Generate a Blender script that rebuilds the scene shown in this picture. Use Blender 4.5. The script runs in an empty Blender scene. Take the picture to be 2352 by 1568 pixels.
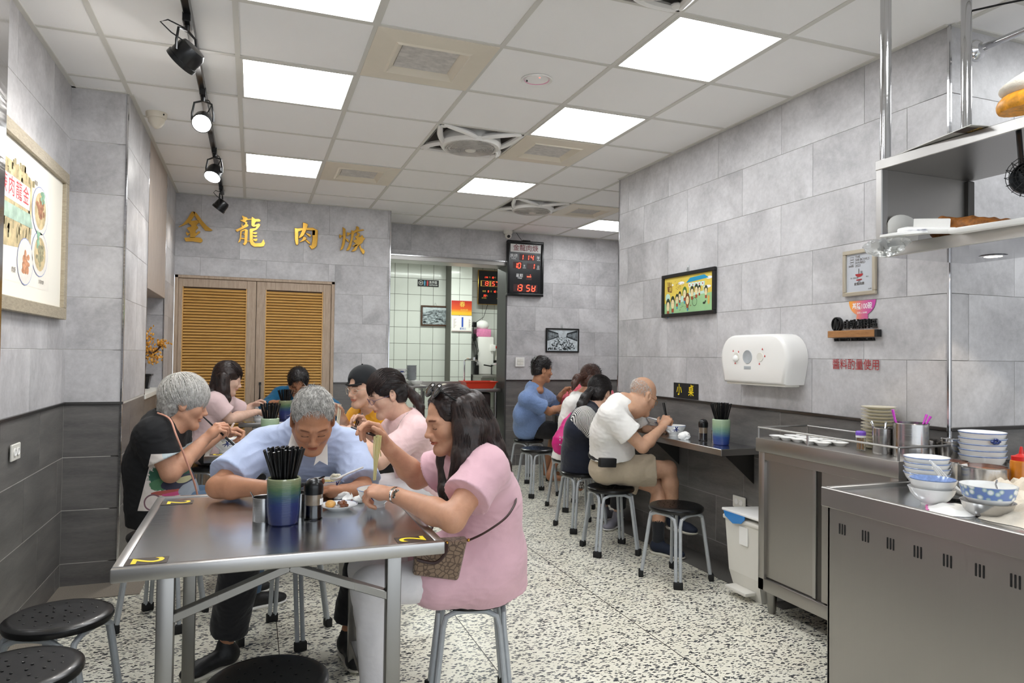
import bpy, bmesh, math, random
import numpy as np
from mathutils import Vector, Matrix, Euler
random.seed(7); np.random.seed(7)
sc = bpy.context.scene
col = sc.collection

# ------------------------------------------------------------------ camera, light, exposure
CAM_Z, FPX, YAW, PIT, ROLL = 1.343, 1598.3, 0.3563, 0.0195, 0.0126
CW = 2352.0
_c, _s = math.cos(YAW), math.sin(YAW)
_r = np.array([_c, -_s, 0.0])
_f = np.array([_s*math.cos(PIT), _c*math.cos(PIT), math.sin(PIT)])
_u = np.cross(_r, _f)
_r, _u = math.cos(ROLL)*_r + math.sin(ROLL)*_u, -math.sin(ROLL)*_r + math.cos(ROLL)*_u
cam_d = bpy.data.cameras.new('camera')
cam_d.sensor_width = 36.0
cam_d.lens = FPX/CW*36.0
cam_d.clip_start = 0.05
cam = bpy.data.objects.new('camera', cam_d)
col.objects.link(cam)
_m = Matrix.Identity(4)
for k in range(3):
    _m[k][0], _m[k][1], _m[k][2] = _r[k], _u[k], -_f[k]
_m[2][3] = CAM_Z
cam.matrix_world = _m
sc.camera = cam

world = bpy.data.worlds.new('street_daylight')
sc.world = world
world.use_nodes = True
world.node_tree.nodes['Background'].inputs[0].default_value = (0.86, 0.93, 1.0, 1)
world.node_tree.nodes['Background'].inputs[1].default_value = 1.15
LAMP = 7.5            # radiance of the ceiling LED panels
sc.view_settings.view_transform = 'Standard'
sc.view_settings.look = 'None'
sc.view_settings.gamma = 1.0
sc.view_settings.use_curve_mapping = False
sc.view_settings.exposure = 0.93

def at(x, y, Y=None, X=None, Z=None):
    """a point of the place seen at a spot of the photograph, at a known depth"""
    d = _f + _r*(x-1176.0)/FPX + _u*(784.0-y)/FPX
    t = Y/d[1] if Y is not None else (X/d[0] if X is not None else (Z-CAM_Z)/d[2])
    return np.array([d[0]*t, d[1]*t, d[2]*t+CAM_Z])

# ------------------------------------------------------------------ materials
def lin(c):
    if isinstance(c, str):
        c = [int(c[i:i+2], 16)/255 for i in (0, 2, 4)]
    return tuple(((v+0.055)/1.055)**2.4 if v > 0.04045 else v/12.92 for v in c)
MAT = {}
class NT:
    def __init__(s, name):
        s.m = bpy.data.materials.new(name); s.m.use_nodes = True
        s.t = s.m.node_tree; s.n = s.t.nodes; s.b = s.n['Principled BSDF']
        MAT[name] = s.m
    def new(s, typ, **kw):
        nd = s.n.new(typ)
        for k, v in kw.items():
            if hasattr(nd, k): setattr(nd, k, v)
            else: nd.inputs[k].default_value = v
        return nd
    def link(s, a, b): s.t.links.new(a, b)
    def coords(s, scale=(1, 1, 1), kind='pos', rnd=0.0):
        if kind == 'pos':
            o = s.new('ShaderNodeNewGeometry').outputs['Position']
        else:
            o = s.new('ShaderNodeTexCoord').outputs['Object']
        if rnd:
            oi = s.new('ShaderNodeObjectInfo')
            mu = s.new('ShaderNodeVectorMath', operation='SCALE'); mu.inputs[0].default_value = (rnd, rnd*1.7, rnd*2.3)
            s.link(oi.outputs['Random'], mu.inputs['Scale'])
            ad = s.new('ShaderNodeVectorMath', operation='ADD')
            s.link(o, ad.inputs[0]); s.link(mu.outputs[0], ad.inputs[1]); o = ad.outputs[0]
        mp = s.new('ShaderNodeVectorMath', operation='MULTIPLY'); mp.inputs[1].default_value = scale
        s.link(o, mp.inputs[0])
        return mp.outputs[0]
    def noise(s, vec, scale, detail=4, rough=0.55, dist=0.0):
        nd = s.new('ShaderNodeTexNoise'); nd.inputs['Scale'].default_value = scale
        nd.inputs['Detail'].default_value = detail; nd.inputs['Roughness'].default_value = rough
        nd.inputs['Distortion'].default_value = dist
        s.link(vec, nd.inputs['Vector']); return nd.outputs['Fac']
    def ramp(s, fac, stops, interp='LINEAR'):
        nd = s.new('ShaderNodeValToRGB'); nd.color_ramp.interpolation = interp
        el = nd.color_ramp.elements
        while len(el) < len(stops): el.new(0.5)
        for e, (p, c) in zip(el, stops):
            e.position = p; e.color = (*c, 1) if len(c) == 3 else c
        s.link(fac, nd.inputs[0]); return nd.outputs[0]
    def mix(s, fac, a, b, mode='MIX'):
        nd = s.new('ShaderNodeMixRGB', blend_type=mode)
        for i, v in ((0, fac), (1, a), (2, b)):
            if isinstance(v, (int, float)): nd.inputs[i].default_value = v
            elif isinstance(v, tuple): nd.inputs[i].default_value = (*v, 1)
            else: s.link(v, nd.inputs[i])
        return nd.outputs[0]
    def math(s, op, a, b=None):
        nd = s.new('ShaderNodeMath', operation=op)
        for i, v in ((0, a), (1, b)):
            if v is None: continue
            if isinstance(v, (int, float)): nd.inputs[i].default_value = v
            else: s.link(v, nd.inputs[i])
        return nd.outputs[0]
    def bump(s, h, strength=0.2, dist=0.01):
        nd = s.new('ShaderNodeBump'); nd.inputs['Strength'].default_value = strength
        nd.inputs['Distance'].default_value = dist
        s.link(h, nd.inputs['Height']); s.link(nd.outputs[0], s.b.inputs['Normal'])
    def base(s, v):
        if isinstance(v, tuple): s.b.inputs['Base Color'].default_value = (*v, 1)
        else: s.link(v, s.b.inputs['Base Color'])
    def set(s, **kw):
        for k, v in kw.items():
            i = s.b.inputs[k.replace('_', ' ')]
            if isinstance(v, (int, float, tuple)): i.default_value = v
            else: s.link(v, i)

def pm(name, c, rough=0.5, metal=0.0, var=0.0, vs=12.0, bump=0.0, bs=60.0, coat=0.0, trans=0.0, ior=1.45, spec=None, sub=0.0, alpha=None, vscale=(1, 1, 1)):
    """a plain painted, moulded or fired surface with a little mottling and relief"""
    s = NT(name); c = lin(c)
    s.set(Roughness=rough, Metallic=metal)
    if var:
        v = s.coords(vscale, 'obj', 3.0)
        f = s.noise(v, vs, 5)
        lo = tuple(x*(1-var) for x in c); hi = tuple(min(1, x*(1+var)) for x in c)
        s.base(s.ramp(f, [(0.3, lo), (0.7, hi)]))
    else: s.base(c)
    if bump:
        s.bump(s.noise(s.coords(vscale, 'obj', 3.0), bs, 4), bump, 0.004)
    if coat: s.set(Coat_Weight=coat, Coat_Roughness=0.08)
    if trans: s.set(Transmission_Weight=trans, IOR=ior)
    if spec is not None: s.set(Specular_IOR_Level=spec)
    if sub: s.set(Subsurface_Weight=sub, Subsurface_Radius=(0.01, 0.004, 0.002), Subsurface_Scale=0.6)
    if alpha is not None: s.set(Alpha=alpha)
    return s.m

def emis(name, c, k):
    s = NT(name); s.base(lin(c) if isinstance(c, str) else c)
    s.set(Emission_Color=(*(lin(c) if isinstance(c, str) else c), 1), Emission_Strength=float(k)); return s.m

def concrete(name, lo, hi, streak=(1, 1, 1), rough=0.42):
    s = NT(name); v = s.coords(streak, 'pos', 9.0)
    f1 = s.noise(v, 2.6, 6, 0.62, 0.4); f2 = s.noise(v, 34, 5, 0.7)
    f = s.math('ADD', s.math('MULTIPLY', f1, 0.72), s.math('MULTIPLY', f2, 0.28))
    s.base(s.ramp(f, [(0.36, lin(lo)), (0.62, lin(hi))]))
    s.set(Roughness=rough); s.bump(f2, 0.05, 0.002)
    return s.m
concrete('light_stone_tile', 'a19fa0', 'cccacb')
concrete('dark_stone_tile', '585655', '75726f', (1.0, 1.0, 5.5), 0.36)
concrete('grout_light', '8d8a88', '9a9794'); concrete('grout_pale', 'bdbab4', 'cbc8c2'); concrete('grout_dark', '9b9994', 'a9a7a2')
pm('wall_core', '8f8c8a', 0.8)
pm('white_tile', 'd9dcd6', 0.22, var=0.03, vs=3, coat=0.3)
pm('white_tile_grout', '6d6c66', 0.85)
pm('ceiling_panel', 'f8f7f6', 0.75, var=0.01, vs=2.5, bump=0.12, bs=320)
pm('ceiling_bar', 'd6d4cd', 0.5)
pm('cream_plastic', 'e3dac9', 0.42, var=0.03, vs=5)
pm('white_plastic', 'eceae6', 0.3, coat=0.15)
pm('offwhite_plastic', 'dedbd2', 0.42, var=0.03, vs=6)
pm('grimy_white', 'cdc8c2', 0.5, var=0.16, vs=22)
pm('black_plastic', '0b0b0c', 0.3, coat=0.12, spec=0.4)
pm('black_matt', '141415', 0.55)
pm('jamb_steel', '4d4c4b', 0.45, 0.5, var=.06, vs=4)
pm('dark_void', '1c1b1a', 0.9)
pm('black_rubber', '111111', 0.75)
pm('grey_paint', 'a9adb0', 0.34, var=0.06, vs=40, coat=0.2)
pm('chrome', 'e6e6e8', 0.07, 1.0)
pm('gold', 'c79a48', 0.24, 1.0, var=0.12, vs=9)
pm('gold_side', '6d4d1c', 0.35, 1.0)
pm('pale_wood_edge', 'b79f86', 0.5)
pm('silver_frame', 'c9c0ae', 0.3, 0.75)
pm('black_frame', '151413', 0.35)
pm('dark_wood', '4a2f1d', 0.45, var=0.2, vs=30)
pm('porcelain', 'eeeeec', 0.12, coat=0.5)
pm('porcelain_blue', '8098c8', 0.15, coat=0.4, var=.2, vs=60)
pm('porcelain_navy', '1c2f6e', 0.2)
pm('cream_plate', 'ddd6bf', 0.25, coat=0.3)
pm('noodle', 'e0d49a', 0.35, sub=0.2)
pm('soup', 'c7b48f', 0.2, var=0.2, vs=60)
pm('meat_brown', '6b3a1d', 0.25, var=0.35, vs=50, bump=0.3, bs=90)
pm('radish', 'd9a45b', 0.3, var=0.15, vs=30)
pm('tissue', 'f2f1ee', 0.85, bump=0.2, bs=50)
pm('clear_glass', 'ffffff', 0.03, trans=1.0, ior=1.45)
pm('soy_glass', '9d8a72', 0.35, var=.15, vs=40)
pm('fan_recess', '8b8782', 0.7)
pm('soy_sauce', '0b0605', 0.08, coat=0.5)
pm('sticker_white', 'efeeea', 0.6)
pm('brown_plastic', '6a3a24', 0.4)
pm('red_plastic', 'cf3416', 0.35, coat=0.2)
pm('red_cap', 'c21a12', 0.3)
pm('sauce_amber', 'c4750f', 0.25, var=0.18, vs=14, coat=0.3)
pm('purple_plastic', '7a55c4', 0.3); pm('magenta_plastic', 'c53ec0', 0.3)
pm('toothpick', 'c69a63', 0.6, var=0.2, vs=200)
pm('blue_film', '2f7fc6', 0.25, coat=0.4)
pm('pink_plastic', 'e78bb6', 0.35, var=0.1, vs=60)
pm('magenta_bag', 'd3257f', 0.38, var=0.1, vs=14, bump=0.4, bs=12)
pm('dirty_cloth', 'dcd3c4', 0.95, var=0.12, vs=14, bump=0.5, bs=220)
pm('pink_trim_cloth', 'e27fb4', 0.95, bump=0.4, bs=200)
pm('paper', 'eceae4', 0.75); pm('paper_grey', 'b9bcc2', 0.5)
pm('chili', '8a4a1c', 0.3, var=0.5, vs=90)
pm('bread_snack', '9a5f24', 0.6, var=0.45, vs=60, bump=0.6, bs=120)
pm('leaf_amber', 'd69a3a', 0.25, var=0.25, vs=30, sub=0.1)
pm('red_pigment', '9e1f22', 0.5); pm('yellow_pigment', 'f0d21a', 0.5); pm('brown_decal', '35271c', 0.4)
pm('white_pigment', 'f0f0f0', 0.5); pm('blue_pigment', '2a4fae', 0.5); pm('deepblue_ink', '22309a', 0.5)
pm('orange_snack', 'e79b28', 0.4, var=0.3, vs=60)
pm('film', 'eef0ef', 0.12, trans=0.85, ior=1.1)
emis('led_panel', (0.955, 0.98, 1.0), LAMP)
emis('lamp_face', (1.0, 0.97, 0.93), 40.0)
emis('small_lamp', (1.0, 0.86, 0.7), 14.0)
emis('led_red', (1.0, 0.035, 0.015), 4.5)
emis('led_off', (0.05, 0.008, 0.008), 0.15)

def steel(name, c='b4b4b3', rough=0.28, stretch=(2, 2, 120), amt=0.05, kind='obj', rvar=0.12):
    s = NT(name); s.base(lin(c)); v = s.coords(stretch, kind)
    f = s.noise(v, 3.0, 5, 0.7)
    r = s.ramp(f, [(0.3, (rough-rvar*.5,)*3), (0.75, (rough+rvar*.6,)*3)])
    s.set(Metallic=1.0, Roughness=r); s.bump(f, amt, 0.001)
    return s.m
steel('steel_top', 'c6c9cc', 0.19, (3, 60, 2), 0.004, rvar=.05)
steel('steel_edge', 'b3b1af', 0.3, (4, 4, 4), 0.0, rvar=.05)
steel('steel_panel', 'aaa7a3', 0.36, (110, 110, 1.2), 0.05, rvar=0.1)
steel('steel_tube', '93918e', 0.3, (20, 20, 2), 0.01, rvar=.06)
steel('steel_matt', 'c6c5c0', 0.55, (4, 4, 4), 0.0, rvar=.05)
steel('steel_pot', 'bcbab8', 0.22, (2, 2, 120), 0.05)
steel('steel_dark', '5c5a58', 0.34, (60, 2, 60), 0.04)
steel('mirror_steel', 'c6c6c8', 0.1, (3, 3, 60), 0.02)

def wood(name, a, b, scale=(1.2, 1.2, 14), rough=0.5):
    s = NT(name); v = s.coords(scale, 'obj', 5.0)
    f = s.noise(v, 5, 6, 0.65, 1.2); f2 = s.noise(v, 60, 3)
    g = s.math('ADD', s.math('MULTIPLY', f, 0.75), s.math('MULTIPLY', f2, 0.25))
    s.base(s.ramp(g, [(0.35, lin(a)), (0.65, lin(b))])); s.set(Roughness=rough); s.bump(f2, 0.08, 0.002)
    return s.m
wood('frame_wood', 'a08a76', 'bfaa94', (14, 14, 1.0)); wood('niche_wood', 'a1948a', 'c0b2a6', (14, 14, 1.0))
wood('slat_wood', 'c4924a', 'e0b46c', (1, 14, 14), 0.38); wood('sign_wood', '8a5d35', 'b17e4c', (2, 2, 22))
wood('weathered_frame', '8f8370', 'b5aa93', (6, 6, 30))

def terrazzo():
    s = NT('terrazzo')
    v0 = s.coords((1, 1, 1))
    warp = s.new('ShaderNodeTexNoise'); warp.inputs['Scale'].default_value = 55; s.link(v0, warp.inputs['Vector'])
    wv = s.new('ShaderNodeVectorMath', operation='SCALE'); wv.inputs['Scale'].default_value = 0.012
    s.link(warp.outputs['Color'], wv.inputs[0])
    ad = s.new('ShaderNodeVectorMath', operation='ADD'); s.link(v0, ad.inputs[0]); s.link(wv.outputs[0], ad.inputs[1])
    base = s.ramp(s.noise(v0, 3, 4), [(0.3, lin('dedac9')), (0.7, lin('ebe8da'))])
    fine = s.new('ShaderNodeTexVoronoi'); fine.inputs['Scale'].default_value = 210; s.link(v0, fine.inputs['Vector'])
    sep = s.new('ShaderNodeSeparateColor'); s.link(fine.outputs['Color'], sep.inputs[0])
    cur = s.mix(s.math('MULTIPLY', s.math('GREATER_THAN', sep.outputs[0], 0.9), 0.22), base, lin('a5a192'))
    for i, (ang, sx, sy, scl, thr, dth, ca, cb) in enumerate((
            (0.3, 1, 2.1, 36, 0.74, 0.34, '23272d', '4d5257'), (1.3, 1, 2.0, 41, 0.76, 0.33, '1e2227', '3d4147'),
            (2.2, 1, 2.2, 48, 0.76, 0.32, '282b2f', '55585a'), (2.8, 1, 1.6, 72, 0.84, 0.32, '3b3e41', '6b6c66'))):
        mp = s.new('ShaderNodeMapping'); mp.inputs['Rotation'].default_value = (0, 0, ang)
        mp.inputs['Scale'].default_value = (sx, sy, 1); mp.inputs['Location'].default_value = (i*3.7, i*1.3, 0)
        s.link(ad.outputs[0], mp.inputs['Vector'])
        vo = s.new('ShaderNodeTexVoronoi', voronoi_dimensions='2D'); vo.inputs['Scale'].default_value = scl; s.link(mp.outputs[0], vo.inputs['Vector'])
        sp = s.new('ShaderNodeSeparateColor'); s.link(vo.outputs['Color'], sp.inputs[0])
        pick = s.math('GREATER_THAN', sp.outputs[0], thr)
        rad = s.math('MULTIPLY', s.math('ADD', sp.outputs[1], 0.45), dth)
        mk = s.math('MULTIPLY', pick, s.math('LESS_THAN', vo.outputs['Distance'], rad))
        chip = s.mix(sp.outputs[2], lin(ca), lin(cb))
        cur = s.mix(mk, cur, chip)
    s.base(cur); s.set(Roughness=0.3, Specular_IOR_Level=0.4)
terrazzo()
def granite():
    s = NT('dark_granite'); v = s.coords((1, 1, 1)); f = s.noise(v, 260, 3, 0.8)
    s.base(s.ramp(f, [(0.4, lin('3c3a38')), (0.65, lin('807d78'))])); s.set(Roughness=0.45)
    s = NT('brown_granite'); v = s.coords((1, 1, 1)); f = s.noise(v, 260, 3, 0.8)
    s.base(s.ramp(f, [(0.35, lin('6b6259')), (0.65, lin('a39a8d'))])); s.set(Roughness=0.45)
granite()
def glaze():
    s = NT('holder_glaze'); v = s.coords((1, 1, 1), 'obj')
    sx = s.new('ShaderNodeSeparateXYZ'); s.link(v, sx.inputs[0])
    wob = s.math('MULTIPLY', s.math('SUBTRACT', s.noise(s.coords((3, 3, 40), 'obj'), 8, 4), 0.5), 0.035)
    z = s.math('ADD', sx.outputs[2], wob)
    s.base(s.ramp(s.math('MULTIPLY', z, 6.0), [(0.0, lin('1b2350')), (0.42, lin('1f2f63')), (0.58, lin('2c4a5c')), (0.74, lin('4d6a4c')), (0.96, lin('8a8f6c'))]))
    s.set(Roughness=0.22, Coat_Weight=0.4); s.bump(s.noise(s.coords((1, 1, 60), 'obj'), 6, 3), 0.25, 0.003)
    s = NT('holder_glaze_green'); v = s.coords((1, 1, 1), 'obj')
    sx = s.new('ShaderNodeSeparateXYZ'); s.link(v, sx.inputs[0])
    wob = s.math('MULTIPLY', s.math('SUBTRACT', s.noise(s.coords((3, 3, 40), 'obj'), 8, 4), 0.5), 0.03)
    s.base(s.ramp(s.math('MULTIPLY', s.math('ADD', sx.outputs[2], wob), 6.0), [(0.0, lin('1e2f72')), (0.3, lin('2b4a86')), (0.55, lin('6f9486')), (0.75, lin('93ac8c')), (1.0, lin('a8bb9d'))]))
    s.set(Roughness=0.25, Coat_Weight=0.4); s.bump(s.noise(s.coords((1, 1, 60), 'obj'), 6, 3), 0.25, 0.003)
glaze()

def fabric(name, c, c2=None, kind='plain', rough=0.9, scale=60, bump=0.16):
    s = NT(name); v = s.coords((1, 1, 1), 'obj')
    f = s.noise(v, scale, 4, 0.6); g = s.noise(v, 7, 5, 0.6, 0.6)
    a = lin(c)
    if kind == 'heather':
        f = s.noise(s.coords((20, 20, 120), 'obj'), 6, 4, 0.8); s.base(s.ramp(f, [(0.38, a), (0.62, lin(c2))]))
    elif kind == 'stripe':
        w = s.new('ShaderNodeTexWave'); w.inputs['Scale'].default_value = scale; w.inputs['Distortion'].default_value = 1.0
        s.link(v, w.inputs['Vector']); s.base(s.ramp(w.outputs['Color'], [(0.45, a), (0.55, lin(c2))]))
    elif kind == 'blob':
        vo = s.new('ShaderNodeTexVoronoi', feature='DISTANCE_TO_EDGE'); vo.inputs['Scale'].default_value = scale; s.link(v, vo.inputs['Vector'])
        s.base(s.ramp(vo.outputs['Distance'], [(0.06, a), (0.11, lin(c2))]))
    else:
        s.base(s.ramp(g, [(0.3, tuple(x*0.93 for x in a)), (0.7, tuple(min(1, x*1.05) for x in a))]))
    s.set(Roughness=rough, Sheen_Weight=0.15)
    h = s.math('ADD', s.math('MULTIPLY', g, 1.0), s.math('MULTIPLY', f, 0.12))
    s.bump(h, bump, 0.02)
    return s.m
# ------------------------------------------------------------------ mesh helpers
class MB:
    def __init__(s): s.v = []; s.f = []; s.mi = []; s.m = 0
    def add(s, vs, fs, M=None):
        o = len(s.v)
        for p in vs:
            p = Vector(p)
            s.v.append(tuple(M @ p) if M is not None else tuple(p))
        for f in fs: s.f.append(tuple(i+o for i in f)); s.mi.append(s.m)
        return s
    def box(s, lo, hi, b=0.0, M=None):
        x0, y0, z0 = [min(a, c) for a, c in zip(lo, hi)]; x1, y1, z1 = [max(a, c) for a, c in zip(lo, hi)]
        b = min(b, (x1-x0)/2.01, (y1-y0)/2.01, (z1-z0)/2.01)
        if b <= 0:
            vs = [(x, y, z) for x in (x0, x1) for y in (y0, y1) for z in (z0, z1)]
            fs = [(0, 1, 3, 2), (4, 6, 7, 5), (0, 4, 5, 1), (2, 3, 7, 6), (0, 2, 6, 4), (1, 5, 7, 3)]
            return s.add(vs, fs, M)
        bm = bmesh.new(); bmesh.ops.create_cube(bm, size=1.0)
        for v in bm.verts: v.co = Vector(((x0+x1)/2+v.co.x*(x1-x0), (y0+y1)/2+v.co.y*(y1-y0), (z0+z1)/2+v.co.z*(z1-z0)))
        bmesh.ops.bevel(bm, geom=bm.edges[:], offset=b, segments=1 if b < 0.004 else 2, profile=0.5, affect='EDGES')
        vs = [v.co.copy() for v in bm.verts]; fs = [[v.index for v in f.verts] for f in bm.faces]; bm.free()
        return s.add(vs, fs, M)
    def cyl(s, a, b, r0, r1=None, n=16, cap=True):
        return s.tube([a, b], [r0, r0 if r1 is None else r1], n, cap)
    def tube(s, pts, r, n=10, cap=True, closed=False):
        pts = [Vector(p) for p in pts]; k = len(pts)
        if isinstance(r, (int, float)): r = [r]*k
        vs = []; up = None
        for i, p in enumerate(pts):
            if closed: t = pts[(i+1) % k]-pts[i-1]
            else: t = pts[min(i+1, k-1)]-pts[max(i-1, 0)]
            t.normalize()
            if up is None:
                up = Vector((0, 0, 1)) if abs(t.z) < 0.9 else Vector((1, 0, 0))
            x = t.cross(up)
            if x.length < 1e-5: x = t.cross(Vector((0.3, 1, 0.2)))
            x.normalize(); y = x.cross(t).normalized(); up = y
            for j in range(n):
                a = 2*math.pi*j/n
                vs.append(p+(x*math.cos(a)+y*math.sin(a))*r[i])
        fs = []
        for i in range(k if closed else k-1):
            for j in range(n):
                i2 = (i+1) % k
                fs.append((i*n+j, i2*n+j, i2*n+(j+1) % n, i*n+(j+1) % n))
        if cap and not closed:
            fs.append(tuple(range(n))); fs.append(tuple((k-1)*n+j for j in range(n-1, -1, -1)))
        return s.add(vs, fs)
    def lathe(s, prof, c=(0, 0, 0), n=28, M=None, cap0=True, cap1=False):
        vs = []; fs = []; k = len(prof)
        for r, z in prof:
            for j in range(n):
                a = 2*math.pi*j/n; vs.append((c[0]+r*math.cos(a), c[1]+r*math.sin(a), c[2]+z))
        for i in range(k-1):
            for j in range(n): fs.append((i*n+j, i*n+(j+1) % n, (i+1)*n+(j+1) % n, (i+1)*n+j))
        if cap0: fs.append(tuple(range(n-1, -1, -1)))
        if cap1: fs.append(tuple((k-1)*n+j for j in range(n)))
        return s.add(vs, fs, M)
    def sphere(s, c, r, n=12, m=8, M=None):
        r = (r, r, r) if isinstance(r, (int, float)) else r
        vs = [(c[0], c[1], c[2]-r[2])]; fs = []
        for i in range(1, m):
            t = math.pi*i/m-math.pi/2
            for j in range(n):
                a = 2*math.pi*j/n; vs.append((c[0]+r[0]*math.cos(t)*math.cos(a), c[1]+r[1]*math.cos(t)*math.sin(a), c[2]+r[2]*math.sin(t)))
        vs.append((c[0], c[1], c[2]+r[2])); L = len(vs)-1
        for j in range(n):
            fs.append((0, 1+(j+1) % n, 1+j)); fs.append((L, L-n+j, L-n+(j+1) % n))
        for i in range(m-2):
            for j in range(n): fs.append((1+i*n+j, 1+i*n+(j+1) % n, 1+(i+1)*n+(j+1) % n, 1+(i+1)*n+j))
        return s.add(vs, fs, M)
    def prism(s, poly, d, M=None, d0=0.0):
        """2-D outline in local xy, extruded along local z from d0 to d"""
        from mathutils.geometry import tessellate_polygon
        n = len(poly); A = sum(poly[i][0]*poly[(i+1) % n][1]-poly[(i+1) % n][0]*poly[i][1] for i in range(n))
        if A < 0: poly = poly[::-1]
        vs = [(x, y, d0) for x, y in poly]+[(x, y, d) for x, y in poly]
        tri = tessellate_polygon([[Vector((x, y, 0)) for x, y in poly]])
        fs = []
        for t in tri:
            a, b, c = t
            cr = (poly[b][0]-poly[a][0])*(poly[c][1]-poly[a][1])-(poly[b][1]-poly[a][1])*(poly[c][0]-poly[a][0])
            if cr < 0: a, b, c = c, b, a
            fs.append((a+n, b+n, c+n)); fs.append((c, b, a))
        for i in range(n): fs.append((i, (i+1) % n, (i+1) % n+n, i+n))
        return s.add(vs, fs, M)
    def disc(s, c, r, n=20, M=None, rx=None):
        vs = [(c[0]+r*math.cos(2*math.pi*j/n), c[1]+(rx or r)*math.sin(2*math.pi*j/n), c[2]) for j in range(n)]
        return s.add(vs, [tuple(range(n))], M)

def _mesh(name, m, mats, org=None, smooth=True, ang=0.6):
    me = bpy.data.meshes.new(name)
    v = m.v if org is None else [(p[0]-org[0], p[1]-org[1], p[2]-org[2]) for p in m.v]
    me.from_pydata(v, [], m.f)
    if isinstance(mats, str): mats = [mats]
    for k in mats: me.materials.append(MAT[k])
    if len(mats) > 1: me.polygons.foreach_set('material_index', m.mi)
    if smooth:
        me.shade_smooth(); me.set_sharp_from_angle(angle=ang)
    me.update()
    return me
def link(name, me, parent=None):
    o = bpy.data.objects.new(name, me); col.objects.link(o)
    if parent is not None: o.parent = parent
    return o
def part(parent, name, m, mats, world=True, smooth=True, ang=0.6, label=None):
    """one part mesh under a thing; world=True: points are given in room coordinates"""
    org = None
    if world:
        o = Vector((0, 0, 0)); p = parent
        while p is not None: o = o+p.location; p = p.parent
        org = o
    q = link(name, _mesh(name, m, mats, org, smooth, ang), parent)
    if label: q['label'] = label
    return q
def tag(o, label=None, cat=None, group=None, kind=None):
    if label: o['label'] = label
    if cat: o['category'] = cat
    if group: o['group'] = group
    if kind: o['kind'] = kind
    return o
def thing(name, label, cat, loc=(0, 0, 0), rz=0.0, group=None):
    o = bpy.data.objects.new(name, None); col.objects.link(o); o.empty_display_size = 0.1
    o.location = tuple(float(a) for a in loc); o.rotation_euler = (0, 0, rz)
    return tag(o, label, cat, group)
def single(name, label, cat, m, mats, loc=(0, 0, 0), group=None, smooth=True, ang=0.6):
    o = link(name, _mesh(name, m, mats, loc, smooth, ang)); o.location = tuple(float(a) for a in loc)
    return tag(o, label, cat, group)
def struct(name, m, mats, smooth=False, label=None):
    o = link(name, _mesh(name, m, mats, None, smooth)); o['kind'] = 'structure'
    if label: o['label'] = label
    return o
def copy_tree(o, parent=None):
    c = o.copy(); col.objects.link(c); c.parent = parent
    for ch in o.children: copy_tree(ch, c)
    return c
def place(proto, used, loc, rz, label, group=None):
    o = proto if not used else copy_tree(proto)
    o.location = tuple(float(a) for a in loc); o.rotation_euler = (0, 0, rz); o['label'] = label
    if group: o['group'] = group
    return o
def frame(o, x, y):
    """4x4 with local x, y axes in room coordinates; z = x cross y"""
    x = Vector(x).normalized(); y = Vector(y); y = (y-x*y.dot(x)).normalized(); z = x.cross(y)
    M = Matrix.Identity(4)
    for k in range(3): M[k][0], M[k][1], M[k][2], M[k][3] = x[k], y[k], z[k], o[k]
    return M
def text(m, body, size, M, depth=0.001, bold=0.0, align='CENTER', sx=1.0, d0=0.0):
    cu = bpy.data.curves.new('lettering', 'FONT'); cu.body = body; cu.size = size
    cu.align_x = align; cu.align_y = 'CENTER'; cu.offset = bold*.3; cu.resolution_u = 3
    ob = bpy.data.objects.new('lettering', cu)
    me = bpy.data.meshes.new_from_object(ob)
    vs = [v.co.copy() for v in me.vertices]; fs = [tuple(p.vertices) for p in me.polygons]
    bpy.data.meshes.remove(me); bpy.data.objects.remove(ob); bpy.data.curves.remove(cu)
    vs2 = [(v.x*sx, v.y, depth) for v in vs]
    if depth-d0 < 0.0021: return m.add(vs2, fs, M)
    n = len(vs2); ed = {}
    for f in fs:
        for a, b in zip(f, f[1:]+f[:1]): ed[(a, b)] = ed.get((a, b), 0)+1
    side = [(a, b) for (a, b) in ed if (b, a) not in ed]
    return m.add(vs2+[(v[0], v[1], d0) for v in vs2], fs+[(b, a, a+n, b+n) for a, b in side], M)

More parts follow.
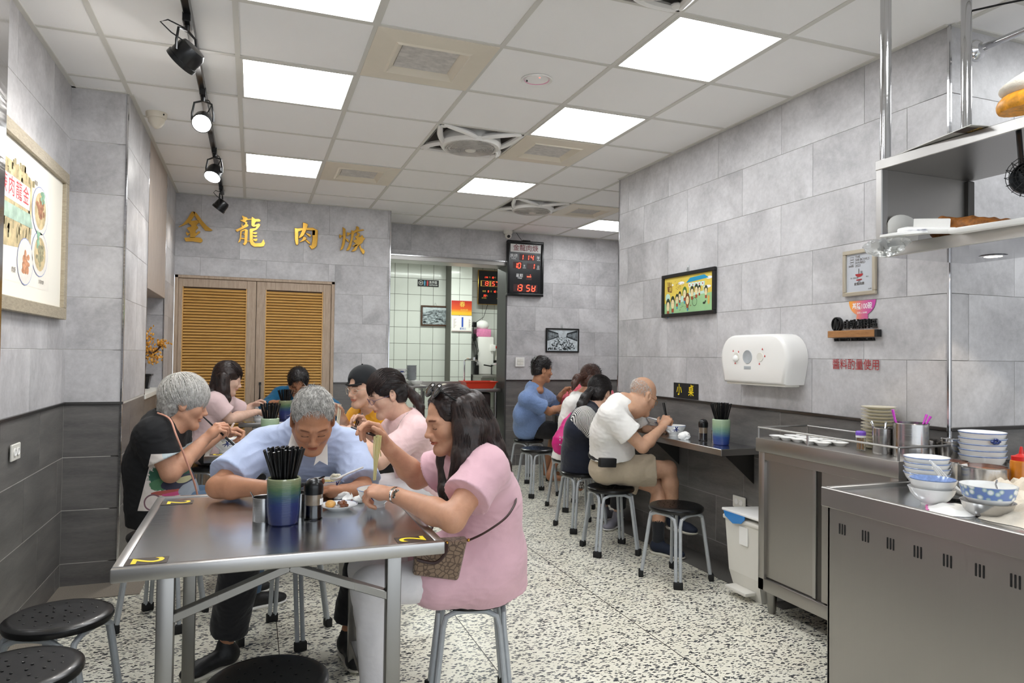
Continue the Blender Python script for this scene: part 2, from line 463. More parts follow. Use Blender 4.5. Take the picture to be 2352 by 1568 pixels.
# ------------------------------------------------------------------ smooth bodies: distance fields turned into one skin
class SDF:
    """smooth union of round cones and ellipsoids, meshed as one continuous surface (surface nets)"""
    def __init__(s, res=0.005, k=0.02): s.res = res; s.k = k; s.p = []
    def cone(s, a, b, ra, rb=None, k=None, op=1):
        s.p.append(('c', np.array(a, float), np.array(b, float), ra, ra if rb is None else rb, s.k if k is None else k, op)); return s
    def chain(s, pts, rs, k=None):
        for i in range(len(pts)-1): s.cone(pts[i], pts[i+1], rs[i], rs[i+1], k)
        return s
    def ell(s, c, r, R=None, k=None, op=1):
        s.p.append(('e', np.array(c, float), np.array(r, float), np.eye(3) if R is None else np.array(R, float), s.k if k is None else k, op)); return s
    def sleeve(s, a, b, ra, rb, k=None):
        """round cone cut square at b (a hem)"""
        s.p.append(('s', np.array(a, float), np.array(b, float), ra, rb, s.k if k is None else k, 1)); return s
    def cut(s, p, n):
        s.p.append(('h', np.array(p, float), np.array(n, float)/np.linalg.norm(n))); return s
    def mesh(s, disp=None):
        h = s.res; lo = np.full(3, 1e9); hi = -lo
        for q in s.p:
            if q[0] == 'h' or q[-1] < 0: continue
            if q[0] == 'e': r = q[2].max(); a = b = q[1]
            else: a, b = q[1], q[2]; r = max(q[3], q[4])
            lo = np.minimum(lo, np.minimum(a, b)-r); hi = np.maximum(hi, np.maximum(a, b)+r)
        lo -= 3*h; hi += 3*h
        n = np.ceil((hi-lo)/h).astype(int)+1
        D = np.full(n, 1.0, np.float32)
        ax = [lo[i]+np.arange(n[i])*h for i in range(3)]
        for q in s.p:
            if q[0] == 'h':
                d = ((ax[0]-q[1][0])*q[2][0])[:, None, None]+((ax[1]-q[1][1])*q[2][1])[None, :, None]+((ax[2]-q[1][2])*q[2][2])[None, None, :]
                np.maximum(D, d.astype(np.float32), out=D); continue
            k = q[-2]; op = q[-1]
            if q[0] == 'e': r = q[2].max(); a = b = q[1]
            else: a, b = q[1], q[2]; r = max(q[3], q[4])
            mg = r+k+2.5*h
            i0 = np.clip(np.floor((np.minimum(a, b)-mg-lo)/h).astype(int), 0, n-1); i1 = np.clip(np.ceil((np.maximum(a, b)+mg-lo)/h).astype(int)+1, 1, n)
            X = ax[0][i0[0]:i1[0]][:, None, None]; Y = ax[1][i0[1]:i1[1]][None, :, None]; Z = ax[2][i0[2]:i1[2]][None, None, :]
            if X.size == 0 or Y.size == 0 or Z.size == 0: continue
            if q[0] == 'e':
                R = q[3]; dx, dy, dz = X-a[0], Y-a[1], Z-a[2]
                u = [(R[0][i]*dx+R[1][i]*dy+R[2][i]*dz) for i in range(3)]
                k0 = np.sqrt((u[0]/q[2][0])**2+(u[1]/q[2][1])**2+(u[2]/q[2][2])**2)
                k1 = np.sqrt((u[0]/q[2][0]**2)**2+(u[1]/q[2][1]**2)**2+(u[2]/q[2][2]**2)**2)
                d = k0*(k0-1.0)/np.maximum(k1, 1e-6)
            else:
                ba = b-a; L2 = max(float(ba@ba), 1e-12); L = math.sqrt(L2)
                px, py, pz = X-a[0], Y-a[1], Z-a[2]
                t0 = (px*ba[0]+py*ba[1]+pz*ba[2])/L2
                t = np.clip(t0, 0, 1)
                d = np.sqrt((px-ba[0]*t)**2+(py-ba[1]*t)**2+(pz-ba[2]*t)**2)-(q[3]+(q[4]-q[3])*t)
                if q[0] == 's': d = np.maximum(d, (t0-1)*L)
            d = d.astype(np.float32)
            S = D[i0[0]:i1[0], i0[1]:i1[1], i0[2]:i1[2]]
            if op > 0:
                if k > 0:
                    hh = np.maximum(k-np.abs(S-d), 0)/k; S[...] = np.minimum(S, d)-hh*hh*k*0.25
                else: np.minimum(S, d, out=S)
            else:
                if k > 0:
                    hh = np.maximum(k-np.abs(S+d), 0)/k; S[...] = np.maximum(S, -d)+hh*hh*k*0.25
                else: np.maximum(S, -d, out=S)
        if disp is not None: D = disp(D, ax)
        return nets(D, lo, h)
def nets(D, lo, h):
    n = D.shape; neg = D < 0
    c = np.zeros((n[0]-1, n[1]-1, n[2]-1), np.int8)
    for i in (0, 1):
        for j in (0, 1):
            for k in (0, 1): c += neg[i:n[0]-1+i, j:n[1]-1+j, k:n[2]-1+k]
    I = np.argwhere((c > 0) & (c < 8))
    idx = np.full(c.shape, -1, np.int64); idx[I[:, 0], I[:, 1], I[:, 2]] = np.arange(len(I))
    cor = {(i, j, k): D[I[:, 0]+i, I[:, 1]+j, I[:, 2]+k] for i in (0, 1) for j in (0, 1) for k in (0, 1)}
    acc = np.zeros((len(I), 3)); cnt = np.zeros(len(I))
    ks = list(cor)
    for a in ks:
        for axn in range(3):
            if a[axn]: continue
            b = list(a); b[axn] = 1; b = tuple(b)
            da, db = cor[a], cor[b]; m = (da < 0) != (db < 0)
            t = np.where(m, da/np.where(np.abs(da-db) < 1e-12, 1, da-db), 0)
            p = np.tile(np.array(a, float), (len(I), 1)); p[:, axn] = t
            acc[m] += p[m]; cnt[m] += 1
    V = (I+acc/np.maximum(cnt, 1)[:, None])*h+lo
    F = []
    for axn in range(3):
        o = [0, 1, 2]; o.remove(axn); u, w = o
        sl0 = [slice(None)]*3; sl1 = [slice(None)]*3; sl0[axn] = slice(0, n[axn]-1); sl1[axn] = slice(1, n[axn])
        A = neg[tuple(sl0)]; B = neg[tuple(sl1)]
        E = np.argwhere(A != B); E = E[(E[:, u] > 0) & (E[:, w] > 0) & (E[:, u] < n[u]-1) & (E[:, w] < n[w]-1)]
        if len(E) == 0: continue
        sgn = A[E[:, 0], E[:, 1], E[:, 2]]
        q = []
        for du, dw in ((0, 0), (-1, 0), (-1, -1), (0, -1)):
            e = E.copy(); e[:, u] += du; e[:, w] += dw; q.append(idx[e[:, 0], e[:, 1], e[:, 2]])
        q = np.stack(q, 1)
        flip = sgn if axn != 1 else ~sgn
        q[~flip] = q[~flip][:, ::-1]
        F.append(q)
    F = np.concatenate(F) if F else np.zeros((0, 4), int)
    return V, F
def vnoise(P, s, seed=0):
    """cheap smooth value noise on points"""
    rs = np.random.RandomState(seed); o = np.zeros(len(P))
    for a in range(5):
        d = rs.normal(size=3); d /= np.linalg.norm(d); e = rs.normal(size=3); e /= np.linalg.norm(e)
        o += np.sin(P@d*s*(1+a*.35)+rs.rand()*6.3+1.3*np.sin(P@e*s*.7+rs.rand()*6))/5
    return o
def np_part(parent, name, V, F, mats, colors=None, world=True, label=None):
    me = bpy.data.meshes.new(name)
    org = np.zeros(3)
    if world:
        p = parent
        while p is not None: org = org+np.array(p.location); p = p.parent
    V = np.asarray(V)-org; F = np.asarray(F)
    k = F.shape[1]
    me.vertices.add(len(V)); me.vertices.foreach_set('co', V.astype(np.float32).ravel())
    me.loops.add(F.size); me.loops.foreach_set('vertex_index', F.astype(np.int32).ravel())
    me.polygons.add(len(F)); me.polygons.foreach_set('loop_start', np.arange(0, F.size, k, dtype=np.int32))
    me.polygons.foreach_set('loop_total', np.full(len(F), k, dtype=np.int32))
    for q in ([mats] if isinstance(mats, str) else mats): me.materials.append(MAT[q])
    me.update(calc_edges=True); me.validate(); me.shade_smooth()
    if colors is not None:
        at_ = me.color_attributes.new('tint', 'FLOAT_COLOR', 'POINT')
        at_.data.foreach_set('color', np.concatenate([colors, np.ones((len(colors), 1))], 1).astype(np.float32).ravel())
    o = link(name, me, parent)
    if label: o['label'] = label
    return o
# ------------------------------------------------------------------ the room
H = 2.843
def minus(rects, hole):
    out = []
    a0, a1, b0, b1 = hole
    for (u0, u1, z0, z1) in rects:
        if a1 <= u0 or a0 >= u1 or b1 <= z0 or b0 >= z1: out.append((u0, u1, z0, z1)); continue
        if a0 > u0: out.append((u0, a0, z0, z1))
        if a1 < u1: out.append((a1, u1, z0, z1))
        m0, m1 = max(u0, a0), min(u1, a1)
        if b0 > z0: out.append((m0, m1, z0, b0))
        if b1 < z1: out.append((m0, m1, b1, z1))
    return [r for r in out if r[1]-r[0] > 0.012 and r[3]-r[2] > 0.012]
TILE = {}
def tile_wall(name, org, u, nrm, width, rows, holes=(), thick=0.10, gap=0.0022, proud=0.002, core='grout_light', label=None, z1=H):
    """rows: (z0, z1, first joint, pitch, material). Every tile is a piece of its own on the wall"""
    u = Vector(u); nrm = Vector(nrm); org = Vector(org)
    m = MB(); full = [(0.0, width, rows[0][0], rows[-1][1])]
    for h in holes: full = minus(full, h)
    for (a, b, c, d) in full:
        vs = []
        for t in (0, -thick):
            for (uu, zz) in ((a, c), (b, c), (b, d), (a, d)): vs.append(org+u*uu+Vector((0, 0, zz))+nrm*t)
        fs = [(0, 1, 2, 3), (7, 6, 5, 4), (0, 4, 5, 1), (1, 5, 6, 2), (2, 6, 7, 3), (3, 7, 4, 0)]
        if u.cross(Vector((0, 0, 1))).dot(nrm) < 0: fs = [f[::-1] for f in fs]
        m.add(vs, fs)
    w = struct(name, m, core, label=label)
    rot = Matrix((u, -nrm, (0, 0, 1))).transposed().to_euler() if True else None
    flip = u.cross(-nrm).dot(Vector((0, 0, 1))) < 0
    if flip: rot = Matrix((-u, -nrm, (0, 0, 1))).transposed().to_euler()
    for (za, zb, ph, pitch, mt) in rows:
        js = [0.0]
        k0 = math.ceil((0.02-ph)/pitch)
        j = ph+k0*pitch
        while j < width-0.02: js.append(j); j += pitch
        js.append(width)
        for a, b in zip(js, js[1:]):
            rr = [(a, b, za, zb)]
            for h in holes: rr = minus(rr, h)
            for (p, q, c, d) in rr:
                gp, pr_ = (0.004, 0.0014) if mt == 'dark_stone_tile' else (gap, proud)
                key = (round(q-p, 3), round(d-c, 3), mt, proud)
                if key not in TILE:
                    t = MB(); hw, hh = (q-p)/2-gp/2, (d-c)/2-gp/2
                    t.box((-hw, -pr_, -hh), (hw, 0.004, hh), 0.0008)
                    TILE[key] = _mesh('tile', t, mt, smooth=False)
                o = link('tile', TILE[key], w)
                o.location = org+u*((p+q)/2)+Vector((0, 0, (c+d)/2)); o.rotation_euler = rot
    return w
L_, D_ = 'light_stone_tile', 'dark_stone_tile'
def rows(pa, pb, pitch=0.5975, da=0.2, db=0.5, top=H, dark=True):
    z = [1.04, 1.343, 1.643, 1.943, 2.243, 2.543, top]
    r = []
    if dark:
        d = [0.0, 0.13, 0.43, 0.73, 1.03]
        for i in range(4): r.append((d[i], d[i+1], da if i % 2 else db, pitch, D_))
        r.append((1.03, 1.04, 0.3, 9.0, D_))
    for i in range(6): r.append((z[i], z[i+1], pa if i % 2 else pb, pitch, L_))
    return r
# floor
m = MB(); m.box((-1.2, -1.6, -0.06), (5.0, 10.7, 0.0)); floor = struct('floor', m, 'terrazzo', label='cream terrazzo floor with dark grey stone chips')
for X in (0.135, 1.0, 1.83):
    m = MB(); m.box((X-0.0018, -1.5, -0.001), (X+0.0018, 7.9, 0.0012)); link('divider_strip', _mesh('divider_strip', m, 'steel_dark', smooth=False), floor)
m = MB(); m.box((-1.2, -14, -0.1), (9, -1.6, -0.04)); m.box((-8, -14, -0.1), (-1.2, -1.6, -0.04)); struct('floor_pavement', m, 'grout_light', label='street pavement outside the open shop front')
m = MB(); m.box((2.68, 3.0, 0.0), (2.9, 5.2, 0.004)); struct('trim_1', m, 'dark_granite', label='dark granite floor border along the right wall')
m = MB(); m.box((-1.0, 4.33, 0.0), (-0.56, 4.59, 0.004)); m.box((-1.0, 2.0, 0.0), (-0.84, 4.33, 0.004)); m.box((-0.71, 4.59, 0.0), (-0.565, 7.28, 0.004)); struct('trim_2', m, 'brown_granite', label='brown granite floor border round the left pier')
# left wall, near pier, projecting pier with niche
tile_wall('wall_left', (-1.0, -1.5, 0), (0, 1, 0), (1, 0, 0), 6.09, rows(0.35, 0.05, da=0.25, db=0.6), label='grey stone-tiled left wall with dark tiled wainscot', core='grout_pale')
tile_wall('wall_left_near', (-0.862, -1.5, 0), (0, 1, 0), (1, 0, 0), 4.5, rows(0.3, 0.0), thick=0.13, core='grout_pale')
m = MB(); m.box((-0.99, 2.9, 0), (-0.856, 3.006, H)); struct('trim_3', m, 'mirror_steel', label='polished steel corner trim at the left edge')
tile_wall('wall_pier', (-1.0, 4.59, 0), (1, 0, 0), (0, -1, 0), 0.29, rows(0.9, 0.9, da=0.9, db=0.9), label='narrow tiled pier facing the tables', core='grout_pale')
NY0, NY1, NZ0, NZ1 = 5.49, 6.54, 1.03, 1.785
tile_wall('wall_pier_side', (-0.71, 4.59, 0), (0, 1, 0), (1, 0, 0), 2.69, rows(0.45, 0.45, da=0.3, db=0.6),
          holes=[(NY0-4.59, NY1-4.59, NZ0, H)], thick=0.05, label='tiled pier side with a display niche', core='grout_pale')
tile_wall('wall_niche_back', (-1.0, NY0, 0), (0, 1, 0), (1, 0, 0), NY1-NY0, [(NZ0, 1.343, 9, 9, L_), (1.343, 1.643, 9, 9, L_), (1.643, NZ1+.02, 9, 9, L_)], thick=0.05)
tile_wall('wall_niche_end', (-1.0, NY1, 0), (1, 0, 0), (0, -1, 0), 0.285, [(NZ0, 1.343, 9, 9, L_), (1.343, 1.643, 9, 9, L_), (1.643, NZ1+.02, 9, 9, L_)], thick=0.05)
tile_wall('wall_niche_start', (-1.0, NY0, 0), (1, 0, 0), (0, 1, 0), 0.285, [(NZ0, 1.343, 9, 9, L_), (1.343, 1.643, 9, 9, L_), (1.643, NZ1+.02, 9, 9, L_)], thick=0.05)
m = MB(); m.box((-1.04, NY0, NZ0-0.03), (-0.70, NY1, NZ0+0.004), 0.002); struct('trim_4', m, 'offwhite_plastic', label='pale stone sill of the display niche')
m = MB(); m.box((-1.04, NY0+.004, NZ1), (-0.707, NY1-.004, H-0.002), 0.002); struct('trim_5', m, 'niche_wood', label='pale wood panel above the display niche')
for i, (x, y, z0, r) in enumerate(((-0.712, 4.588, 0, .007), (-0.712, NY0, NZ0, .006), (-0.712, NY1, NZ0, .006), (1.332, 7.278, 0, .007), (2.898, 2.218, 0, .008), (2.898, 5.205, 0, .007))):
    m = MB(); m.box((x-r, y-r, z0), (x+r, y+r, H), 0.003)
    struct('trim_%d' % (6+i), m, 'mirror_steel', smooth=True, label=('polished steel corner strip on the pier corner', 'polished steel strip on the near niche edge', 'polished steel strip on the far niche edge', 'polished steel strip beside the kitchen opening', 'polished steel strip on the near right wall corner', 'polished steel strip on the far right wall corner')[i])
# back wall with the louvred doors
DX0, DX1, DZ = -0.705, 0.772, 2.066
tile_wall('wall_back', (-0.71, 7.28, 0), (1, 0, 0), (0, -1, 0), 2.04, rows(0.82-.5975, 0.57-.0, da=0.1, db=0.4), holes=[(0.0, DX1+0.71, 0, DZ)], thick=0.12, label='tiled back wall under gold lettering')
m = MB(); m.box((1.2, 7.3, 0), (1.327, 7.95, H)); struct('wall_back_return', m, 'wall_core')
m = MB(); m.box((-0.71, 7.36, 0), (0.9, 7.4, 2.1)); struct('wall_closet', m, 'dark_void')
# far wall with kitchen opening
OX0, OX1, OZ = 1.34, 2.865, 2.475
tile_wall('wall_far', (1.33, 7.95, 0), (1, 0, 0), (0, -1, 0), 3.6, rows(2.157-.5975*3, 0.734-.5975, da=0.2, db=0.5), holes=[(OX0-1.33, 2.885-1.33, 0, OZ)], thick=0.12, label='tiled far wall with the kitchen opening')
m = MB(); m.box((OX1, 7.935, 0), (2.885, 8.25, OZ), 0.004); struct('trim_12', m, 'jamb_steel', label='dark steel jamb of the kitchen opening'); m = MB(); m.box((OX0, 7.94, OZ-0.05), (OX1, 8.25, OZ+0.003), 0.003); struct('trim_16', m, 'steel_panel', label='steel lintel of the kitchen opening')
m = MB(); m.box((OX0, 7.93, OZ-0.006), (2.885, 7.952, OZ+0.012), 0.003); struct('trim_13', m, 'mirror_steel', label='bright steel strip along the lintel of the kitchen opening')
# right wall block
tile_wall('wall_right', (2.9, 2.22, 0), (0, 1, 0), (-1, 0, 0), 2.985, rows(2.68-2.22, 2.433-2.22, 0.5945, da=3.276-2.22-.5945, db=3.0-2.22), thick=0.12, label='grey stone-tiled right wall with dark tiled wainscot')
tile_wall('wall_right_return', (2.9, 2.22, 0), (1, 0, 0), (0, -1, 0), 1.7, rows(0.12, 0.42, da=0.2, db=0.5), thick=0.12, label='tiled wall end facing the service counter')
m = MB(); m.box((3.02, 5.1, 0), (4.9, 5.2, H)); struct('wall_alcove_near', m, 'wall_core')
m = MB(); m.box((4.9, 5.0, 0), (5.0, 8.0, H)); struct('wall_alcove_side', m, 'light_stone_tile')
m = MB(); m.box((4.6, -1.5, 0), (4.7, 2.3, H)); struct('wall_service', m, 'light_stone_tile')
for nm, lo, hi in (('baseboard_left', (-1.0, 2.9, 1.028), (-0.988, 4.59, 1.044)), ('baseboard_pier', (-1.0, 4.576, 1.028), (-0.70, 4.588, 1.044)), ('baseboard_right', (2.886, 2.22, 1.03), (2.9, 5.2, 1.046)), ('baseboard_far', (2.885, 7.936, 1.03), (4.9, 7.95, 1.044)), ('baseboard_back', (0.775, 7.268, 1.03), (1.33, 7.28, 1.044)), ('baseboard_return', (2.9, 2.206, 1.03), (4.5, 2.22, 1.046))):
    m = MB(); m.box(lo, hi, 0.002); struct(nm, m, 'steel_dark')
# white-tiled kitchen behind the opening
def wrows(top): 
    n = int(top/0.25); return [(i*0.25, min((i+1)*0.25, top), 0.05, 0.2, 'white_tile') for i in range(n)]
tile_wall('wall_kitchen', (1.35, 10.5, 0), (1, 0, 0), (0, -1, 0), 2.9, wrows(2.75), core='white_tile_grout', gap=0.006, proud=0.003, label='white square-tiled kitchen wall')
tile_wall('wall_kitchen_column', (2.80, 10.2, 0), (1, 0, 0), (0, -1, 0), 0.335, [(z0, z1, 0.135, 0.2, 'white_tile') for z0, z1, a, b, c in wrows(2.75)], core='white_tile_grout', gap=0.006, thick=0.3, label='white-tiled column in the kitchen')
m = MB(); m.box((1.25, 8.0, 0), (1.35, 10.6, 2.75)); m.box((4.25, 8.0, 0), (4.35, 10.6, 2.75)); struct('wall_kitchen_side', m, 'white_tile')
m = MB(); m.box((1.25, 8.05, 2.75), (4.35, 10.6, 2.8)); struct('ceiling_kitchen', m, 'ceiling_panel')
ka = bpy.data.lights.new('kitchen_tube', 'AREA'); ka.shape = 'RECTANGLE'; ka.size = 1.2; ka.size_y = 0.1; ka.energy = 19; ka.color = (0.93, 1.0, 0.93)
ko = bpy.data.objects.new('kitchen_tube', ka); ko.location = (2.6, 9.3, 2.70); col.objects.link(ko)

# ceiling: bars, a panel in every cell of the grid
GX, GY, GP = -0.7046, 3.1765, 0.605
AREAS = [(-1.0, 2.9, -1.5, 4.59), (-0.71, 2.9, 4.59, 5.2), (-0.71, 4.9, 5.2, 7.28), (1.33, 4.9, 7.28, 7.95), (2.9, 4.6, -1.5, 2.22)]
m = MB()
for (x0, x1, y0, y1) in AREAS: m.box((x0-.05, y0-.05, H+0.22), (x1+.05, y1+.05, H+0.25))
ceiling = struct('ceiling', m, 'dark_void', label='suspended ceiling of square white panels in a metal grid')
FIX = {(1, -1): 'led', (1, 1): 'led', (1, 4): 'led', (4, -1): 'led', (4, 1): 'led', (4, 4): 'led', (7, 6): 'led', (7, 4): 'led', (1, -3): 'led', (4, -4): 'led', (7, -3): 'led',  # last four are unseen added panels; the alcove one brightens the far ceiling
       (2, 0): 'vent', (2, 4): 'vent', (4, 2): 'vent', (6, 5): 'vent', (3, 2): 'fan', (5, 5): 'fan', (3, -2): 'fan'}
bars = MB(); seen = set()
for (x0, x1, y0, y1) in AREAS:
    for i in range(-1, 11):
        X = GX+i*GP
        if x0 <= X <= x1: bars.box((X-.0125, y0, H), (X+.0125, y1, H+0.02))
    for j in range(-8, 9):
        Y = GY+j*GP
        if y0 <= Y <= y1: bars.box((x0, Y-.0125, H+0.0006), (x1, Y+.0125, H+0.02))
    for (a, b) in (((x0, y0), (x1, y0)), ((x0, y1), (x1, y1))):
        pass
link('grid_bars', _mesh('grid_bars', bars, 'ceiling_bar', smooth=False), ceiling)
PAN = {}
for i in range(-1, 10):
    for j in range(-8, 8):
        if (i, j) in FIX: continue
        X0, X1, Y0, Y1 = GX+i*GP, GX+(i+1)*GP, GY+j*GP, GY+(j+1)*GP
        ps = []
        for (x0, x1, y0, y1) in AREAS:
            a, b, c, d = max(X0, x0), min(X1, x1), max(Y0, y0), min(Y1, y1)
            if b-a > 0.012 and d-c > 0.012:
                for k, q in enumerate(ps):
                    if abs(q[0]-a) < 1e-4 and abs(q[1]-b) < 1e-4 and abs(q[3]-c) < 1e-4: ps[k] = (a, b, q[2], d); break
                else: ps.append((a, b, c, d))
        for (a, b, c, d) in ps:
            key = (round(b-a, 3), round(d-c, 3))
            if key not in PAN:
                t = MB(); t.box((-(b-a)/2, -(d-c)/2, 0), ((b-a)/2, (d-c)/2, 0.012)); PAN[key] = _mesh('panel', t, 'ceiling_panel', smooth=False)
            o = link('panel', PAN[key], ceiling); o.location = ((a+b)/2, (c+d)/2, H+0.004+random.uniform(0, .002))
# wall angle trims just under the ceiling
m = MB()
m.box((-1.0, 3.0, H-.002), (-0.975, 4.59, H+.02)); m.box((-1.0, 4.565, H-.002), (-0.71, 4.59, H+.02)); m.box((-0.71, 4.59, H-.002), (-0.685, 7.28, H+.02))
m.box((-0.71, 7.255, H-.002), (1.33, 7.28, H+.02)); m.box((1.33, 7.925, H-.002), (4.9, 7.95, H+.02)); m.box((2.875, 2.22, H-.002), (2.9, 5.2, H+.02)); m.box((2.9, 2.195, H-.002), (4.6, 2.22, H+.02))
struct('trim_14', m, 'ceiling_bar', label='ceiling edge angle round the walls')

# ------------------------------------------------------------------ things in the ceiling
led_where = {(1, -1): 'nearest in the left row, cut by the picture top', (1, 1): 'second nearest in the left row, beside the track lights', (1, 4): 'farthest in the left row, near the gold lettering',
             (4, -1): 'largest one in the right row', (4, 1): 'between the big one and the far fan, right row', (4, 4): 'small one above the far table end of the right row', (7, 6): 'half hidden by the right wall corner, farthest of all'}
def cell(i, j): return (GX+(i+.5)*GP, GY+(j+.5)*GP)
def led(i, j):
    x, y = cell(i, j)
    t = thing('ceiling_light', 'white square LED ceiling panel, '+led_where.get((i, j), {(1, -3): 'added out of view over the shop front, wall-picture side', (4, -4): 'added out of view over the shop front in mid aisle', (7, -3): 'added out of view over the service area behind the counter', (7, 4): 'added fill light round the corner, hidden by the right wall'}.get((i, j))), 'ceiling light', (x, y, H), 0, 'square LED ceiling panels')  # inner table: panels added out of view as extra light
    m = MB(); a, b = 0.292, 0.278
    for lo, hi in (((-a, -a), (a, -b)), ((-a, b), (a, a)), ((-a, -b), (-b, b)), ((b, -b), (a, b))): m.box((*lo, -0.002), (*hi, 0.02))
    part(t, 'frame', m, 'ceiling_bar', False, False)
    m = MB(); m.box((-b, -b, 0.004), (b, b, 0.012)); part(t, 'diffuser', m, 'led_panel', False, False)
vent_where = {(2, 0): 'nearest one, beside the red-lit sensor', (2, 4): 'beside the farthest left LED panel', (4, 2): 'right of the ceiling fan', (6, 5): 'far right, near the wall corner'}
def vent(i, j):
    x, y = cell(i, j)
    t = thing('air_vent', 'cream square ceiling air vent with white slats, '+vent_where[(i, j)], 'air vent', (x, y, H), 0, 'ceiling air vents')
    m = MB(); a, b, c = 0.296, 0.19, 0.145
    q = lambda s, z: [(-s, -s, z), (s, -s, z), (s, s, z), (-s, s, z)]
    vs = q(a, 0.014)+q(a, -0.004)+q(b, -0.010)+q(b-.012, -0.016)+q(c, 0.018)+q(c, 0.05)
    fs = []
    for k in range(5):
        for e in range(4): fs.append((k*4+e, (k+1)*4+e, (k+1)*4+(e+1) % 4, k*4+(e+1) % 4))
    fs = [f[::-1] for f in fs]; fs.append((20, 21, 22, 23))
    m.add(vs, fs); part(t, 'frame', m, 'cream_plastic', False, False)
    me = None
    for k in range(15):
        yy = -0.137+k*0.0196
        if me is None:
            mm = MB(); mm.box((-0.144, -0.0088, -0.0012), (0.144, 0.0088, 0.0012), M=Matrix.Rotation(-0.6, 4, 'X')); me = _mesh('slat', mm, 'grimy_white', smooth=False)
        o = link('slat', me, t); o.location = (0, yy, 0.016)
    m = MB(); m.box((-.145, -.145, .046), (.145, .145, .049)); part(t, 'duct_back', m, 'black_matt', False, False)
def fan(i, j, lab):
    x, y = cell(i, j)
    t = thing('ceiling_fan', lab, 'fan', (x, y, H), 0, 'recessed square ceiling fans')
    m = MB(); a = 0.295
    for lo, hi in (((-a, -a), (a, -a+.01)), ((-a, a-.01), (a, a)), ((-a, -a), (-a+.01, a)), ((a-.01, -a), (a, a))): m.box((*lo, 0.0), (*hi, 0.2))
    m.box((-a, -a, 0.19), (a, a, 0.2)); part(t, 'housing', m, 'fan_recess', False, False)
    # round body with four corner arms
    m = MB(); R = 0.19
    pr = [(R-.012, -0.045), (R+.012, -0.045), (R+.028, -0.02), (R+.022, 0.03), (R, 0.055), (R-.012, 0.05)]
    m.lathe(pr+[pr[0]], n=40, cap0=False)
    part(t, 'body_ring', m, 'white_plastic', False)
    for k in range(4):
        m = MB(); an = math.pi/4+k*math.pi/2
        for sg in (-1, 1):
            pts = []
            for q in range(9):
                f = q/8; rr = 0.205+f*0.195; aa = an+sg*(0.62*(1-f)**1.6+0.05)
                px, py = rr*math.cos(aa), rr*math.sin(aa)
                lim = 0.287; px = max(-lim, min(lim, px)); py = max(-lim, min(lim, py))
                pts.append((px, py, -0.022+0.03*f))
            m.tube(pts, [0.021-0.006*abs(q/8-.4) for q in range(9)], 8)
        m.sphere((0.268*math.cos(an)*1.38, 0.268*math.sin(an)*1.38, 0.004), (0.03, 0.03, 0.012), 10, 6)
        part(t, 'corner_arm', m, 'white_plastic', False)
    m = MB()
    for k in range(13): 
        rr = 0.04+k*0.0118; m.tube([(rr*math.cos(2*math.pi*q/36), rr*math.sin(2*math.pi*q/36), -0.05-0.012*(1-(rr/.19)**2)) for q in range(36)], 0.0019, 4, closed=True)
    for k in range(10):
        an = k*math.pi/5; m.tube([(0.03*math.cos(an), 0.03*math.sin(an), -0.06), (0.185*math.cos(an+.25), 0.185*math.sin(an+.25), -0.046)], 0.002, 4)
    part(t, 'grille', m, 'grimy_white', False)
    m = MB(); m.lathe([(0.001, -0.068), (0.034, -0.066), (0.04, -0.058), (0.04, -0.05)], n=24); part(t, 'hub_cap', m, 'offwhite_plastic', False)
    for k in range(3):
        m = MB(); an = k*2*math.pi/3+.4
        vs = []
        for f in range(6):
            rr = 0.04+f*0.027; w = 0.02+0.05*math.sin(f/5*2.2)
            for sg in (-1, 1): vs.append((rr*math.cos(an)-sg*w*math.sin(an), rr*math.sin(an)+sg*w*math.cos(an), 0.0+sg*0.014))
        fs = [(2*f, 2*f+1, 2*f+3, 2*f+2) for f in range(5)]
        n = len(vs); m.add(vs+[(a, b, c+.003) for a, b, c in vs], fs+[tuple(q+n for q in f[::-1]) for f in fs]); part(t, 'blade', m, 'grimy_white', False)
    m = MB(); m.cyl((0, 0, -0.03), (0, 0, 0.12), 0.055, 0.07, 20); m.box((-0.2, -0.03, .12), (.2, .03, .15), 0.005); m.sphere((0.09, 0.08, 0.09), (0.06, 0.04, 0.05)); part(t, 'motor', m, 'grimy_white', False)
for (i, j), k in FIX.items():
    if k == 'led': led(i, j)
    if k == 'vent': vent(i, j)
fan(3, 2, 'white square ceiling fan with round grille between two cream vents')
fan(5, 5, 'white square ceiling fan, small and far, above the red digital clock')
fan(3, -2, 'white ceiling fan corner cut off by the picture top edge')
t = thing('emergency_light', 'round recessed ceiling sensor glowing red at the centre', 'ceiling sensor', (1.426, 3.495, H))
m = MB(); m.lathe([(0.066, 0.004), (0.078, -0.002), (0.082, -0.004), (0.086, 0.0), (0.086, 0.004)], n=36, cap0=False); part(t, 'bezel', m, 'white_plastic', False)
m = MB(); m.lathe([(0.068, 0.002), (0.05, 0.025), (0.01, 0.03)], n=30, cap0=False, cap1=True); part(t, 'reflector', m, 'pink_plastic', False)
m = MB(); m.sphere((0.005, -0.03, 0.01), 0.006); part(t, 'red_lamp', m, 'led_red', False)
m = MB(); m.sphere((-0.05, 0.02, -0.002), 0.005); part(t, 'test_button', m, 'black_plastic', False)
t = thing('smoke_sensor', 'yellowed dome camera on the ceiling beside the pier', 'security camera', (-0.60, 4.90, H))
m = MB(); m.lathe([(0.062, 0.006), (0.062, -0.012), (0.056, -0.03), (0.05, -0.032)], n=28, cap1=True); part(t, 'base', m, 'cream_plastic', False)
m = MB(); m.lathe([(0.05, -0.03), (0.047, -0.055), (0.03, -0.08), (0.012, -0.092)], n=24, cap1=True); part(t, 'dome', m, 'cream_plastic', False)
m = MB(); m.sphere((0.045, -0.04, -0.012), 0.006); part(t, 'screw', m, 'black_plastic', False)
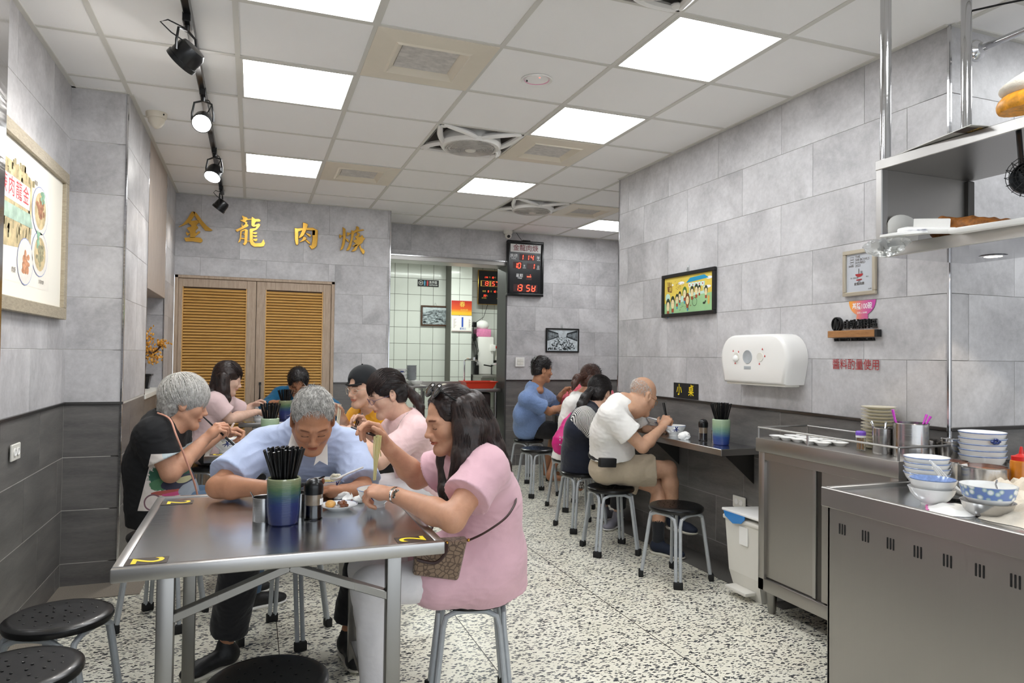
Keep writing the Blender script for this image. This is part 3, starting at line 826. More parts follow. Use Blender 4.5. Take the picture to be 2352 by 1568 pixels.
t = thing('security_camera', 'white ball security camera above the red digital clock', 'security camera', (2.86, 7.87, H))
m = MB(); m.lathe([(0.055, 0.006), (0.055, -0.03), (0.045, -0.04)], n=24, cap1=True); part(t, 'base', m, 'offwhite_plastic', False)
m = MB(); m.sphere((0, -0.01, -0.06), 0.042, 16, 12); part(t, 'ball', m, 'offwhite_plastic', False)
m = MB(); m.sphere((-0.004, -0.036, -0.072), (0.022, 0.02, 0.022)); part(t, 'lens', m, 'black_plastic', False)
# track with four spotlights
m = MB(); m.box((-0.312, 2.2, H-0.034), (-0.278, 7.05, H+0.001), 0.003)
single('track_rail', 'long black lighting rail on the ceiling over the left tables', 'lighting rail', m, 'black_plastic', (-0.295, 4.6, H-.02))
SP = [((-0.298, 3.36), (-0.02, -0.55, -0.55), 0.064, 'nearest, with a looped cord, facing away', False), ((-0.29, 4.28), (-0.05, -0.75, -0.55), 0.05, 'lit and shining straight at the viewer', True),
      ((-0.289, 5.5), (-0.25, -0.5, -0.85), 0.056, 'third along, its lit face turned down', True), ((-0.292, 6.72), (-0.55, 0.1, -0.75), 0.056, 'farthest, nearest to the gold lettering', False)]
for k, ((x, y), d, r, lab, on) in enumerate(SP):
    t = thing('track_spotlight', 'black track spotlight, '+lab, 'spotlight', (x, y, H-0.03), 0, 'black spotlights on the rail')
    d = Vector(d).normalized()
    if k == 0: d = Vector((-0.7, 0.42, -0.7)).normalized(); on = True
    c = Vector((0, 0, -0.17)); s_ = Vector((0, 0, 1)).cross(d); s_.normalize()
    m = MB(); m.box((-0.017, -0.05, -0.035), (0.017, 0.05, 0.006), 0.003); m.cyl((0, 0, -.03), (0, 0, -.06), .012); part(t, 'adapter', m, 'black_plastic', False)
    m = MB()
    for sg in (-1, 1): m.tube([(0, 0, -0.055), Vector((0, 0, -0.07))+s_*sg*r*.9, c+s_*sg*(r+.006)+Vector((0, 0, .04)), c+s_*sg*(r+.006)], 0.006, 6)
    part(t, 'yoke', m, 'black_plastic', False)
    M = frame(c, s_, d.cross(s_))
    if (M @ Vector((0, 0, 1))-c).dot(d) < 0: M = frame(c, -s_, d.cross(s_))
    m = MB(); m.lathe([(r*.35, -0.055), (r*.8, -0.05), (r*.97, -0.03), (r, 0.0), (r, 0.02), (r*1.08, 0.022), (r*1.08, 0.042), (r*.98, 0.044), (r*.94, 0.03)], n=32, M=M); part(t, 'lamp_head', m, 'black_plastic', False)
    m = MB(); m.lathe([(r*.94, 0.032), (r*.5, 0.036), (0.001, 0.037)], n=32, M=M, cap0=False); part(t, 'lens', m, 'lamp_face' if on else 'grimy_white', False)
    m = MB(); p = [Vector((0, 0, -.05)), s_*(r*1.2)+Vector((-.03, 0, -.05)), s_*(r*1.7)+Vector((-.04, 0, -.075)), s_*(r*1.1)+Vector((-.02, 0, -.1)), c-d*.05]
    m.tube(p, 0.003, 5); part(t, 'cord', m, 'black_rubber', False)
    la = bpy.data.lights.new('track_spot_beam', 'SPOT'); la.energy = (11, 12, 20, 5)[k]; la.spot_size = 1.3; la.spot_blend = 0.8; la.shadow_soft_size = 0.04; la.color = (1, .97, .92)
    lo = bpy.data.objects.new('track_spot_beam', la); lo.parent = t; lo.location = c+d*0.06; lo.rotation_euler = d.to_track_quat('-Z', 'Y').to_euler(); col.objects.link(lo)
# ------------------------------------------------------------------ things on the walls
# gold lettering
def zoomed(poly, ox, oy, y, k=9.8):
    out = []
    for (a, b) in poly:
        p = at(ox+a/k, oy+b/k, Y=y); out.append((p[0], p[2]))
    return out
G1 = [[(100, 500), (190, 445), (300, 320), (395, 160), (430, 152), (470, 170), (465, 240), (375, 365), (320, 410), (220, 465), (105, 505)],
      [(430, 152), (470, 165), (520, 205), (560, 260), (640, 370), (740, 480), (865, 575), (830, 590), (700, 585), (640, 510), (560, 400), (530, 360), (465, 240)],
      [(375, 365), (540, 350), (560, 400), (500, 465), (530, 490), (545, 525), (490, 570), (480, 610), (490, 650), (540, 600), (590, 600), (580, 635), (475, 715), (470, 745), (360, 745), (360, 640), (300, 700), (265, 650), (275, 605), (310, 640), (365, 630), (285, 535), (310, 510), (380, 495), (385, 470), (320, 410)],
      [(225, 745), (280, 740), (360, 735), (470, 735), (590, 740), (640, 790), (635, 830), (600, 855), (540, 845), (420, 825), (260, 825)]]
G2 = [[(1525, 245), (1640, 290), (1660, 325), (1750, 320), (1750, 335), (1640, 345), (1590, 400), (1540, 380), (1480, 355), (1550, 330)],
      [(1520, 410), (1545, 480), (1600, 440), (1590, 385), (1650, 385), (1640, 430), (1675, 465), (1660, 490), (1420, 610), (1380, 570), (1520, 500)],
      [(1490, 590), (1520, 600), (1510, 760), (1490, 830), (1440, 858), (1480, 740)], [(1600, 545), (1660, 570), (1640, 860), (1590, 915), (1545, 880), (1580, 850), (1590, 600)],
      [(1490, 590), (1600, 545), (1600, 575), (1520, 610)], [(1510, 640), (1530, 650), (1590, 655), (1590, 680)], [(1505, 740), (1585, 755), (1580, 775), (1505, 775)],
      [(1750, 270), (1830, 325), (1900, 320), (1945, 350), (1930, 380), (1840, 385), (1815, 420), (1810, 460), (1900, 425), (1940, 450), (1920, 490), (1860, 560), (1770, 600), (1770, 760), (1790, 840), (1830, 870), (1960, 865), (2010, 780), (2045, 870), (2020, 930), (1960, 945), (1800, 945), (1730, 900), (1700, 830), (1700, 560), (1720, 540), (1830, 530), (1860, 490), (1780, 500), (1740, 470), (1740, 350)],
      [(1765, 625), (1860, 620), (1870, 645), (1830, 665), (1765, 650)], [(1765, 695), (1860, 690), (1870, 715), (1830, 735), (1765, 715)], [(1765, 775), (1870, 765), (1875, 795), (1840, 825), (1770, 800)], [(1635, 815), (1710, 815), (1710, 830), (1635, 828)]]
G3 = [[(160, 325), (230, 335), (350, 325), (345, 380), (250, 410), (250, 690), (220, 720), (185, 690), (165, 600)],
      [(430, 325), (580, 320), (690, 380), (680, 600), (665, 730), (620, 780), (545, 810), (480, 725), (540, 720), (560, 600), (560, 385), (420, 380)],
      [(345, 205), (400, 210), (465, 245), (450, 310), (420, 400), (370, 500), (330, 535), (250, 570), (262, 520), (320, 400), (345, 320)],
      [(400, 440), (480, 450), (535, 490), (535, 515), (500, 530), (460, 500)], [(360, 510), (440, 545), (420, 590), (370, 620), (260, 655), (330, 590)], [(385, 595), (450, 595), (520, 660), (515, 690), (475, 680)]]
G4 = [[(1170, 465), (1210, 500), (1255, 480), (1250, 500), (1205, 540), (1185, 570), (1165, 530)], [(1245, 305), (1310, 350), (1310, 580), (1290, 700), (1250, 800), (1185, 840), (1225, 720), (1250, 560)],
      [(1340, 425), (1445, 440), (1400, 480), (1340, 520)], [(1305, 560), (1360, 575), (1390, 630), (1380, 655), (1345, 630)],
      [(1440, 380), (1500, 395), (1550, 350), (1545, 295), (1580, 290), (1620, 320), (1610, 370), (1700, 355), (1735, 380), (1640, 400), (1540, 430), (1500, 460), (1470, 600), (1430, 760), (1390, 830), (1320, 840), (1370, 740), (1430, 560)],
      [(1560, 420), (1620, 440), (1640, 470), (1600, 530), (1640, 520), (1680, 480), (1710, 520), (1715, 550), (1755, 560), (1720, 600), (1690, 660), (1640, 700), (1590, 740), (1550, 830), (1500, 855), (1435, 855), (1500, 790), (1530, 720), (1480, 755), (1460, 730), (1540, 680), (1480, 630), (1490, 605), (1560, 580), (1515, 520), (1570, 490)],
      [(1612, 745), (1640, 700), (1660, 770), (1720, 810), (1745, 860), (1725, 915), (1690, 910), (1650, 840)]]
MW = Matrix(((1, 0, 0, 0), (0, 0, -1, 0), (0, 1, 0, 0), (0, 0, 0, 1)))     # local xy -> room xz, z -> -Y
for g, ox, oy, ch, lab in ((G1, 400, 470, 'first', 'gold brush character with a roof-shaped top, nearest the pier'), (G2, 400, 470, 'second', 'gold brush character with many strokes, second from the pier'),
                           (G3, 660, 490, 'third', 'gold brush character shaped like an open box, third from the pier'), (G4, 660, 490, 'fourth', 'gold brush character with slanting strokes, beside the kitchen opening')):
    m = MB()
    for p in g:
        z = zoomed(p, ox, oy, 7.26); m.m = 0; m.prism(z, 0.022, MW @ Matrix.Translation((0, 0, -7.276)), 0.0)
        m.m = 0
    o = single('gold_character', lab, 'wall lettering', m, ['gold'], (z[0][0], 7.276, z[0][1]), 'gold characters on the back wall', ang=0.4)
    bv = o.modifiers.new('soft_edges', 'BEVEL'); bv.width = 0.003; bv.segments = 2; bv.limit_method = 'ANGLE'

# louvred double door
def louvre(n, x0, x1, lab, hx, fl, fr_):
    t = thing('door_%d' % n, lab, None, ((x0+x1)/2, 7.31, 0)); t['kind'] = 'structure'
    fw = 0.08
    m = MB()
    m.box((x0, 7.285, 0.0), (x0+fl, 7.325, DZ-.03), 0.003); part(t, 'stile', m, 'frame_wood'); m = MB(); m.box((x1-fr_, 7.285, 0.0), (x1, 7.325, DZ-.03), 0.003); part(t, 'stile', m, 'frame_wood')
    a, b = x0+fl, x1-fr_
    m = MB(); m.box((a, 7.285, DZ-.03-fw), (b, 7.325, DZ-.03), 0.003); part(t, 'rail', m, 'frame_wood'); m = MB(); m.box((a, 7.285, 0.05), (b, 7.325, 0.2), 0.003); part(t, 'rail', m, 'frame_wood')
    me = None; zz = 0.225; k = 0
    m = MB(); m.box((a, 7.288, 0.2), (a+.008, 7.32, DZ-.03-fw)); m.box((b-.008, 7.288, 0.2), (b, 7.32, DZ-.03-fw)); part(t, 'bead', m, 'slat_wood')
    while zz < DZ-.03-fw-0.012:
        if me is None:
            mm = MB(); mm.box((-(b-a)/2+.008, -0.0165, -0.004), ((b-a)/2-.008, 0.0165, 0.004), 0.0015, Matrix.Rotation(0.72, 4, 'X')); me = _mesh('slat', mm, 'slat_wood', smooth=False)
        o = link('slat', me, t); o.location = ((a+b)/2-(x0+x1)/2, -0.006, zz); zz += 0.028; k += 1
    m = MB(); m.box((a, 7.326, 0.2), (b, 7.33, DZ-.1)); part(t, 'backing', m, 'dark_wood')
    if hx:
        m = MB(); m.box((hx-.011, 7.277, 1.015), (hx+.011, 7.286, 1.045), 0.002); m.box((hx-.011, 7.277, 0.86), (hx+.011, 7.286, 0.89), 0.002); m.tube([(hx, 7.278, 1.03), (hx, 7.262, 1.01), (hx, 7.258, 0.95), (hx, 7.262, 0.895), (hx, 7.278, 0.875)], 0.006, 8)
        part(t, 'handle', m, 'black_plastic')
louvre(1, -0.672, 0.021, 'left leaf of the pale wooden louvred door', None, .035, .085)
louvre(2, 0.025, 0.738, 'right leaf of the pale wooden louvred door with black handle', 0.072, .085, .08)
m = MB(); m.box((DX0, 7.272, 0), (DX0+.032, 7.33, DZ), 0.003); m.box((DX1-.032, 7.272, 0), (DX1, 7.33, DZ), 0.003); m.box((DX0, 7.272, DZ-.028), (DX1, 7.33, DZ), 0.003)
struct('trim_15', m, 'frame_wood', label='pale wooden frame round the louvred doors')

def picture(name, lab, cat, org, ux, w, h, fw, fd, mat_f, nrm, mat_in='paper', group=None):
    """framed flat picture; org = lower-left corner on the wall"""
    t = thing(name, lab, cat, org, 0, group); ux = Vector(ux); n = Vector(nrm)
    M = frame(Vector((0, 0, 0)), ux, (0, 0, 1))
    sg = 1 if (M.to_3x3() @ Vector((0, 0, 1))).dot(n) > 0 else -1
    def bx(m, a, b, c, d, z0, z1, bev=0.0): m.box((a, c, sg*z0), (b, d, sg*z1), bev, M)
    for (a, b, c, d) in ((0, w, 0, fw), (0, w, h-fw, h), (0, fw, fw, h-fw), (w-fw, w, fw, h-fw)):
        m = MB(); bx(m, a, b, c, d, 0.002, fd, 0.003); part(t, 'frame_side', m, mat_f, False)
    m = MB(); bx(m, fw, w-fw, fw, h-fw, 0.002, fd*.45); part(t, 'picture', m, mat_in, False, False)
    Mp = M @ Matrix.Translation((0, 0, sg*(fd*.45+.0006)))
    if sg < 0: Mp = Mp @ Matrix.Diagonal((1, 1, -1, 1))
    return t, Mp
def flat(m, poly, M, dz=0.0): m.add([(x, y, dz) for x, y in poly], [tuple(range(len(poly)))], M)
def ellipse(cx, cy, rx, ry, n=20, a0=0.0, a1=2*math.pi): return [(cx+rx*math.cos(a0+(a1-a0)*k/n), cy+ry*math.sin(a0+(a1-a0)*k/n)) for k in range(n if a1-a0 > 6.2 else n+1)]

# big watercolour on the left wall
pm('ink_green', '8fb79a', 0.7, var=0.3, vs=40); pm('ink_wash', 'cdb98f', 0.8, var=0.35, vs=18); pm('ink_wash2', 'a99c78', 0.8, var=0.4, vs=26); pm('mat_board', 'f4efe2', 0.6)
pm('ink_food', 'a9775a', 0.7, var=0.45, vs=45); pm('ink_food2', 'c98f6a', 0.7, var=0.5, vs=45); pm('ink_food3', '9c9676', 0.7, var=0.5, vs=50); pm('ink_dish', 'e9e3da', 0.6, var=0.05, vs=20)
pm('ink_red', 'd2444b', 0.6); pm('ink_blue', '8b97c2', 0.6); pm('ink_paper', 'f3ece0', 0.6, var=0.05, vs=8); pm('ink_awning', 'a9c0ae', 0.7, var=0.25, vs=20); pm('ink_dark', '4b4034', 0.7)
t, M = picture('framed_watercolour', 'large framed watercolour of the shop front and noodle bowls on left wall', 'picture', (-0.997, 3.08, 1.505), (0, 1, 0), 1.35, 0.80, 0.062, 0.035, 'weathered_frame', (1, 0, 0), 'mat_board')
# local x runs along +Y (into the room); seen from the room the picture reads right to left
A = MB(); flat(A, [(0.2, .13), (1.06, .13), (1.06, .655), (.2, .655)], M); part(t, 'paper_sheet', A, 'ink_paper', False, False)
M = M @ Matrix.Translation((0, 0, .0006))
rs = random.Random(3)
A = MB(); flat(A, [(.2, .26), (.74, .30), (.74, .62), (.6, .645), (.2, .64)], M); part(t, 'painted_facade', A, 'ink_wash', False, False)
A = MB()
for k in range(26):
    x = rs.uniform(.26, .76); y = rs.uniform(.56, .64); flat(A, [(x, y), (x+.02, y), (x+.02, y+.03), (x, y+.03)], M, .0004)
for k in range(40):
    x = rs.uniform(.26, .76); y = rs.uniform(.30, .44); w = rs.uniform(.008, .02); flat(A, [(x, y), (x+w, y), (x+w, y+rs.uniform(.03, .07)), (x, y+.04)], M, .0004)
part(t, 'painted_strokes', A, 'ink_wash2', False, False)
A = MB(); flat(A, [(.2, .455), (.72, .462), (.76, .40), (.2, .39)], M, .0006); part(t, 'painted_awning', A, 'ink_awning', False, False)
A = MB(); flat(A, [(.26, .475), (.705, .475), (.705, .58), (.26, .58)], M, .0008); part(t, 'painted_signboard', A, 'paper', False, False)
A = MB()
Mt = M @ Matrix.Translation((0, 0, .0014))
for k, ch in enumerate('金龍肉焿'): text(A, ch, 0.088, Mt @ Matrix.Translation((.645-.1*k, .528, 0)), 0, 0.001)
part(t, 'painted_characters', A, 'ink_red', False, False)
for (x, y, rx, ry, mt, gx) in ((.875, .505, .13, .114, 'ink_food', .03), (.885, .298, .132, .106, 'ink_food3', -.03), (.66, .235, .115, .104, 'ink_food2', None)):
    A = MB(); flat(A, ellipse(x, y, rx+.004, ry+.004), M, .001); part(t, 'painted_rim', A, 'ink_blue', False, False)
    A = MB(); flat(A, ellipse(x, y, rx, ry), M, .0013); part(t, 'painted_dish', A, 'ink_dish', False, False)
    A = MB(); flat(A, ellipse(x, y, rx*.72, ry*.78), M, .0016); part(t, 'painted_soup', A, 'ink_dish' if gx is None else 'ink_wash', False, False)
    A = MB()
    for k in range(16):
        a = rs.uniform(0, 6.28); r = rs.uniform(0, .5); flat(A, [(x+rx*r*math.cos(a)+p, y+ry*r*math.sin(a)+q) for p, q in ellipse(0, 0, rs.uniform(.015, .035), rs.uniform(.01, .022), 8)], M, .0019+k*2e-5)
    part(t, 'painted_food', A, mt, False, False)
    if gx is not None:
        A = MB()
        for k in range(12): flat(A, ellipse(x+gx+rs.uniform(-.03, .03), y+.06+rs.uniform(-.03, .04), .014, .01, 7), M, .0024+k*2e-5)
        part(t, 'painted_herbs', A, 'ink_green', False, False)
A = MB(); text(A, '肉焿', .028, M @ Matrix.Translation((.5, .18, .0005)), 0); text(A, '沙茶肉焿', .022, M @ Matrix.Translation((.92, .165, .0005)), 0); text(A, '豬腳', .024, M @ Matrix.Translation((.80, .625, .0005)), 0); part(t, 'caption', A, 'ink_dark', False, False)

def outlet(lab, org, ux, nrm, kind):
    t = thing('wall_outlet' if kind == 'outlet' else 'wall_switch', lab, 'outlet' if kind == 'outlet' else 'switch', org); M = frame(Vector((0, 0, 0)), ux, (0, 0, 1))
    sg = 1 if (M.to_3x3() @ Vector((0, 0, 1))).dot(Vector(nrm)) > 0 else -1
    def bx(nm, a, b, c, d, z0, z1, mt, bev=.003): m = MB(); m.box((a, c, sg*z0), (b, d, sg*z1), bev, M); part(t, nm, m, mt, False)
    bx('plate', -.06, .06, -.037, .037, 0.002, .012, 'offwhite_plastic') if kind == 'outlet' else bx('plate', -.06, .06, -.058, .058, 0.002, .012, 'white_plastic')
    if kind == 'outlet':
        for x in (-.022, .022):
            m = MB(); m.lathe([(.019, .008), (.019, .015), (.014, .016), (.013, .0135)], n=20, M=M @ Matrix.Translation((x, 0, 0)) @ Matrix.Diagonal((1, 1, sg, 1)), cap1=True); part(t, 'socket', m, 'white_plastic', False)
    else:
        for x in (-.021, .021):
            for z in (-.019, .019): bx('rocker', x-.019, x+.019, z-.0165, z+.0165, .011, .017, 'offwhite_plastic', .002)
outlet('white twin wall outlet on the dark tiles at far left', (-0.995, 3.70, 0.882), (0, 1, 0), (1, 0, 0), 'outlet')
outlet('white twin wall outlet above the white bin', (2.895, 3.62, 0.435), (0, 1, 0), (-1, 0, 0), 'outlet')
outlet('white four-gang light switch left of the man in blue', (3.062, 7.945, 1.26), (1, 0, 0), (0, -1, 0), 'switch')

# bonsai in the niche
t = thing('bonsai', 'small golden-leaved ornamental tree in dark pot in the niche', 'ornamental tree', (-0.83, 6.34, NZ0+.004))
m = MB()
q = lambda s, z: [(-s, -s, z), (s, -s, z), (s, s, z), (-s, s, z)]
vs = q(.045, 0)+q(.04, .012)+q(.055, .10)+q(.066, .105)+q(.066, .118)+q(.05, .118)+q(.046, .1); fs = [(3, 2, 1, 0)]
for k in range(6):
    for e in range(4): fs.append((k*4+e, k*4+(e+1) % 4, (k+1)*4+(e+1) % 4, (k+1)*4+e))
fs.append((24, 25, 26, 27)); m.add(vs, fs); part(t, 'pot', m, 'black_plastic', False)
BR = [[(0, 0, .1), (.01, .01, .2), (-.02, .0, .28), (.02, 0, .4), (-.01, 0, .5)], [(0, 0, .24), (.07, .01, .28), (.13, .02, .36)], [(0, 0, .26), (.04, -.04, .3), (.09, -.05, .27)], [(0, 0, .3), (-.06, 0, .36), (-.1, 0, .4)]]
m = MB()
for b in BR: m.tube(b, [.012, .01, .008, .006, .004][:len(b)], 6)
part(t, 'trunk', m, 'dark_wood', False)
m = MB(); rs = random.Random(5)
for c, r, n in (((-.02, 0, .46), .075, 70), ((.01, 0, .38), .07, 60), ((.13, .02, .37), .05, 45), ((.09, -.05, .25), .055, 50), ((.03, -.02, .31), .06, 45), ((-.1, 0, .4), .05, 40), ((-.02, 0, .58), .025, 12)):
    for k in range(n):
        p = Vector((rs.gauss(0, .5), rs.gauss(0, .5), rs.gauss(0, .45)))*r+Vector(c)
        s = rs.uniform(.010, .017); R = Euler((rs.uniform(0, 6), rs.uniform(0, 6), rs.uniform(0, 6))).to_matrix().to_4x4()
        m.sphere((0, 0, 0), (s, s*.7, s*.35), 5, 4, Matrix.Translation(p) @ R)
o = part(t, 'foliage', m, 'leaf_amber', False); o['kind'] = 'stuff'

# 7-segment figures
SEG = {'0': 'abcdef', '1': 'bc', '2': 'abged', '3': 'abgcd', '4': 'fgbc', '5': 'afgcd', '6': 'afgedc', '7': 'abc', '8': 'abcdefg', '9': 'abcdfg', 'H': 'fbegc', 'o': 'gcde'}
def seg(m, ch, x, y, w, h, M, th=None, sl=0.12):
    th = th or h*.12
    P = {'a': ((0, h), (w, h)), 'b': ((w, h), (w, h/2)), 'c': ((w, h/2), (w, 0)), 'd': ((0, 0), (w, 0)), 'e': ((0, h/2), (0, 0)), 'f': ((0, h), (0, h/2)), 'g': ((0, h/2), (w, h/2))}
    for s in SEG[ch]:
        (x0, y0), (x1, y1) = P[s]; dx, dy = x1-x0, y1-y0; L = math.hypot(dx, dy); dx /= L; dy /= L; g = th*.35
        a = [(x0+dx*g, y0+dy*g), (x0+dx*(g+th*.5)-dy*th*.5, y0+dy*(g+th*.5)+dx*th*.5), (x1-dx*(g+th*.5)-dy*th*.5, y1-dy*(g+th*.5)+dx*th*.5), (x1-dx*g, y1-dy*g), (x1-dx*(g+th*.5)+dy*th*.5, y1-dy*(g+th*.5)-dx*th*.5), (x0+dx*(g+th*.5)+dy*th*.5, y0+dy*(g+th*.5)-dx*th*.5)]
        flat(m, [(x+p+q*sl, y+q) for p, q in a][::-1], M)
pm('clock_face', '16171b', 0.22); pm('panel_white', 'd8d6d4', 0.4); pm('panel_maroon', '7a2b33', 0.5); pm('dim_red', '3a1416', 0.4)
# large red LED calendar clock
t = thing('digital_clock', 'tall black digital calendar clock with red figures on far wall', 'clock', (2.865, 7.945, 2.062))
cw, chh = 0.475, 0.675; MC = frame(Vector((0, 0, 0)), (1, 0, 0), (0, 0, 1))      # z towards -Y
for (a, b, c, d) in ((0, cw, 0, .035), (0, cw, chh-.035, chh), (0, .03, .035, chh-.035), (cw-.03, cw, .035, chh-.035)):
    m = MB(); m.box((a, c, .0), (b, d, .062), .006, MC); part(t, 'frame_side', m, 'black_plastic', False)
m = MB(); m.box((.03, .035, 0), (cw-.03, chh-.035, .048), 0, MC); part(t, 'face', m, 'clock_face', False, False)
m = MB(); m.box((.04, .535, .047), (cw-.04, .632, .051), 0, MC); part(t, 'name_plate', m, 'panel_white', False, False)
m = MB(); text(m, '金龍肉焿', .083, MC @ Matrix.Translation((cw/2, .584, .052)), 0, .002); part(t, 'name', m, 'panel_maroon', False, False)
m = MB(); T = lambda s, z, x, y, b=.001: text(m, s, z, MC @ Matrix.Translation((x, y, .0492)), 0, b)
T('民國', .048, .085, .485); T('R.O.C.', .022, .085, .453); T('年', .044, .405, .475); T('YEAR', .019, .408, .448); T('月', .03, .222, .368); T('MON', .017, .222, .345); T('日', .036, .405, .365); T('DAY', .02, .405, .34)
T('星期', .046, .16, .248); T('WEEK', .022, .165, .218); part(t, 'captions', m, 'white_pigment', False, False)
m = MB()
for (a, b, c, d) in ((.155, .365, .435, .515), (.075, .195, .335, .415), (.26, .375, .335, .405), (.245, .32, .2, .27), (.085, .395, .055, .145)): m.box((a, c, .0475), (b, d, .0488), 0, MC)
part(t, 'figure_windows', m, 'dim_red', False, False)
m = MB(); ML = MC @ Matrix.Translation((0, 0, .0500))
MLf = ML
for ch, x in (('1', .17), ('1', .245), ('4', .305)): seg(m, ch, x, .445, .03, .06, MLf)
for ch, x in (('1', .085), ('0', .135), ('1', .315)): seg(m, ch, x, .34, .034, .062, MLf)
flat(m, [(.258, .236), (.312, .236), (.312, .246), (.258, .246)][::-1], MLf); flat(m, [(.3, .26), (.306, .26), (.306, .266), (.3, .266)][::-1], MLf)
for ch, x in (('1', .10), ('3', .15), ('5', .25), ('8', .32)):
    s_ = 'fbegdc' if ch == '8' else None
    if s_: SEG['Q'] = s_; ch = 'Q'
    seg(m, ch, x, .065, .04, .072, MLf)
part(t, 'figures', m, 'led_red', False, False)
m = MB(); m.tube([(.2, chh+.0, .03), (.16, chh+.05, .02), (.13, chh+.1, .01)], .003, 5); m.v = [tuple(MC @ Vector(v)) for v in m.v]; part(t, 'cord', m, 'black_rubber', False)
m = MB(); m.box((.2, chh, .01), (.3, chh+.012, .05), .003, MC); part(t, 'top_cap', m, 'black_plastic', False)

pm('photo_grey', '8b9498', 0.35, var=0.75, vs=34); pm('photo_pale', 'c3ccd0', 0.35, var=0.2, vs=30); pm('photo_dark', '2b3134', 0.35, var=0.5, vs=40)
def hook(t, x, z, nrm=(0, -1, 0), M=None):
    m = MB(); m.box((x-.014, z, 0.002), (x+.014, z+.045, .004), .001, M); part(t, 'adhesive_hook', m, 'film', False)
    m = MB(); m.tube([M @ Vector((x, z+.03, .004)), M @ Vector((x, z+.015, .012)), M @ Vector((x, z+.002, .01))], .003, 6); part(t, 'hook', m, 'steel_tube', False)
t, M = picture('framed_street_photo', 'black-framed black-and-white street photograph on far wall', 'picture', (3.40, 7.947, 1.385), (1, 0, 0), 0.455, 0.30, 0.018, 0.022, 'black_frame', (0, -1, 0), 'photo_pale')
rs = random.Random(2); A = MB(); B = MB()
for k in range(210):
    y = rs.uniform(.03, .19); x = .228+rs.uniform(-1, 1)*(.03+.17*(1-(y-.03)/.22)); s = .012*(1.15-y*4)
    flat(A if k % 3 else B, [(x+p, y+q) for p, q in ellipse(0, 0, s*rs.uniform(.5, 1.1), s*rs.uniform(.5, 1.2), 6, rs.uniform(0, 2), rs.uniform(8, 8.2))][:6], M, .0003+k*2e-6)
for sg in (-1, 1):
    flat(A, [(.228+sg*.205, .28), (.228+sg*.06, .24), (.228+sg*.05, .19), (.228+sg*.205, .14)], M)
    for k in range(9): x = .228+sg*(.07+k*.015); flat(B, [(x, .2-.05*k/9+.0), (x+.009, .2-.05*k/9), (x+.009, .225+.03*k/9), (x, .225+.03*k/9)], M, .0004)
part(t, 'photo_shadows', A, 'photo_dark', False, False); part(t, 'photo_midtones', B, 'photo_grey', False, False)
hook(t, .22, .302, M=frame(Vector((0, 0, 0)), (1, 0, 0), (0, 0, 1)))

# cartoon print on the right wall (plain figures)
pm('toon_sky', 'e3c958', 0.3, var=0.1, vs=4); pm('toon_grass', '9cc792', 0.3, var=0.12, vs=4); pm('toon_skin', 'e9d6a6', 0.4); pm('toon_hair', '2c3a2a', 0.4); pm('toon_hair2', '4f7a3a', 0.4); pm('toon_brown', '7a4a22', 0.4); pm('toon_blue', '1d93bf', 0.35); pm('toon_cart', 'bfe0cf', 0.4); pm('toon_cloth', 'a2502e', 0.4); pm('toon_ochre', 'd9b25c', .4)
t, M = picture('framed_cartoon', 'black-framed cartoon print of a food cart with people on right wall', 'picture', (2.897, 4.51, 1.637), (0, -1, 0), 0.64, 0.315, 0.026, 0.025, 'black_frame', (-1, 0, 0), 'toon_sky')
def lay(nm, polys, mt, z=0.0):
    A = MB()
    for k, p in enumerate(polys): flat(A, p, M, z+k*1e-5)
    part(t, nm, A, mt, False, False)
lay('printed_ground', [[(.027, .027), (.613, .027), (.613, .15), (.45, .14), (.2, .125), (.027, .10)]], 'toon_grass', .0002)
lay('printed_clouds', [ellipse(.24, .24, .04, .011), ellipse(.57, .25, .035, .01), ellipse(.55, .19, .04, .01), ellipse(.12, .235, .025, .008)], 'white_pigment', .0003)
lay('printed_sun', [ellipse(.07, .145, .03, .03)], 'toon_cart', .0003)
lay('printed_cart', [[(.30, .16), (.53, .165), (.53, .145), (.30, .135)], [(.22, .145), (.32, .15), (.32, .11), (.22, .10)], [(.33, .232), (.52, .23), (.52, .20), (.33, .205)], [(.34, .20), (.348, .20), (.348, .15), (.34, .15)], [(.50, .20), (.508, .20), (.508, .15), (.50, .15)]], 'toon_cart', .0004)
lay('printed_awning', [[(.35, .268), (.515, .275), (.565, .25), (.30, .235)]], 'toon_blue', .0006)
lay('printed_lanterns', [ellipse(.345+.038*k, .215, .013, .016, 12) for k in range(5)], 'white_pigment', .0007)
lay('printed_lantern_marks', [ellipse(.345+.038*k, .216, .006, .009, 8) for k in range(5)], 'toon_cloth', .0009)
PE = [(.075, .085, 1.3, 0), (.135, .10, 1.3, 0), (.19, .125, 1.0, 0), (.225, .145, .9, 0), (.285, .165, 1.1, 1), (.32, .115, 1.15, 2), (.375, .165, 1.05, 0), (.425, .175, 1.05, 0), (.46, .175, .8, 0), (.535, .16, .95, 0)]
lay('printed_hair', [ellipse(x, y+.008*s, .0205*s, .034*s) for x, y, s, h in PE if h == 0], 'toon_hair', .001)
lay('printed_green_hair', [ellipse(x, y+.006*s, .024*s, .036*s) for x, y, s, h in PE if h == 1], 'toon_hair2', .001)
lay('printed_brown_hair', [ellipse(x, y, .024*s, .042*s) for x, y, s, h in PE if h == 2], 'toon_brown', .001)
lay('printed_faces', [ellipse(x, y-.004*s, .016*s, .026*s) for x, y, s, h in PE], 'toon_skin', .0013)
lay('printed_eyes', [ellipse(x+sg*.006*s, y, .0016, .0028, 6) for x, y, s, h in PE for sg in (-1, 1)], 'toon_hair', .0016)
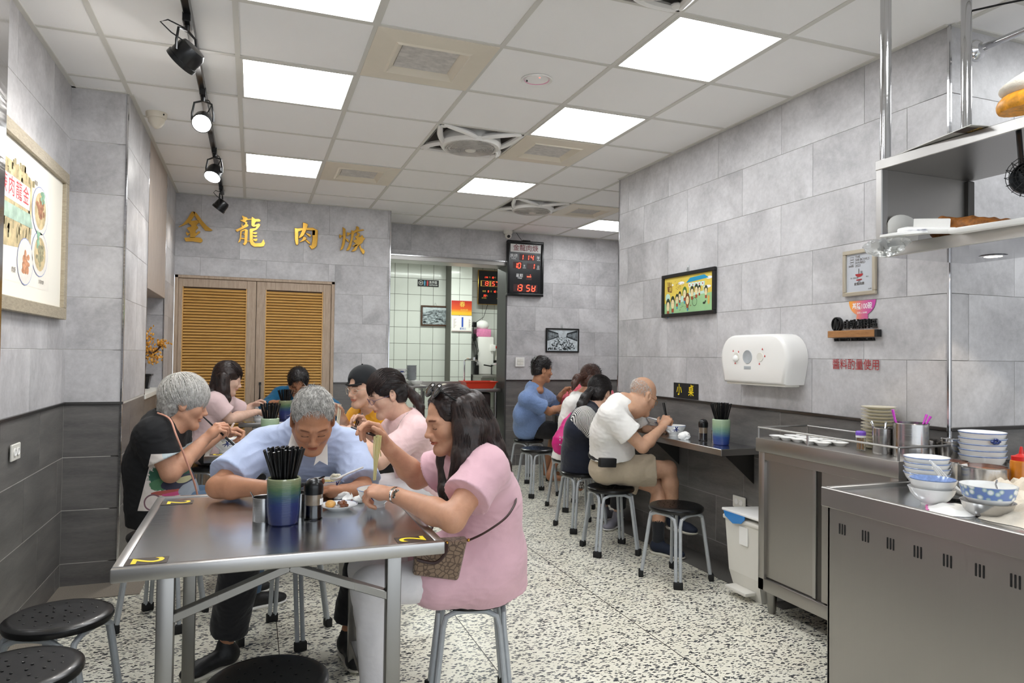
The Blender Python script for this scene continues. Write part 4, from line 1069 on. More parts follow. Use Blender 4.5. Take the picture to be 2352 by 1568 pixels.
lay('printed_clothes', [[(x-.012*s, y-.03*s), (x+.012*s, y-.03*s), (x+.01*s, y-.052*s), (x-.01*s, y-.052*s)] for x, y, s, h in PE], 'toon_cloth', .0011)
lay('printed_legs', [[(x-.006*s, y-.05*s), (x+.006*s, y-.05*s), (x+.005*s, y-.07*s), (x-.005*s, y-.07*s)] for x, y, s, h in PE[:6]], 'toon_blue', .0010)
lay('printed_wheel', [[(.405+.028*math.cos(a), .095+.03*math.sin(a)), (.405+.028*math.cos(a+.35), .095+.03*math.sin(a+.35)), (.405+.025*math.cos(a+.35), .095+.027*math.sin(a+.35)), (.405+.025*math.cos(a), .095+.027*math.sin(a))] for a in [k*.35 for k in range(18)]], 'toon_hair', .0012)
lay('printed_dog', [ellipse(.565, .09, .012, .022), ellipse(.565, .115, .012, .014)], 'toon_ochre', .0012)
lay('printed_cat', [ellipse(.515, .08, .016, .008), ellipse(.53, .09, .007, .007)], 'toon_hair', .0012)
lay('printed_emblem', [[(.06, .26), (.12, .255), (.125, .20), (.12, .18), (.07, .19)]], 'toon_brown', .0012)
A = MB(); text(A, '金龍', .036, M @ Matrix.Translation((.092, .24, .0016)), 0, .001); text(A, '焿', .036, M @ Matrix.Translation((.105, .203, .0016)), 0, .001); part(t, 'printed_emblem_characters', A, 'toon_sky', False, False)
lay('printed_handwriting', [[(x, y), (x+.012, y+.004), (x+.012, y+.006), (x, y+.002)] for x, y in [(rs.uniform(.16, .26), rs.uniform(.19, .26)) for k in range(22)]+[(rs.uniform(.22, .36), rs.uniform(.04, .075)) for k in range(22)]], 'toon_brown', .0012)
hook(t, .31, .317, M=frame(Vector((0, 0, 0)), (0, -1, 0), (0, 0, 1)))

# small-table sign
t = thing('small_table_sign', 'small black sign with two yellow characters above wall counter', 'sign', (2.895, 4.215, 1.05)); MS = frame(Vector((0, 0, 0)), (0, -1, 0), (0, 0, 1))
m = MB(); m.box((-.147, 0, 0), (.147, .108, .006), .001, MS); part(t, 'plate', m, 'black_matt', False)
m = MB(); text(m, '小', .085, MS @ Matrix.Translation((-.075, .054, .0068)), 0, .004, sx=.8); text(m, '桌', .085, MS @ Matrix.Translation((.07, .054, .0068)), 0, .003, sx=.8); part(t, 'characters', m, 'yellow_pigment', False, False)

# jumbo paper dispenser
t = thing('tissue_dispenser', 'large white rounded paper dispenser on the right wall', 'paper dispenser', (2.897, 3.352, 1.195)); MD = frame(Vector((0, 0, 0)), (0, -1, 0), (0, 0, 1))
def disp_outline(s=1.0):
    w = .298*s; b = 0.0; tp = .288
    pts = [(-w*.90, b), (w*.90, b)]
    for k in range(9): a = -0.35+k*(math.pi/2+.35)/8; pts.append((w-.125+.125*math.cos(a), tp-.14+.14*math.sin(a)))
    for k in range(9): a = math.pi/2+k*(math.pi/2+.35)/8; pts.append((-(w-.125)+.125*math.cos(a), tp-.14+.14*math.sin(a)))
    return pts
o1 = disp_outline(); n = len(o1); m = MB()
cx, cy = 0, .14
lv = [(0.0, 1.0, 0), (.10, 1.0, .0), (.125, .985, 0.0), (.138, .955, 0), (.142, .9, 0), (.1425, .4, 0)]
vs = []
for z, s, _ in lv: vs += [(cx+(x-cx)*s, cy+(y-cy)*s, z) for x, y in o1]
fs = []
for k in range(len(lv)-1):
    for e in range(n): fs.append((k*n+e, k*n+(e+1) % n, (k+1)*n+(e+1) % n, (k+1)*n+e))
fs.append(tuple((len(lv)-1)*n+e for e in range(n))); m.add(vs, fs, MD); part(t, 'cover', m, 'white_plastic', False, ang=1.2)
m = MB(); m.lathe([(.041, .1425), (.039, .146), (.036, .1445)], n=28, M=MD @ Matrix.Translation((-.035, .155, 0)), cap1=True); part(t, 'window', m, 'grey_paint', False)
for x in (-.135, .075):
    m = MB(); m.lathe([(.028, .1425), (.026, .1455), (.018, .1445)], n=24, M=MD @ Matrix.Translation((x, .155, 0)), cap1=True); part(t, 'knob', m, 'offwhite_plastic', False)
m = MB()
for x, y in ((-.165, .19), (-.115, .185), (-.145, .115), (.07, .115), (.095, .2), (.115, .16)): flat(m, [(x-.006, y-.004), (x+.006, y-.004), (x, y+.009)], MD, .144)
part(t, 'arrow_marks', m, 'red_cap', False, False)
m = MB(); m.box((-.065, .082, .142), (-.005, .1, .1445), .001, MD); part(t, 'badge', m, 'grey_paint', False)
m = MB(); m.sphere((0, 0, 0), (.022, .02, .012), M=MD @ Matrix.Translation((-.14, .145, .147))); m.box((-.155, .03, .138), (-.135, .03, .142), 0, MD) if False else None; part(t, 'loose_tissue', m, 'tissue', False)
m = MB(); m.box((-.255, -.012, .02), (.255, .004, .12), .004, MD); part(t, 'base_lip', m, 'offwhite_plastic', False)

# award certificate
t, M = picture('award_certificate', 'champagne-framed grey award certificate under the hanging shelf', 'certificate', (2.897, 2.80, 1.668), (0, -1, 0), 0.205, 0.235, 0.02, 0.02, 'silver_frame', (-1, 0, 0), 'paper_grey')
A = MB(); Mz = M @ Matrix.Translation((0, 0, .0005))
for s, z, x, y in (('THE', .017, .075, .198), ('500 BOWLS', .017, .075, .183), ('AWARD', .017, .075, .168), ('2023', .017, .075, .153)): text(A, s, z, Mz @ Matrix.Translation((x, y, 0)), 0, 0, 'LEFT')
text(A, '500碗', .013, Mz @ Matrix.Translation((.05, .153, 0)), 0, 0, 'CENTER'); text(A, '1', .038, Mz @ Matrix.Translation((.098, .123, 0)), 0); text(A, '碗', .014, Mz @ Matrix.Translation((.115, .117, 0)), 0)
text(A, '第一屆500碗', .009, Mz @ Matrix.Translation((.07, .091, 0)), 0); text(A, '2023', .008, Mz @ Matrix.Translation((.15, .093, 0)), 0); text(A, '基隆', .009, Mz @ Matrix.Translation((.1, .073, 0)), 0); text(A, '金龍肉焿', .016, Mz @ Matrix.Translation((.1, .06, 0)), 0, .0004); text(A, '500輯', .008, Mz @ Matrix.Translation((.165, .03, 0)), 0)
for k in range(3):
    e = ellipse(.055, .198-.013*k, .013, .012, 10, math.pi, 2*math.pi)
    for p, q in zip(e, e[1:]): flat(A, [p, q, (q[0], q[1]+.0016), (p[0], p[1]+.0016)], Mz)
    flat(A, [(.042, .198-.013*k), (.068, .198-.013*k), (.068, .1995-.013*k), (.042, .1995-.013*k)], Mz)
part(t, 'print', A, 'ink_dark', False, False)
A = MB(); flat(A, ellipse(.1, .111, .024, .016, 14, math.pi, 2*math.pi), Mz); flat(A, [(.083, .083), (.117, .085), (.117, .079), (.083, .077)], Mz); part(t, 'red_bowl_emblem', A, 'red_pigment', False, False)
# bowl-shaped sticker
def grad():
    s = NT('sticker_gradient'); v = s.coords((1, 1, 1), 'obj'); sx = s.new('ShaderNodeSeparateXYZ'); s.link(v, sx.inputs[0])
    s.base(s.ramp(s.math('ADD', s.math('MULTIPLY', sx.outputs[1], -6.0), .5), [(0.1, lin('ee9d3c')), (0.5, lin('d06a86')), (0.9, lin('c0469c'))])); s.set(Roughness=.5)
grad()
t = thing('bowl_sticker', 'orange to magenta bowl-shaped sticker under the certificate', 'sticker', (2.8955, 2.688, 1.56)); MS = frame(Vector((0, 0, 0)), (0, -1, 0), (0, 0, 1))
m = MB(); m.prism(ellipse(0, .083, .083, .078, 20, math.pi, 2*math.pi)+[(.083, .083)], .0012, MS); m.prism([(-.036, -.012), (.036, -.012), (.034, .012), (-.034, .012)], .001, MS); part(t, 'bowl', m, 'sticker_gradient', False, False)
m = MB(); text(m, '基隆100碗', .037, MS @ Matrix.Translation((0, .052, .0018)), 0, .0012, sx=.74); text(m, '基隆 x 500輯', .011, MS @ Matrix.Translation((0, .02, .0018)), 0); part(t, 'lettering', m, 'white_pigment', False, False)
# self-service seasoning sign
t = thing('seasoning_sign', 'black raised lettering over a wooden bar above the plate stack', 'sign', (2.895, 2.735, 1.48)); 
m = MB(); m.box((-.15, -.024, 0.0), (.148, .012, .03), .002, MS); part(t, 'wooden_bar', m, 'sign_wood', False)
m = MB(); m.box((.148, -.024, 0), (.164, .012, .03), .001, MS); part(t, 'bar_end', m, 'black_matt', False)
m = MB(); text(m, '自助調料區', .052, MS @ Matrix.Translation((.04, .04, .0)), .012, .0008, sx=.8); part(t, 'characters', m, 'black_matt', False, False)
m = MB(); text(m, 'SELF-SERVICE SEASONING AREA', .022, MS @ Matrix.Translation((0, -.036, .0)), .008, .0, sx=.82); part(t, 'small_lettering', m, 'black_matt', False, False)
m = MB()
for a in range(20): 
    p = [(-.103+.032*math.cos(a*.314), .046+.038*math.sin(a*.314)), (-.103+.032*math.cos(a*.314+.33), .046+.038*math.sin(a*.314+.33)), (-.103+.027*math.cos(a*.314+.33), .046+.033*math.sin(a*.314+.33)), (-.103+.027*math.cos(a*.314), .046+.033*math.sin(a*.314))]
    m.prism(p, .02, MS)
m.prism([(-.12, .02), (-.112, .02), (-.108, .07), (-.114, .07)], .02, MS); m.prism([(-.108, .075), (-.1, .075), (-.096, .02), (-.103, .012)], .02, MS); m.prism([(-.094, .02), (-.087, .03), (-.084, .065), (-.09, .06)], .02, MS)
part(t, 'round_emblem', m, 'black_matt', False, False)
m = MB(); text(m, '醬料酌量使用', .058, MS, .002, .0008, sx=.86); o = single('red_lettering', 'red painted characters on the wall above the plate stack', 'wall lettering', m, 'red_pigment', (0, 0, 0), smooth=False); o.location = (2.894, 2.728, 1.313)

# ------------------------------------------------------------------ kitchen behind the opening
t = thing('restroom_sign', 'small black restroom sign with arrow on white kitchen tiles', 'sign', (2.35, 10.493, 2.38)); MK = frame(Vector((0, 0, 0)), (1, 0, 0), (0, 0, 1))
m = MB(); m.box((0, 0, 0), (.33, .105, .006), .001, MK); part(t, 'plate', m, 'black_matt', False)
m = MB(); Mk = MK @ Matrix.Translation((0, 0, .0068)); text(m, '洗手間', .05, Mk @ Matrix.Translation((.24, .064, 0)), 0, .001, sx=.85); text(m, 'RESTROOM', .025, Mk @ Matrix.Translation((.245, .024, 0)), 0, .0008)
for a in range(24): flat(m, [(.048+r*math.cos(b), .054+r*math.sin(b)) for r, b in ((.034, a*.262), (.034, a*.262+.27), (.029, a*.262+.27), (.029, a*.262))][::-1], Mk)
flat(m, [(.03, .054), (.045, .068), (.045, .058), (.068, .058), (.068, .05), (.045, .05), (.045, .04)][::-1], Mk); part(t, 'white_print', m, 'white_pigment', False, False)
for nm, x, mt in (('blue_figure', .108, 'toon_blue'), ('red_figure', .152, 'ink_red')):
    m = MB(); flat(m, ellipse(x, .088, .008, .008, 10), Mk); flat(m, [(x-.014, .078), (x+.014, .078), (x+.01, .045), (x+.008, .012), (x-.008, .012), (x-.01, .045)][::-1], Mk); part(t, nm, m, mt, False, False)
t, M = picture('framed_old_photo', 'brown-framed old landscape photograph on white kitchen tiles', 'picture', (2.405, 10.493, 1.775), (1, 0, 0), .452, .315, .024, .025, 'dark_wood', (0, -1, 0), 'photo_grey')
rs = random.Random(9); A = MB(); B = MB()
flat(B, [(.03, .2), (.2, .25), (.42, .25), (.42, .285), (.03, .285)][::-1], M, .0003)
for k in range(50): x, y = rs.uniform(.05, .4), rs.uniform(.04, .2); flat(A if k % 2 else B, [(x+p, y+q*.5) for p, q in ellipse(0, 0, rs.uniform(.01, .04), rs.uniform(.006, .02), 7)], M, .0005+k*1e-5)
part(t, 'photo_shadows', A, 'photo_dark', False, False); part(t, 'photo_lights', B, 'photo_pale', False, False)
m = MB(); m.tube([MK @ Vector((.2, .315, .01)), MK @ Vector((.225, .36, .006)), MK @ Vector((.25, .315, .01))], .002, 4); part(t, 'hanging_wire', m, 'steel_tube', False)
def cal():
    s = NT('calendar_red'); v = s.coords((1, 1, 1), 'obj'); sx = s.new('ShaderNodeSeparateXYZ'); s.link(v, sx.inputs[0])
    s.base(s.ramp(s.math('MULTIPLY', sx.outputs[2], 2.2), [(0.63, lin('e9b52f')), (0.75, lin('d8571f')), (1.0, lin('b3251b'))])); s.set(Roughness=.45)
cal()
t = thing('wall_calendar', 'red and gold wall calendar with a big blue one', 'calendar', (2.808, 10.193, 1.69))
m = MB(); m.box((0, .25, 0), (.32, .47, .004), 0, MK); part(t, 'backing_card', m, 'calendar_red', False, False)
m = MB(); Mk = MK @ Matrix.Translation((0, 0, .0048)); flat(m, ellipse(.17, .41, .05, .05, 18), Mk) if False else None
for k in range(5): text(m, '吉祥如意', .03, Mk @ Matrix.Translation((.2, .33-.014*k, 0)), 0, 0, sx=1.0) if k < 1 else text(m, 'ooo oooo ooo', .012, Mk @ Matrix.Translation((.2, .325-.014*k, 0)), 0)
text(m, '春', .09, Mk @ Matrix.Translation((.17, .41, 0)), 0, .001); part(t, 'gold_print', m, 'toon_sky', False, False)
m = MB(); m.box((0, 0, 0), (.32, .235, .02), .002, MK); part(t, 'day_pad', m, 'paper', False)
m = MB(); text(m, '1', .21, MK @ Matrix.Translation((.17, .135, .0206)), 0, .012); text(m, '星期三', .035, MK @ Matrix.Translation((.18, .042, .0206)), 0, .001); part(t, 'blue_date', m, 'blue_pigment', False, False)
m = MB()
for k in range(9): m.box((.03, .06+.016*k, .02), (.05+.012*(k % 3), .064+.016*k, .0206), 0, MK); m.box((.27, .07+.014*k, .02), (.29+.01*(k % 2), .074+.014*k, .0206), 0, MK)
m.box((0.005, .004, .02), (.315, .01, .0206), 0, MK); part(t, 'fine_print', m, 'panel_maroon', False, False)
# second clock
t = thing('kitchen_clock', 'black digital clock with gold edge inside the kitchen', 'clock', (3.28, 10.40, 2.13)); 
m = MB(); m.box((0, 0, 0), (.52, .54, .035), .006, MK); part(t, 'gold_edge', m, 'gold', False)
m = MB(); m.box((.007, .007, .03), (.513, .533, .038), .002, MK); part(t, 'face', m, 'clock_face', False)
m = MB(); m.box((.04, .285, .037), (.48, .375, .0392), 0, MK); part(t, 'time_surround', m, 'toon_ochre', False, False)
m = MB(); m.box((.06, .29, .0385), (.185, .37, .0398), 0, MK); m.box((.215, .29, .0385), (.34, .37, .0398), 0, MK); part(t, 'time_window', m, 'dim_red', False, False)
m = MB(); Mk = MK @ Matrix.Translation((0, 0, .0405))
for ch, x in (('1', .08), ('3', .125), ('5', .23), ('7', .285)): seg(m, ch, x, .3, .036, .06, Mk)
for ch, x in (('1', .1), ('1', .12), ('4', .14), ('1', .22), ('0', .24), ('1', .39)): seg(m, ch, x, .415, .012, .025, Mk)
for ch, x in (('8', .16), ('1', .25), ('0', .275)): seg(m, ch, x, .195, .014, .026, Mk)
for ch, x in (('3', .09), ('3', .115), ('3', .35), ('0', .375)): seg(m, ch, x, .125, .014, .028, Mk)
part(t, 'figures', m, 'led_red', False, False)
m = MB(); text(m, '年', .03, Mk @ Matrix.Translation((.19, .428, 0)), 0); text(m, '月', .03, Mk @ Matrix.Translation((.28, .428, 0)), 0); text(m, '農曆', .03, Mk @ Matrix.Translation((.1, .207, 0)), 0); text(m, '月', .03, Mk @ Matrix.Translation((.215, .207, 0)), 0); text(m, '日', .03, Mk @ Matrix.Translation((.32, .207, 0)), 0); text(m, '%', .03, Mk @ Matrix.Translation((.15, .138, 0)), 0); text(m, '相對濕度', .02, Mk @ Matrix.Translation((.1, .1, 0)), 0); text(m, '室內溫度', .02, Mk @ Matrix.Translation((.35, .1, 0)), 0)
part(t, 'captions', m, 'toon_ochre', False, False)
m = MB(); m.tube([MK @ Vector((.17, 0, .01)), MK @ Vector((.1, -.2, .02)), MK @ Vector((-.05, -.3, .02)), MK @ Vector((-.1, -.36, .02))], .004, 5); part(t, 'cord', m, 'black_rubber', False)

def steel_table(t, x0, x1, y0, y1, z, th=.04, leg=.02, under=None):
    m = MB(); m.box((x0, y0, z-th), (x1, y1, z), .004); part(t, 'table_top', m, 'steel_panel')
    for x in (x0+.05, x1-.05):
        for y in (y0+.05, y1-.05):
            m = MB(); m.cyl((x, y, 0), (x, y, z-th), leg, n=12); part(t, 'leg', m, 'steel_tube')
t = thing('sink_table', 'stainless sink table with drain board in the kitchen opening', 'sink', (2.45, 8.35, 0)); steel_table(t, 1.96, 2.85, 8.03, 8.62, .93)
m = MB(); m.box((2.2, 8.1, .55), (2.75, 8.55, .88), .02); part(t, 'sink_bowl', m, 'steel_dark')
m = MB(); m.box((1.96, 8.6, .93), (2.85, 8.62, 1.0), .003); part(t, 'back_lip', m, 'steel_panel')
m = MB(); m.cyl((2.52, 8.5, .93), (2.52, 8.5, 1.27), .014, n=10); m.tube([(2.52, 8.5, 1.27), (2.54, 8.46, 1.285), (2.62, 8.4, 1.28), (2.66, 8.38, 1.26), (2.66, 8.38, 1.21)], .013, 8); m.cyl((2.62, 8.4, 1.27), (2.62, 8.4, 1.31), .016); part(t, 'faucet', m, 'chrome')
def tray(m, c, w, d, h, fl=.8):
    q = lambda s, t_, z: [(c[0]-s, c[1]-t_, c[2]+z), (c[0]+s, c[1]-t_, c[2]+z), (c[0]+s, c[1]+t_, c[2]+z), (c[0]-s, c[1]+t_, c[2]+z)]
    vs = q(w*fl, d*fl, 0)+q(w, d, h)+q(w+.012, d+.012, h)+q(w+.012, d+.012, h-.008)+q(w, d, h-.008)+q(w-.006, d-.006, h-.008)+q(w*fl-.006, d*fl-.006, .006)
    fs = [(3, 2, 1, 0)]
    for (a, b) in ((0, 4), (4, 3), (3, 2), (2, 1), (1, 5), (5, 6)):
        for e in range(4): fs.append((a*4+e, a*4+(e+1) % 4, b*4+(e+1) % 4, b*4+e))
    fs.append((24, 25, 26, 27)); m.add(vs, fs)
m = MB(); tray(m, (2.62, 8.22, .931), .20, .13, .085); single('red_basin', 'red plastic basin on the kitchen sink table', 'basin', m, 'red_plastic', (2.62, 8.22, .931))
m = MB(); rs = random.Random(1)
for k in range(14): m.sphere((2.25+rs.uniform(-.07, .07), 8.25+rs.uniform(-.04, .04), .95+rs.uniform(0, .02)), (.04, .03, .018), 8, 5)
single('rag', 'crumpled pale rag on the kitchen sink table', 'cloth', m, 'dirty_cloth', (2.25, 8.25, .931))
t = thing('stand', 'small steel stand carrying stacked bowls in the kitchen', 'stand', (1.7, 8.3, 0)); steel_table(t, 1.45, 1.93, 8.05, 8.55, .97, .03, .012)
def bowl_prof(r, h, foot=.45, lip=.0):
    return [(r*foot*.9, 0), (r*foot, 0), (r*foot, h*.1), (r*.72, h*.3), (r*.92, h*.7), (r, h), (r*.985, h+.001), (r*.9, h*.7), (r*.68, h*.33), (r*.3, h*.18), (.001, h*.16)]
for k in range(4):
    m = MB(); m.lathe(bowl_prof(.075, .06), n=20); o = single('stacked_bowl', 'white bowl with blue marks in kitchen stack, counted %s' % ('lowest', 'second lowest', 'third up', 'topmost')[k], 'bowl', m, 'porcelain', (0, 0, 0), 'white bowls stacked on the kitchen stand'); o.location = (1.645, 8.18, .97+.045*k)
    m = MB(); m.box((-.02, -.078, .02), (.02, -.07, .035)); part(o, 'blue_mark', m, 'porcelain_navy', False)
for k in range(11):
    m = MB(); m.lathe(bowl_prof(.062, .03), n=18); o = single('stacked_dish', 'small pale blue-grey dish in the tall kitchen stack', 'dish', m, 'grey_paint', (0, 0, 0), 'dishes in the tall kitchen stack'); o.location = (1.79, 8.25, 1.02+.0155*k)
m = MB(); m.lathe(bowl_prof(.075, .055), n=20); o = single('stacked_bowl', 'pale bowl right of the tall dish stack in kitchen', 'bowl', m, 'porcelain', (0, 0, 0)); o.location = (1.82, 8.1, .97)
m = MB(); m.lathe(bowl_prof(.068, .05), n=20); o = single('stacked_bowl', 'pale bowl under the tall dish stack in kitchen', 'bowl', m, 'porcelain', (0, 0, 0)); o.location = (1.79, 8.25, .97)
# back bench
t = thing('kitchen_bench', 'steel bench with pots at the kitchen back', 'bench', (3.6, 10.0, 0)); m = MB(); m.box((3.15, 9.7, 1.0), (4.2, 10.38, 1.04), .004); part(t, 'bench_top', m, 'steel_panel')
for lo_, hi_ in (((3.15, 9.75, 0), (3.2, 10.35, 1.0)), ((3.5, 9.75, 0), (3.56, 9.8, 1.0)), ((4.1, 9.75, 0), (4.15, 10.35, 1.0))): m = MB(); m.box(lo_, hi_); part(t, 'bench_leg', m, 'steel_panel')
t = thing('water_dispenser', 'white wall water heater with pink tissue bag on top', 'water heater', (3.38, 10.32, 1.04)); m = MB(); m.box((3.24, 10.2, 1.04), (3.5, 10.42, 1.62), .02); part(t, 'body', m, 'white_plastic'); m = MB(); m.box((3.44, 10.17, 1.4), (3.52, 10.21, 1.5), .006); part(t, 'tap', m, 'white_plastic')
t = thing('tissue_pack', 'pink tissue pack in clear bag on the water heater', 'tissue pack', (3.35, 10.3, 1.62)); m = MB(); m.box((3.22, 10.22, 1.62), (3.46, 10.4, 1.74), .015); part(t, 'pack', m, 'pink_plastic'); m = MB(); m.sphere((3.34, 10.3, 1.80), (.11, .08, .08), 10, 7); part(t, 'bag_top', m, 'tissue')
t = thing('cooking_pot', 'shiny steel pot with lid at the kitchen back', 'pot', (3.52, 9.95, 1.04)); m = MB(); m.lathe([(.14, 0), (.15, .01), (.15, .15), (.155, .155)], (3.52, 9.95, 1.04), 30); part(t, 'pot', m, 'steel_pot'); m = MB(); m.lathe([(.156, .155), (.13, .175), (.06, .19), (.001, .195)], (3.52, 9.95, 1.04), 30, cap0=False); part(t, 'lid', m, 'mirror_steel'); m = MB(); m.sphere((3.52, 9.95, 1.25), .02); m.tube([(3.38, 9.95, 1.17), (3.25, 9.93, 1.19)], .01); m.tube([(3.66, 9.95, 1.15), (3.7, 9.95, 1.16), (3.68, 9.9, 1.15)], .01); part(t, 'handle', m, 'black_plastic')
m = MB(); m.lathe([(.04, 0), (.045, .01), (.045, .12), (.02, .16), (.02, .18)], (3.58, 10.25, 1.26), 18, cap1=True); single('sauce_jar', 'clear jar with red cap behind the kitchen pot', 'jar', m, 'offwhite_plastic', (3.58, 10.25, 1.26))
m = MB(); m.cyl((3.58, 10.25, 1.44), (3.58, 10.25, 1.48), .045, n=18); single('jar_lid', 'red lid of the jar behind the kitchen pot', 'lid', m, 'red_cap', (3.58, 10.25, 1.44))
m = MB(); m.box((3.53, 10.18, 1.04), (3.95, 10.4, 1.26), .02); single('storage_tin', 'grey metal tin under the red-capped jar', 'tin', m, 'steel_dark', (3.7, 10.3, 1.04))
t = thing('cable_tangle', 'tangle of cords and plugs beside the water heater', 'cords', (3.16, 10.19, 1.2)); m = MB(); rs = random.Random(4)
for k in range(4): m.tube([(3.15+rs.uniform(0, .06), 10.18, 1.85-.1*k), (3.13+rs.uniform(0, .08), 10.17, 1.6), (3.2+rs.uniform(0, .05), 10.17, 1.4), (3.16, 10.17, 1.15)], .006, 5)
part(t, 'cords', m, 'black_rubber'); m = MB(); m.box((3.14, 10.15, 1.76), (3.2, 10.19, 1.84), .006); m.box((3.14, 10.15, 1.55), (3.19, 10.19, 1.66), .006); part(t, 'plugs', m, 'black_plastic')
m = MB(); m.box((3.15, 10.1, 1.04), (3.23, 10.16, 1.2), .006); m.box((3.17, 10.1, 1.2), (3.21, 10.14, 1.34), .006); single('phone', 'black cordless telephone on the kitchen bench', 'telephone', m, 'black_plastic', (3.19, 10.13, 1.04))
# ------------------------------------------------------------------ tables, stools and counters
def dining_table(lab, x0, x1, y0, y1, z, num, decals, lx=(.13, .15), ly=(.06, .09)):
    t = thing('dining_table', lab, 'table', ((x0+x1)/2, (y0+y1)/2, 0), 0, 'steel dining tables')
    m = MB(); m.box((x0+.004, y0+.004, z-.036), (x1-.004, y1-.004, z-.004)); part(t, 'table_top', m, 'steel_top')
    b = .028
    for lo, hi in (((x0, y0), (x1, y0+b)), ((x0, y1-b), (x1, y1)), ((x0, y0+b), (x0+b, y1-b)), ((x1-b, y0+b), (x1, y1-b))):
        m = MB(); m.box((*lo, z-.038), (*hi, z), .004); part(t, 'rim', m, 'steel_edge')
    ym = (y0+y1)/2
    for k, (x, y) in enumerate(((x0+lx[0], y0+ly[0]), (x1-lx[1], y0+ly[0]), (x0+lx[0], y1-ly[1]), (x1-lx[1], y1-ly[1]))):
        m = MB(); m.box((x-.0225, y-.0225, .015), (x+.0225, y+.0225, z-.038), .004); g = part(t, 'leg', m, 'steel_tube')
        m = MB(); m.box((x-.024, y-.024, 0), (x+.024, y+.024, .02), .003); part(g, 'rubber_foot', m, 'black_rubber')
        c = Vector(((x0+x1)/2, y, z-.05)); a = Vector((x, y, z-.17))
        m = MB(); d = (c-a); L = d.length; M = frame(a, d, (0, 1, 0)); m.box((0, -.018, -.012), (L, .018, .012), .002, M); part(t, 'brace', m, 'steel_tube')
    m = MB(); m.box((x0+lx[0], ym-.02, z-.075), (x1-lx[1], ym+.02, z-.038), .003); part(t, 'under_rail', m, 'steel_tube')
    m = MB(); m.box((x1-lx[1]-.015, y0+ly[0], .1), (x1-lx[1]+.015, y1-ly[1], .13), .003); part(t, 'foot_rail', m, 'steel_tube')
    for (x, y, ux, uy) in decals:
        M = frame(Vector((x, y, z-.0035)), ux, uy)
        m = MB(); m.box((-.033, -.055, 0), (.033, .055, .0012), .0, M); q = part(t, 'number_sticker', m, 'brown_decal')
        m = MB(); text(m, num, .115, M @ Matrix.Translation((0, 0, .002)), 0, .004); part(q, 'number', m, 'yellow_pigment', smooth=False)
    return t
L2 = ((0, -1, 0), (1, 0, 0)); R2 = ((0, 1, 0), (-1, 0, 0))
dining_table('stainless dining table in front with yellow number two stickers', -.345, .572, 2.11, 3.11, .76, '2', [(-.268, 2.18, *L2), (-.262, 2.98, *L2), (.487, 2.18, *R2), (.487, 2.98, *R2)])
dining_table('stainless dining table with a yellow number three, behind the man in light blue', -.245, .68, 4.22, 5.18, .76, '3', [(-.165, 4.29, *L2), (.6, 4.29, *R2)])
dining_table('stainless dining table farthest back, before the louvred doors', -.10, .80, 6.12, 6.80, .76, '5', [(-.02, 6.19, *L2)])
dining_table('stainless dining table round the corner at the far wall', 3.02, 3.92, 6.15, 7.15, .75, '6', [])

def make_stool():
    t = thing('stool', 'x', 'stool', (0, 0, 0), 0, 'round black stools with grey tube legs')
    m = MB(); R = .165
    m.lathe([(.02, .412), (R-.02, .412), (R-.004, .417), (R, .428), (R-.002, .438), (R-.012, .445), (R-.03, .447), (.09, .4455), (.001, .445)], n=40); s = part(t, 'seat', m, 'black_plastic', False)
    m = MB()
    for rr, k in ((.035, 6), (.075, 10), (.11, 14)):
        for q in range(k): a = 2*math.pi*q/k+rr*9; m.lathe([(.0042, .4456), (.0042, .4472), (.002, .448)], (rr*math.cos(a), rr*math.sin(a), 0), 6, cap0=False, cap1=True)
    part(s, 'studs', m, 'black_plastic', False)['kind'] = 'stuff'
    C = [(math.cos(k*math.pi/2), math.sin(k*math.pi/2)) for k in range(4)]
    for k in range(4):
        a = Vector((*C[k], 0)); b = Vector((*C[(k+1) % 4], 0)); ta = (b-a).normalized(); 
        ta2 = Vector((-C[k][1], C[k][0], 0)); tb2 = Vector((C[(k+1) % 4][1], -C[(k+1) % 4][0], 0))
        pts = [a*.205+ta2*.013+Vector((0, 0, .02)), a*.158+ta2*.013+Vector((0, 0, .345)), a*.150+ta2*.02+Vector((0, 0, .385)), a*.125+ta2*.045+Vector((0, 0, .402)), a*.095+ta2*.07+Vector((0, 0, .404))]
        pb = [b*.205+tb2*.013+Vector((0, 0, .02)), b*.158+tb2*.013+Vector((0, 0, .345)), b*.150+tb2*.02+Vector((0, 0, .385)), b*.125+tb2*.045+Vector((0, 0, .402)), b*.095+tb2*.07+Vector((0, 0, .404))]
        m = MB(); m.tube(pts+pb[::-1], .0105, 10); part(t, 'leg', m, 'grey_paint', False)
        m = MB(); p = a*.208
        M = frame(p, a, ta2); m.box((-.015, -.027, 0), (.015, .027, .042), .005, M); part(t, 'rubber_foot', m, 'black_rubber', False)
    return t
ST = make_stool()
